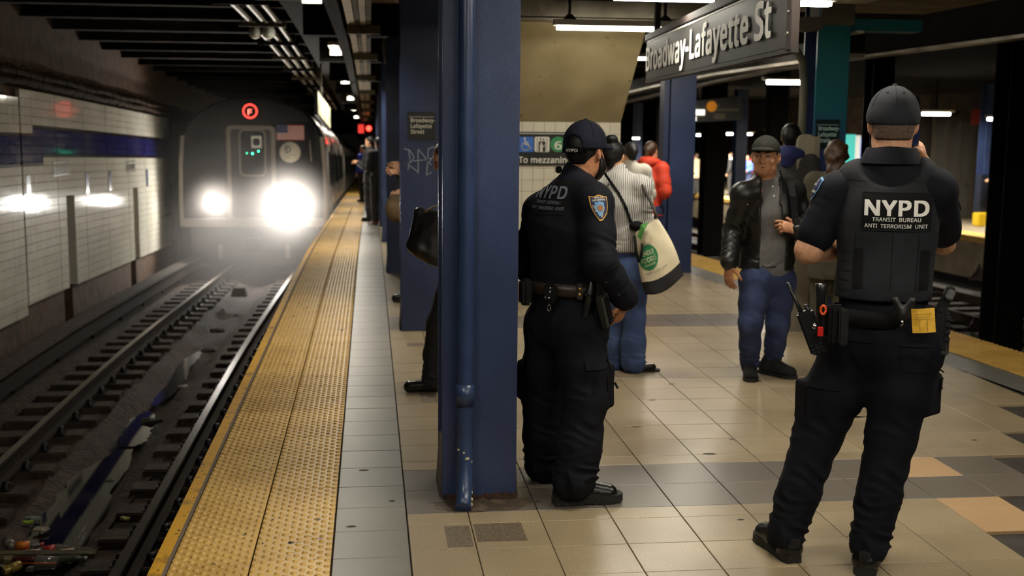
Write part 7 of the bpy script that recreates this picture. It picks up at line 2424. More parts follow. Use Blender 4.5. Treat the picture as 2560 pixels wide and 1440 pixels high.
# ---- woman in the striped shirt ----------------------------------------------------------------
def striped_woman():
    root = empty('person', (1.72, 7.85, 0), 'person with a hair bun in striped shirt and wide blue jeans, seen from behind', 'person')
    fw = _n((0.32, 0.94, 0)); rt = _n(np.cross(fw, (0, 0, 1))); up = V(0, 0, 1)
    J = dict(fw=fw, pe=at(1556, 668, 7.86), wa=at(1552, 590, 7.86), ch=at(1552, 510, 7.86), nk=at(1543, 438, 7.87), hd=at(1538, 410, 7.88),
             shL=at(1500, 462, 7.92), shR=at(1602, 466, 7.80), elL=at(1488, 560, 7.95), wrL=at(1510, 570, 8.15), elR=at(1606, 548, 7.86), wrR=at(1570, 560, 8.10),
             hiL=at(1532, 682, 7.90), hiR=at(1582, 682, 7.82), knL=at(1532, 795, 7.92), knR=at(1584, 795, 7.82), anL=at(1534, 908, 7.95), anR=at(1583, 905, 7.80))
    hc = at(1534, 392, 7.90)
    HR = axes(_n((0.55, 0.83, -0.15)))
    S = Sdf(0.007)
    body_ops(S, J, 0.88)
    head_ops(S, hc, HR, 0.92)
    hand_ops(S, J['wrR'], -rt, fw, up, 0.6, 0.9)
    hand_ops(S, J['wrL'], rt, fw, up, 0.6, 0.9)
    S.build('body', m_skin3, root)
    S = Sdf(0.006)
    S.ell(hc + HR @ V(0, -0.012, 0.022), V(0.078, 0.096, 0.092), HR, 0.02)
    S.cone(hc + HR @ V(0, -0.055, -0.02), hc + HR @ V(0, -0.05, -0.058), 0.048, 0.030, 0.02)
    S.cut(hc + HR @ V(0, 0.035, 0.02), _n(HR @ V(0, 1, -0.5)))
    S.ell(hc + HR @ V(0, -0.060, 0.108), V(0.044, 0.042, 0.036), HR, 0.012)
    S.noise = 0.002; S.nf = 60
    S.build('hair_bun', m_hairk, root)
    m_stripe = mat('striped_cotton', (214, 210, 200), 0.85)
    nt = m_stripe.node_tree
    g = nt.nodes.new('ShaderNodeNewGeometry')
    dt = nt.nodes.new('ShaderNodeVectorMath'); dt.operation = 'DOT_PRODUCT'; dt.inputs[1].default_value = (float(rt[0]), float(rt[1]), 0.08)
    nt.links.new(g.outputs['Position'], dt.inputs[0])
    nzn = nt.nodes.new('ShaderNodeTexNoise'); nzn.inputs['Scale'].default_value = 7; nt.links.new(g.outputs['Position'], nzn.inputs['Vector'])
    ma = nt.nodes.new('ShaderNodeMath'); ma.operation = 'MULTIPLY_ADD'; ma.inputs[1].default_value = 0.03; nt.links.new(nzn.outputs[0], ma.inputs[0]); nt.links.new(dt.outputs['Value'], ma.inputs[2])
    mm = nt.nodes.new('ShaderNodeMath'); mm.operation = 'PINGPONG'; mm.inputs[1].default_value = 0.0062; nt.links.new(ma.outputs[0], mm.inputs[0])
    mr_ = nt.nodes.new('ShaderNodeMapRange'); mr_.inputs[1].default_value = 0.0016; mr_.inputs[2].default_value = 0.0030; nt.links.new(mm.outputs[0], mr_.inputs[0])
    mx_ = nt.nodes.new('ShaderNodeMix'); mx_.data_type = 'RGBA'; mx_.inputs[6].default_value = lin((56, 56, 66)); mx_.inputs[7].default_value = lin((214, 210, 200)); nt.links.new(mr_.outputs[0], mx_.inputs[0])
    nt.links.new(mx_.outputs[2], nt.nodes['Principled BSDF'].inputs['Base Color'])
    S = Sdf(0.007)
    shirt_ops(S, J, 0.94, 0.024, 1.0, hem=at(1556, 612, 7.86), folds=1.3, collar=False)
    S.cone(J['nk'] - up * 0.015, J['nk'] + up * 0.028 + fw * 0.01, 0.078, 0.066, 0.012)
    S.cut(at(1556, 628, 7.86), -up)
    S.noise = 0.002
    sh = S.build('shirt', m_stripe, root)
    bs = bvh_of(sh)
    # crossbody strap
    b = MB()
    pts2 = [(1508, 428), (1525, 452), (1545, 480), (1562, 512), (1574, 545), (1580, 562)]
    vs = []
    for (px, py) in pts2:
        for o in (-4, 4):
            h = bs.ray_cast(Vector((0, 0, EYE)), Vector(ray(px + o, py)))
            p = np.array(h[0]) if h[0] else at(px + o, py, 7.75)
            vs.append(p - fw * 0.008)
    b.add(vs, [(2 * i, 2 * i + 1, 2 * i + 3, 2 * i + 2) for i in range(len(pts2) - 1)])
    b.build('bag_strap', m_vestd, root)
    S = Sdf(0.007)
    trouser_ops(S, J, 0.86, 0.018, 0.086, 0.5, 0.080)
    S.noise = 0.0015
    S.build('jeans', m_denim, root)
    for s, d in (('R', _n(V(0.97, 0.2, 0))), ('L', _n(V(0.9, 0.4, 0)))):
        q = at(1588, 930, 7.80) if s == 'R' else at(1548, 925, 7.95)
        an = V(q[0], q[1], 0.1)
        S = Sdf(0.006)
        dd = _n(d)
        h_ = V(q[0], q[1], 0) - dd * 0.05
        S.cone(h_ + up * 0.030, h_ + dd * 0.17 + up * 0.028, 0.034, 0.036, 0.02, up, 0.75)
        S.cone(h_ + dd * 0.03 + up * 0.055, h_ + dd * 0.07 + up * 0.042, 0.014, 0.02, 0.02)
        S.cut(V(0, 0, 0.010), -up)
        shh = S.build('loafer', m_boot, root)
        sole_mb(V(h_[0] + dd[0] * 0.05, h_[1] + dd[1] * 0.05, 0), dd, 0.255, 0.040, 0.012).build('shoe_sole', m_rubber, shh)
        MB().tube([h_ + dd * 0.075 + up * 0.062 + V(-dd[1], dd[0], 0) * x for x in (-0.022, 0.0, 0.022)], 0.004, 6).build('loafer_bit', m_brass, shh)
        S = Sdf(0.007)
        S.cone(h_ + dd * 0.035 + up * 0.05, h_ + dd * 0.03 + up * 0.13, 0.032, 0.034, 0.02)
        S.build('ankle', m_skin3, root)
    # canvas tote hanging at her right side
    tote = empty('tote_bag', at(1645, 735, 7.62), 'cream canvas tote bag with black base and green round print, hanging behind', 'tote bag')
    TLc, TRc, BRc, BLc = at(1588, 582, 7.66), at(1643, 545, 7.62), at(1708, 688, 7.55), at(1612, 736, 7.58)
    nrm = _n(np.cross(BRc - BLc, TLc - BLc))
    if nrm[1] > 0:
        nrm = -nrm
    def tp(u, v, side):
        bot, top = lerp(BLc, BRc, u), lerp(TLc, TRc, u)
        p = lerp(bot, top, v)
        bul = math.sin(math.pi * min(max(u, 0), 1)) ** 0.6
        p = p + nrm * side * (0.016 + 0.055 * bul * (0.35 + 0.65 * (1 - v) ** 0.7))
        edge = math.sin(math.pi * v)
        ex = _n(BRc - BLc)
        p = p + ex * (0.035 * (u - 0.35) * edge) + V(0, 0, -1) * 0.045 * math.sin(math.pi * u) * (1 - v)
        p = p + nrm * side * 0.004 * math.sin(9 * u + 5 * v) * math.sin(7 * v + 2 * u)
        return p
    m_canvas = mat('cream_canvas', (226, 212, 180), 0.85, noise=(5, (206, 192, 160), 0.4, 0.7), bump=(260, 0.2, 0.002))
    def panel(name, v0, v1, m, nv=10, nu=14):
        b = MB()
        vs, fs = [], []
        for side in (1, -1):
            o = len(vs)
            for j in range(nv + 1):
                for i in range(nu + 1):
                    vs.append(tp(i / nu, v0 + (v1 - v0) * j / nv, side))
            for j in range(nv):
                for i in range(nu):
                    q = (o + j * (nu + 1) + i, o + j * (nu + 1) + i + 1, o + (j + 1) * (nu + 1) + i + 1, o + (j + 1) * (nu + 1) + i)
                    fs.append(q if side > 0 else q[::-1])
        o = (nv + 1) * (nu + 1)
        for j in range(nv):
            for i in (0, nu):
                a = j * (nu + 1) + i
                fs.append((a, a + nu + 1, o + a + nu + 1, o + a) if i == 0 else (a, o + a, o + a + nu + 1, a + nu + 1))
        if v0 == 0:
            for i in range(nu):
                fs.append((i + 1, i, o + i, o + i + 1))
        b.add(vs, fs, True)
        return b.build(name, m, tote)
    cloth = panel('canvas', 0.2, 1.0, m_canvas)
    panel('base_panel', 0.0, 0.205, mat('black_canvas', (24, 22, 26), 0.85))
    def onb(u, v, off=0.004):
        return tp(u, v, 1) + nrm * off
    def prt(name, pts, fs, m, off=0.004):
        bm = bmesh.new()
        vs = [bm.verts.new((q[0], q[1], 0)) for q in pts]
        for q in fs:
            try: bm.faces.new([vs[i] for i in q])
            except ValueError: pass
        bmesh.ops.triangulate(bm, faces=bm.faces[:])
        for _ in range(3):
            lg = [e for e in bm.edges if e.calc_length() > 0.06]
            if not lg: break
            bmesh.ops.subdivide_edges(bm, edges=lg, cuts=1); bmesh.ops.triangulate(bm, faces=bm.faces[:])
        bm.verts.index_update()
        out = [onb(q.co.x, q.co.y, off) for q in bm.verts]
        ff = [tuple(x.index for x in f.verts) for f in bm.faces]
        bm.free()
        return MB().add(out, ff, True).build(name, m, tote)
    m_pgreen = mat('print_green', (34, 122, 72), 0.8)
    v2, f2 = fan([(0.30 + x, 0.55 + y) for (x, y) in disc(0.27, 28, 0.19)]); prt('green_disc', v2, f2, m_pgreen, 0.003)
    for (t, u0, v0, wd, hh) in (('WHOLE', 0.09, 0.585, 0.40, 0.115), ('FOODS', 0.09, 0.485, 0.42, 0.115), ('MARKET', 0.16, 0.425, 0.30, 0.055)):
        p, f = text_geo(t, hh, 0.012)
        p = p - V(p[:, 0].min(), 0); p[:, 0] *= wd / p[:, 0].max()
        prt('bag_lettering', p + V(u0, v0), f, m_canvas, 0.006)
    p, f = text_geo('NEW YORK CITY', 0.055, 0.0); p = p - V(p[:, 0].min(), 0); p[:, 0] *= 0.58 / p[:, 0].max()
    prt('bag_lettering', p + V(0.14, 0.30), f, mat('print_grey', (120, 112, 92), 0.8), 0.005)
    MB().tube([at(1643, 545, 7.60), at(1632, 515, 7.64), at(1618, 488, 7.70), at(1606, 464, 7.72), at(1598, 448, 7.80)], 0.011, 6).build('shoulder_handle', mat('handle_web', (70, 66, 60), 0.85), tote)
    MB().tube([at(1586, 590, 7.60), at(1590, 625, 7.56), at(1597, 655, 7.54), at(1604, 640, 7.53), at(1606, 610, 7.55)], 0.010, 6).build('loose_handle', m_vestd, tote)
    b = MB()
    v_ = [at(1594, 592, 7.56), at(1603, 562, 7.58), at(1622, 556, 7.57), at(1612, 575, 7.53), at(1602, 600, 7.53)]
    b.add(v_, [(0, 1, 3, 4), (1, 2, 3)]); b.add([q + V(0, 0.01, 0) for q in v_], [(4, 3, 1, 0), (3, 2, 1)])
    b.build('green_packet', mat('packet_green', (64, 124, 50), 0.5), tote)
    b = MB().cbox(at(1622, 600, 7.50), (0.022, 0.006, 0.026), axes(_n(-nrm + V(0.2, 0, 0))), 0.004)
    b.build('folded_tab', m_canvas, tote)
    b = MB()
    S = Sdf(0.008)
    S.ell(at(1592, 565, 7.72), (0.05, 0.05, 0.035), None, 0.02)
    S.build('small_black_bag', m_vestd, root)
    return root
striped_woman()

# ---- simpler figures -----------------------------------------------------------------------------
def stand_joints(base, yaw, H, arm='down', lean=0.0, stride=0.0):
    """yaw 0 faces away down the platform, positive turns left"""
    k = H / 1.75
    fw = V(-math.sin(yaw), math.cos(yaw), 0); rt = V(math.cos(yaw), math.sin(yaw), 0); up = V(0, 0, 1)
    B = V(*base)
    P = lambda x, y, z: B + rt * x * k + fw * (y + lean * max(0, z - 0.9)) * k + up * z * k
    J = dict(fw=fw, pe=P(0, 0, 0.95), wa=P(0, 0, 1.08), ch=P(0, 0, 1.28), nk=P(0, 0, 1.48), hd=P(0, 0.01, 1.58),
             shL=P(-0.17, 0, 1.42), shR=P(0.17, 0, 1.42), hiL=P(-0.085, 0, 0.90), hiR=P(0.085, 0, 0.90),
             knL=P(-0.09, 0.03 + stride, 0.49), knR=P(0.09, 0.03 - stride, 0.49), anL=P(-0.09, stride * 1.6, 0.09), anR=P(0.09, -stride * 1.6, 0.09))
    if arm == 'down':
        J.update(elL=P(-0.21, 0.0, 1.13), elR=P(0.21, 0.0, 1.13), wrL=P(-0.20, 0.09, 0.90), wrR=P(0.20, 0.09, 0.90))
    elif arm == 'phone':
        J.update(elL=P(-0.20, 0.04, 1.14), elR=P(0.20, 0.04, 1.14), wrL=P(-0.06, 0.26, 1.20), wrR=P(0.06, 0.27, 1.22))
    elif arm == 'hidden':
        J.update(elL=P(-0.19, -0.05, 1.14), elR=P(0.19, -0.05, 1.14), wrL=P(-0.08, -0.04, 1.02), wrR=P(0.08, -0.04, 1.02))
    elif arm == 'close':
        J.update(elL=P(-0.19, 0.0, 1.14), elR=P(0.19, 0.0, 1.14), wrL=P(-0.08, 0.10, 1.30), wrR=P(0.08, 0.10, 1.30))
    else:
        J.update(elL=P(-0.23, -0.02, 1.14), elR=P(0.23, -0.02, 1.14), wrL=P(-0.05, 0.20, 1.10), wrR=P(0.05, 0.20, 1.08))
    return J, P, k, fw, rt
def simple(base, yaw, H, lab, top, bottom, hair, skin, arm='down', coat=0.0, hood=None, hairlen=0.0, pony=False, h=0.012, lean=0.0, stride=0.0, shoes=None, group=None, tilt=0.0, curly=False):
    global J_floor
    root = empty('person', base, lab, 'person', group)
    J, P, k, fw, rt = stand_joints(base, yaw, H, arm, lean, stride)
    J_floor = base[2]
    hc = P(0, 0.02 + tilt * 0.06, 1.64 - tilt * 0.02)
    HR = axes(_n(fw + V(0, 0, -tilt)))
    S = Sdf(h)
    body_ops(S, J, 0.9 * k)
    head_ops(S, hc, HR, 0.98 * k, h < 0.011)
    for s in 'LR':
        d = _n(J['wr' + s] - J['el' + s])
        hand_ops(S, J['wr' + s], d, V(0, 0, 1) if arm != 'down' else rt, fw, 0.6, 1.0)
    S.build('body', skin, root)
    if hair is not None:
        S = Sdf(min(h, 0.010))
        S.ell(hc + HR @ V(0, -0.014, 0.024) * k, V(0.082, 0.100, 0.096) * k * (1.22 if curly else 1.0), HR, 0.02)
        S.cone(hc + HR @ V(0, -0.055, -0.01) * k, hc + HR @ V(0, -0.05, -0.06 - hairlen) * k, 0.055 * k, (0.04 + 0.35 * hairlen) * k, 0.03)
        S.cut(hc + HR @ V(0, 0.03, 0.02) * k, _n(HR @ V(0, 1, -0.45)))
        if pony:
            S.cone(hc + HR @ V(0, -0.11, 0.01) * k, hc + HR @ V(0, -0.12, -0.07) * k, 0.035 * k, 0.026 * k, 0.015)
        S.noise = 0.002 if not curly else 0.010
        S.nf = 60 if not curly else 55
        S.build('hair', hair, root)
    S = Sdf(h)
    hem = lerp(J['pe'], J['wa'], 0.0) if coat <= 0 else P(0, 0, 0.95 - coat)
    if coat > 0:
        S.cone(hem, J['pe'], 0.20 * k, 0.165 * k, 0.04, fw, 0.8, fold=[(0.008, 0.2, 1.0)])
    shirt_ops(S, J, 1.0 * k, 0.022, 1.0, hem=J['pe'], folds=1.0, sw=1.05)
    if coat > 0:
        S.cut(hem, V(0, 0, -1))
    S.noise = 0.002
    S.build('coat' if coat > 0 else 'jacket', top, root)
    if hood is not None:
        S = Sdf(min(h, 0.012))
        pr = None
        for a in np.linspace(-2.3, 2.3, 10):
            q = J['nk'] + (rt * math.sin(a) * 0.10 - fw * (math.cos(a) * 0.085 + 0.01)) * k + V(0, 0, 0.035 - 0.02 * (1 - math.cos(a))) * k
            if pr is not None:
                S.cone(pr, q, 0.042 * k, 0.042 * k, 0.03)
            pr = q
        S.cone(J['nk'] - fw * 0.09 * k, J['nk'] - fw * 0.09 * k - V(0, 0, 0.04 * k), 0.075 * k, 0.06 * k, 0.05)
        S.build('hood', hood, root)
    S = Sdf(h)
    trouser_ops(S, J, 0.92 * k, 0.016, 0.068, 0.8, 0.072)
    S.build('trousers', bottom, root)
    for s in 'LR':
        S = Sdf(min(h, 0.009))
        an = J['an' + s]
        S2 = V(an[0], an[1], base[2])
        d = fw
        hh = S2 - d * 0.07
        S.cone(hh + d * 0.04 + V(0, 0, 0.05), hh + d * 0.21 + V(0, 0, 0.036), 0.045, 0.040, 0.02)
        S.cone(hh + d * 0.06 + V(0, 0, 0.06), V(an[0], an[1], base[2] + 0.13), 0.045, 0.045, 0.02)
        S.cut(V(0, 0, base[2] + 0.004), V(0, 0, -1))
        S.build('shoe', shoes or m_boot, root)
    J_floor = 0.0
    return root, J, P, k, fw, rt
def ground(px, Y):
    p = at(px, 700, Y)
    return (float(p[0]), Y, float(dip(Y)))
m_blackc = mat('black_cloth', (16, 15, 16), 0.85, noise=(12, (24, 23, 24), 0.4, 0.7))
m_greyc = mat('charcoal_cloth', (48, 46, 46), 0.85)
m_redc = mat('red_parka', (216, 66, 36), 0.7, noise=(10, (188, 50, 28), 0.4, 0.7))
m_bluec = mat('royal_hood', (28, 36, 86), 0.8)
m_beigec = mat('beige_coat', (170, 146, 116), 0.85)
m_olivec = mat('olive_coat', (66, 60, 46), 0.85)
# woman in the long dark coat between the first two columns
r, J, P, k, fw, rt = simple((0.56, 7.35, 0.0), 1.45, 1.58, 'person in a long dark coat half hidden behind the nearest column, head bowed', m_blackc, m_blackc, m_hairb, m_skin, 'hidden', 0.46, hairlen=0.05, h=0.008, lean=0.06, stride=0.12, tilt=0.5)
bag = empty('handbag', at(1065, 640, 7.1), 'large black leather handbag carried beside the nearest column', 'handbag')
q = [at(1030, 612, 7.10), at(1105, 655, 7.05), at(1112, 545, 7.05), at(1048, 532, 7.12)]
S = Sdf(0.006)
c = sum(q) / 4
for a, b_ in ((0, 1), (1, 2), (2, 3), (3, 0), (0, 2), (1, 3)):
    S.cone(q[a], q[b_], 0.030 if (a, b_) != (2, 3) else 0.015, 0.030 if (a, b_) != (2, 3) else 0.015, 0.02)
S.cone(lerp(q[0], q[1], 0.3), lerp(q[3], q[2], 0.4), 0.05, 0.025, 0.05)
S.cone(lerp(q[0], q[1], 0.7), lerp(q[3], q[2], 0.7), 0.05, 0.025, 0.05)
S.build('bag_body', mat('handbag_leather', (30, 28, 27), 0.35, noise=(8, (40, 37, 35), 0.4, 0.7)), bag)
MB().tube([at(1052, 536, 7.10), at(1066, 528, 7.07), at(1082, 518, 7.05), at(1100, 512, 7.04)], 0.006, 6).build('bag_handle', mat('tan_edge', (120, 98, 60), 0.5), bag)
# person hidden by the second column: hands with phone and a brown bag
r, J, P, k, fw, rt = simple(ground(1030, 11.1), 1.35, 1.66, 'person behind the second column, only hands with phone and brown bag showing', m_blackc, m_blackc, m_hairk, m_skin3, 'close', 0.0, h=0.012)
S = Sdf(0.007)
w0 = at(1010, 436, 11.0)
S.cone(at(1040, 452, 11.1), w0, 0.045, 0.03, 0.02)
hand_ops(S, w0, _n(at(985, 425, 10.95) - w0), V(0, -0.7, 0.7), V(0, 0, 1), (0.5, 0.6, 0.7, 0.8), 1.1)
S.build('phone_hand', m_skin3, r)
ph = at(976, 414, 10.95)
tag(MB().cbox(ph, (0.040, 0.020, 0.0045), np.stack([_n(at(986, 422, 10.95) - at(966, 407, 10.95)), V(0, 1, 0), _n(np.cross(at(986, 422, 10.95) - at(966, 407, 10.95), (0, 1, 0)))], 1), 0.002).build('mobile_phone', mat('gold_phone', (150, 120, 70), 0.3)), 'gold phone held out beside the second column', 'phone')
S = Sdf(0.008)
S.ell(at(994, 522, 11.0), (0.115, 0.07, 0.13), None, 0.02)
S.cone(at(985, 495, 11.0), at(1010, 495, 11.0), 0.04, 0.04, 0.03)
S.cut(at(990, 482, 11.0), V(-0.2, 0, 1))
bg = empty('shoulder_bag', at(990, 560, 11.0), 'brown rounded shoulder bag showing left of the second column', 'handbag')
S.build('bag_body', mat('brown_bag', (104, 84, 58), 0.7, noise=(10, (78, 62, 42), 0.4, 0.7)), bg)
MB().tube([at(985, 486, 11.0), at(988, 470, 11.0), at(1003, 462, 11.0)], 0.008, 6).build('bag_handle', m_belt, bg)
S = Sdf(0.008)
hand_ops(S, at(1012, 478, 11.0), V(-0.9, 0, -0.3), V(-0.3, -0.8, 0.3), V(0, -1, 0), 0.8, 1.1)
S.build('bag_hand', m_skin3, r)
# waiting passengers down the platform edge
simple(ground(929, 23.4), 1.2, 1.66, 'person in black waiting at the platform edge near the train', m_blackc, m_blackc, m_hairk, m_skin3, 'phone', 0.15, h=0.016)
simple(ground(950, 22.0), 0.4, 1.62, 'person standing just behind the fourth column in reddish shoes', m_greyc, m_greyc, m_hairk, m_skin2, 'fold', 0.0, h=0.018, shoes=mat('red_shoe', (96, 44, 40), 0.7))
simple(ground(911, 34.0), 2.2, 1.60, 'small distant person in blue at the far platform edge', mat('bright_blue_cloth', (52, 70, 190), 0.8), m_blackc, m_hairb, m_skin, 'down', 0.0, h=0.02)
# beyond the stair block
simple(ground(1570, 11.6), 0.15, 1.50, 'person with a black ponytail, head just showing behind the striped shirt', mat('pale_top', (190, 184, 172), 0.8), m_denimd, m_hairk, m_skin3, 'fold', 0.0, pony=True, h=0.012)
r, J, P, k, fw, rt = simple(ground(1618, 12.4), -0.75, 1.50, 'person in a bright red-orange parka left of the blue column', m_redc, m_denimd, m_hairb, m_skin3, 'fold', 0.12, hood=m_redc, pony=True, h=0.012)
r, J, P, k, fw, rt = simple(ground(1962, 9.4), -0.6, 1.70, 'person with black hair and a blue hood behind the man in leather', m_greyc, m_blackc, m_hairk, m_skin2, 'fold', 0.0, hood=m_bluec, h=0.011, shoes=mat('white_trainer', (190, 186, 176), 0.6))
r, J, P, k, fw, rt = simple(ground(2076, 8.6), -0.55, 1.56, 'person with wavy brown hair partly hidden by the officer in the vest', m_olivec, m_olivec, m_hairb, m_skin3, 'fold', 0.35, hairlen=0.12, h=0.009, curly=True)
# passengers on the opposite platform
def fground(px, Y):
    p = at(px, 480, Y)
    return (float(p[0]), Y, zfar(Y))
simple(fground(1738, 45.5), 0.4, 1.62, 'distant person in a beige coat on the opposite platform', m_beigec, m_blackc, m_hairb, m_skin3, 'down', 0.25, h=0.03, group='passengers on the opposite platform')
simple(fground(1826, 44.0), 1.0, 1.66, 'distant person in dark clothes and pale scarf left of the far blue column', m_blackc, m_blackc, m_hairb, m_skin3, 'down', 0.2, hood=m_white, h=0.03, group='passengers on the opposite platform')
simple(fground(1866, 43.0), 2.6, 1.58, 'distant person in blue right of the far blue column', mat('mid_blue_cloth', (50, 76, 150), 0.8), m_denimd, m_hairk, m_skin2, 'fold', 0.0, h=0.03, group='passengers on the opposite platform')
simple(fground(1880, 44.5), 2.9, 1.66, 'distant person in a red top beside the leather jacket’s shoulder', mat('red_top', (176, 44, 40), 0.8), m_blackc, m_hairb, m_skin3, 'fold', 0.0, h=0.03, group='passengers on the opposite platform')
simple(fground(2330, 31.0), 0.0, 1.62, 'distant person in a cream jacket right of the vested officer’s ear', mat('cream_jacket', (196, 182, 150), 0.8), m_blackc, m_hairk, m_skin2, 'down', 0.0, h=0.025, group='passengers on the opposite platform')
r, J, P, k, fw, rt = simple((at(2484, 560, 26.4)[0], 26.4, zfar(26.4)), 1.9, 1.60, 'person in black with white shoes leaning by the far blue column, looking at a phone', m_blackc, m_blackc, m_hairk, m_skin3, 'phone', 0.0, h=0.02, lean=-0.12, stride=0.12, shoes=m_white, group='passengers on the opposite platform')

# ================================================================== LITTER ON THE TRACK
def tz(px, py, z=-1.44):
    r = ray(px, py)
    t = (z - EYE) / r[2]
    return np.array([r[0] * t, r[1] * t, z])
m_plank = mat('wet_plank', (82, 70, 40), 0.6, noise=(9, (52, 44, 26), 0.4, 0.65), bump=(30, 0.5, 0.01))
a, b_ = tz(0, 1387, -1.40), tz(205, 1386, -1.40)
d = _n(b_ - a)
c = (a + b_) / 2 - d * 0.15
tag(MB().cbox(c, (np.linalg.norm(b_ - a) / 2 + 0.25, 0.045, 0.02), np.stack([d, np.cross((0, 0, 1), d), V(0, 0, 1)], 1), 0.005).build('wooden_plank', m_plank), 'wet mossy plank lying across the puddle with rubbish against it', 'plank')
def bottle(px, py, axis, L, r, m_b, lab, band=None, cap=None, name='plastic_bottle', z=-1.41):
    c = tz(px, py, z)
    root = empty(name, c, lab, 'bottle', 'rubbish on the track')
    prof = [(0.0, -L / 2), (r * 0.8, -L / 2), (r, -L / 2 + 0.01), (r, L * 0.2), (r * 0.85, L * 0.30), (r * 0.4, L * 0.42), (r * 0.4, L * 0.5), (0.0, L * 0.5)]
    MB().lathe(prof, c, axis, 16).build('bottle_body', m_b, root)
    if band is not None:
        MB().lathe([(r * 1.01, -L * 0.28), (r * 1.02, -L * 0.28), (r * 1.02, L * 0.14), (r * 1.01, L * 0.14)], c, axis, 16).build('bottle_label', band, root)
    if cap is not None:
        MB().lathe([(r * 0.42, L * 0.44), (r * 0.46, L * 0.44), (r * 0.46, L * 0.53), (0.0, L * 0.53)], c, axis, 12).build('bottle_cap', cap, root)
m_clear = mat('clear_plastic', (150, 146, 136), 0.12, spec=0.8, trans=0.55)
m_orl, m_rdl = mat('orange_label', (214, 132, 24), 0.5, noise=(30, (190, 60, 30), 0.5, 0.56)), mat('red_label', (176, 34, 34), 0.5, noise=(60, (216, 120, 110), 0.55, 0.62))
bottle(64, 1364, V(1, 0.03, 0.03), 0.24, 0.032, m_clear, 'clear bottle with an orange label lying behind the plank', m_orl, m_rdl)
bottle(22, 1362, V(0.4, -0.9, 0.1), 0.20, 0.042, m_clear, 'round-ended clear bottle at the left edge behind the plank', None, None)
bottle(130, 1374, V(0.95, 0.1, 0.12), 0.20, 0.034, m_clear, 'crumpled clear bottle with a red label behind the plank', m_rdl, None)
bottle(92, 1382, V(1, 0, 0.0), 0.18, 0.026, m_clear, 'small bottle with a red and white label against the plank', mat('white_label', (200, 190, 180), 0.5, noise=(40, (200, 80, 50), 0.5, 0.56)), None)
bottle(172, 1397, V(1, 0.02, 0.02), 0.24, 0.026, mat('green_plastic', (110, 112, 96), 0.3, trans=0.3), 'long dull green bottle below the plank', None, m_white)
bottle(66, 1400, V(1, 0.0, 0.0), 0.18, 0.026, mat('dark_red_plastic', (70, 24, 22), 0.35), 'dark red bottle below the plank', None, None)
bottle(205, 1376, V(1, -0.05, 0.03), 0.15, 0.022, m_clear, 'clear bottle neck poking past the right end of the plank', None, None)
# drinks can
c = tz(30, 1420, -1.38)
can = empty('drinks_can', c, 'yellow drinks can lying at the lower left corner', 'can', 'rubbish on the track')
ax = V(0.75, 0.62, 0.12)
MB().lathe([(0.028, -0.062), (0.033, -0.056), (0.033, 0.052), (0.026, 0.062), (0.0, 0.062)], c, ax, 20).build('can_body', mat('can_yellow', (178, 156, 74), 0.3, 0.3, noise=(18, (120, 100, 50), 0.5, 0.6)), can)
MB().lathe([(0.0, -0.056), (0.020, -0.056), (0.026, -0.064), (0.029, -0.060)], c, ax, 20).build('can_end', m_chrome, can)
# clear cup with straw
c = tz(117, 1408, -1.38)
cup = empty('plastic_cup', c, 'clear plastic cup with a straw lying below the plank', 'cup', 'rubbish on the track')
ax = V(1, -0.06, 0.02)
MB().lathe([(0.055, -0.07), (0.058, -0.066), (0.042, 0.07), (0.0, 0.07)], c, ax, 20).build('cup_body', m_clear, cup)
straw = empty('drinking_straw', c, 'orange drinking straw poking through the clear cup', 'straw', 'rubbish on the track')
MB().tube([tz(42, 1409, -1.34), tz(140, 1408, -1.335)], 0.004, 6).build('straw', mat('orange_straw', (216, 92, 36), 0.5), straw)
def scrap(name, px, py, s, col, lab, cat, seed, z=-1.44, th=0.006):
    r = random.Random(seed)
    c = tz(px, py, z)
    b = MB()
    n = 9
    pts = [(s * r.uniform(0.6, 1.1) * math.cos(6.283 * k / n), s * 0.7 * r.uniform(0.6, 1.1) * math.sin(6.283 * k / n)) for k in range(n)]
    top = [c + V(p[0], p[1], th + r.uniform(0, s * 0.35)) for p in pts] + [c + V(0, 0, s * 0.4)]
    bot = [c + V(p[0], p[1], 0) for p in pts]
    b.add(top + bot, [(k, (k + 1) % n, n) for k in range(n)] + [(n + 1 + k, n + 1 + (k + 1) % n, (k + 1) % n, k) for k in range(n)])
    tag(b.build(name, mat(name + '_%d' % seed, col, 0.7)), lab, cat, 'rubbish on the track')
scrap('paper_scrap', 105, 1326, 0.07, (150, 136, 116), 'crumpled brown-white paper floating at the near end of the puddle', 'litter', 1)
scrap('wrapper', 80, 1297, 0.06, (120, 140, 132), 'silvery green wrapper left of the puddle', 'litter', 2)
scrap('wrapper', 72, 1307, 0.045, (140, 168, 40), 'bright lime wrapper left of the puddle', 'litter', 3)
scrap('leaf_scrap', 314, 1298, 0.045, (150, 146, 84), 'yellowish scrap on a tie near the right rail', 'litter', 4, -1.36)
scrap('paper_scrap', 458, 968, 0.06, (166, 162, 152), 'white paper scrap at the far end of the middle puddle', 'litter', 5)
scrap('debris_clump', 375, 1058, 0.13, (40, 34, 26), 'dark clump of debris in the long puddle', 'debris', 6, -1.47)
scrap('debris_clump', 272, 1207, 0.06, (46, 40, 32), 'small dark clump sticking out of the long puddle', 'debris', 7, -1.475)
scrap('debris_clump', 545, 830, 0.14, (38, 32, 26), 'dark debris between the rails in front of the train', 'debris', 8, -1.46)
scrap('debris_clump', 520, 880, 0.12, (34, 29, 24), 'second dark lump between the rails in front of the train', 'debris', 9, -1.46)
scrap('crumpled_film', 80, 1425, 0.06, (120, 112, 108), 'crumpled clear film at the bottom left', 'litter', 10, -1.43)
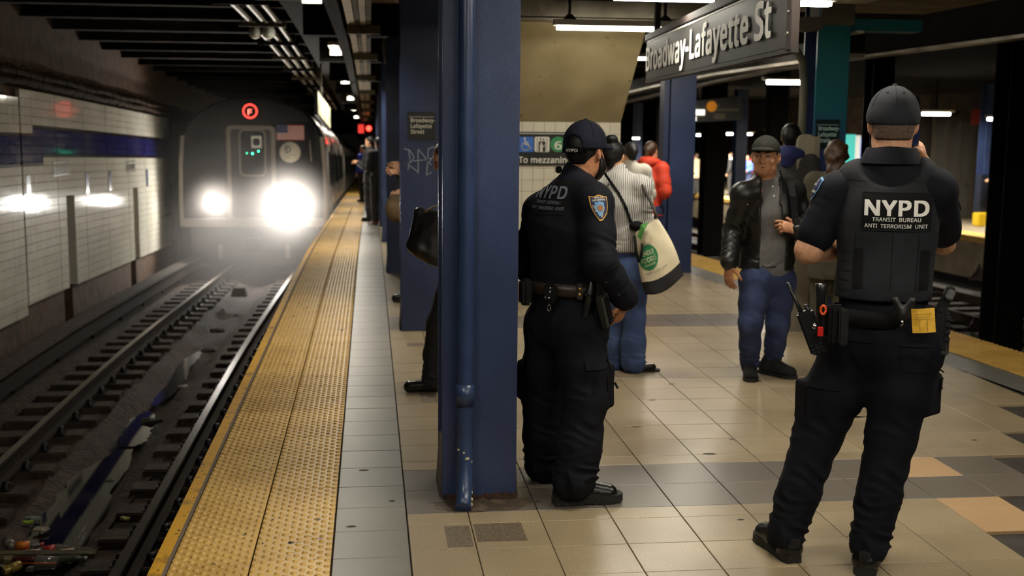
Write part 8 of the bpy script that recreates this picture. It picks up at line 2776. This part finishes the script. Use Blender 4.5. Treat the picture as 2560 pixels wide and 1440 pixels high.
scrap('carton_flap', 168, 1379, 0.06, (206, 186, 150), 'cream carton flap leaning on the plank', 'litter', 11, -1.41)
scrap('brown_paper', 12, 1402, 0.10, (88, 76, 44), 'brown sodden paper at the left edge below the plank', 'litter', 12, -1.42)
# drain box between the rails
c = tz(598, 740, -1.52)
b = MB()
b.hexa([c + V(-0.14, -0.14, 0), c + V(0.14, -0.14, 0), c + V(0.14, 0.14, 0), c + V(-0.14, 0.14, 0), c + V(-0.10, -0.10, 0.16), c + V(0.10, -0.10, 0.16), c + V(0.10, 0.10, 0.16), c + V(-0.10, 0.10, 0.16)])
tag(b.build('drain_box', mat('pale_concrete', (120, 112, 100), 0.8)), 'pale concrete block between the rails ahead of the train', 'block')
# pale litter on the right-hand track
for k, (px, py, s, lab) in enumerate([(2445, 700, 0.22, 'pale crumpled paper on the dark right-hand track'), (2434, 820, 0.10, 'small pale scrap below the right-hand yellow strip')]):
    r = ray(px, py)
    zz = -1.42
    t = (zz - EYE) / r[2]
    p = np.array([r[0] * t, r[1] * t, zz])
    b = MB()
    b.add([p + V(-s, 0, 0), p + V(s, 0.1, 0), p + V(s * 0.2, 0.05, s * 1.6), p + V(0, s, 0), p + V(-s * 0.3, 0, s * 0.8)], [(0, 1, 2), (1, 3, 2), (3, 0, 2), (0, 4, 2)])
    tag(b.build('paper_litter', mat('pale_litter', (130, 118, 112), 0.8)), lab, 'litter')
# patches worn into the floor and gum spots
m_gum = mat('trodden_gum', (66, 60, 52), 0.8)
spots = [(1830, 1098), (1780, 1135), (1770, 1134), (1852, 1299), (1680, 960), (1590, 1067), (980, 1252), (880, 1316), (910, 1175), (2436, 1100), (1630, 1000)]
for k, (px, py) in enumerate(spots):
    p = tz(px, py, 0.0006)
    v2, f2 = fan([(x * random.uniform(0.7, 1.2), y * random.uniform(0.7, 1.2)) for (x, y) in disc(0.016 + 0.008 * (k % 3), 12, 0.012)])
    MB().add([p + V(q[0], q[1], 0) for q in v2], f2).build('gum_spot', m_gum, floor)
m_patch = mat('worn_patch', (116, 102, 82), 0.6, noise=(60, (88, 76, 60), 0.4, 0.65))
for (x0, y0, x1, y1) in ((0.30, 4.55, 0.405, 4.80), (0.425, 4.60, 0.63, 4.82), (0.30, 7.02, 0.40, 7.28), (0.27, 8.85, 0.40, 8.98)):
    MB().box(x0, x1, y0, y1, 0.0, 0.0008).build('worn_patch', m_patch, floor)
m_stain = mat('dark_stain', (70, 58, 46), 0.55, noise=(14, (100, 86, 68), 0.45, 0.62))
v2, f2 = fan([(x * random.uniform(0.8, 1.15), y * random.uniform(0.8, 1.15)) for (x, y) in disc(0.24, 30, 0.10)])
MB().add([V(0.50 + q[0], 5.08 + q[1], 0.0007) for q in v2], f2).build('base_stain', m_stain, floor)
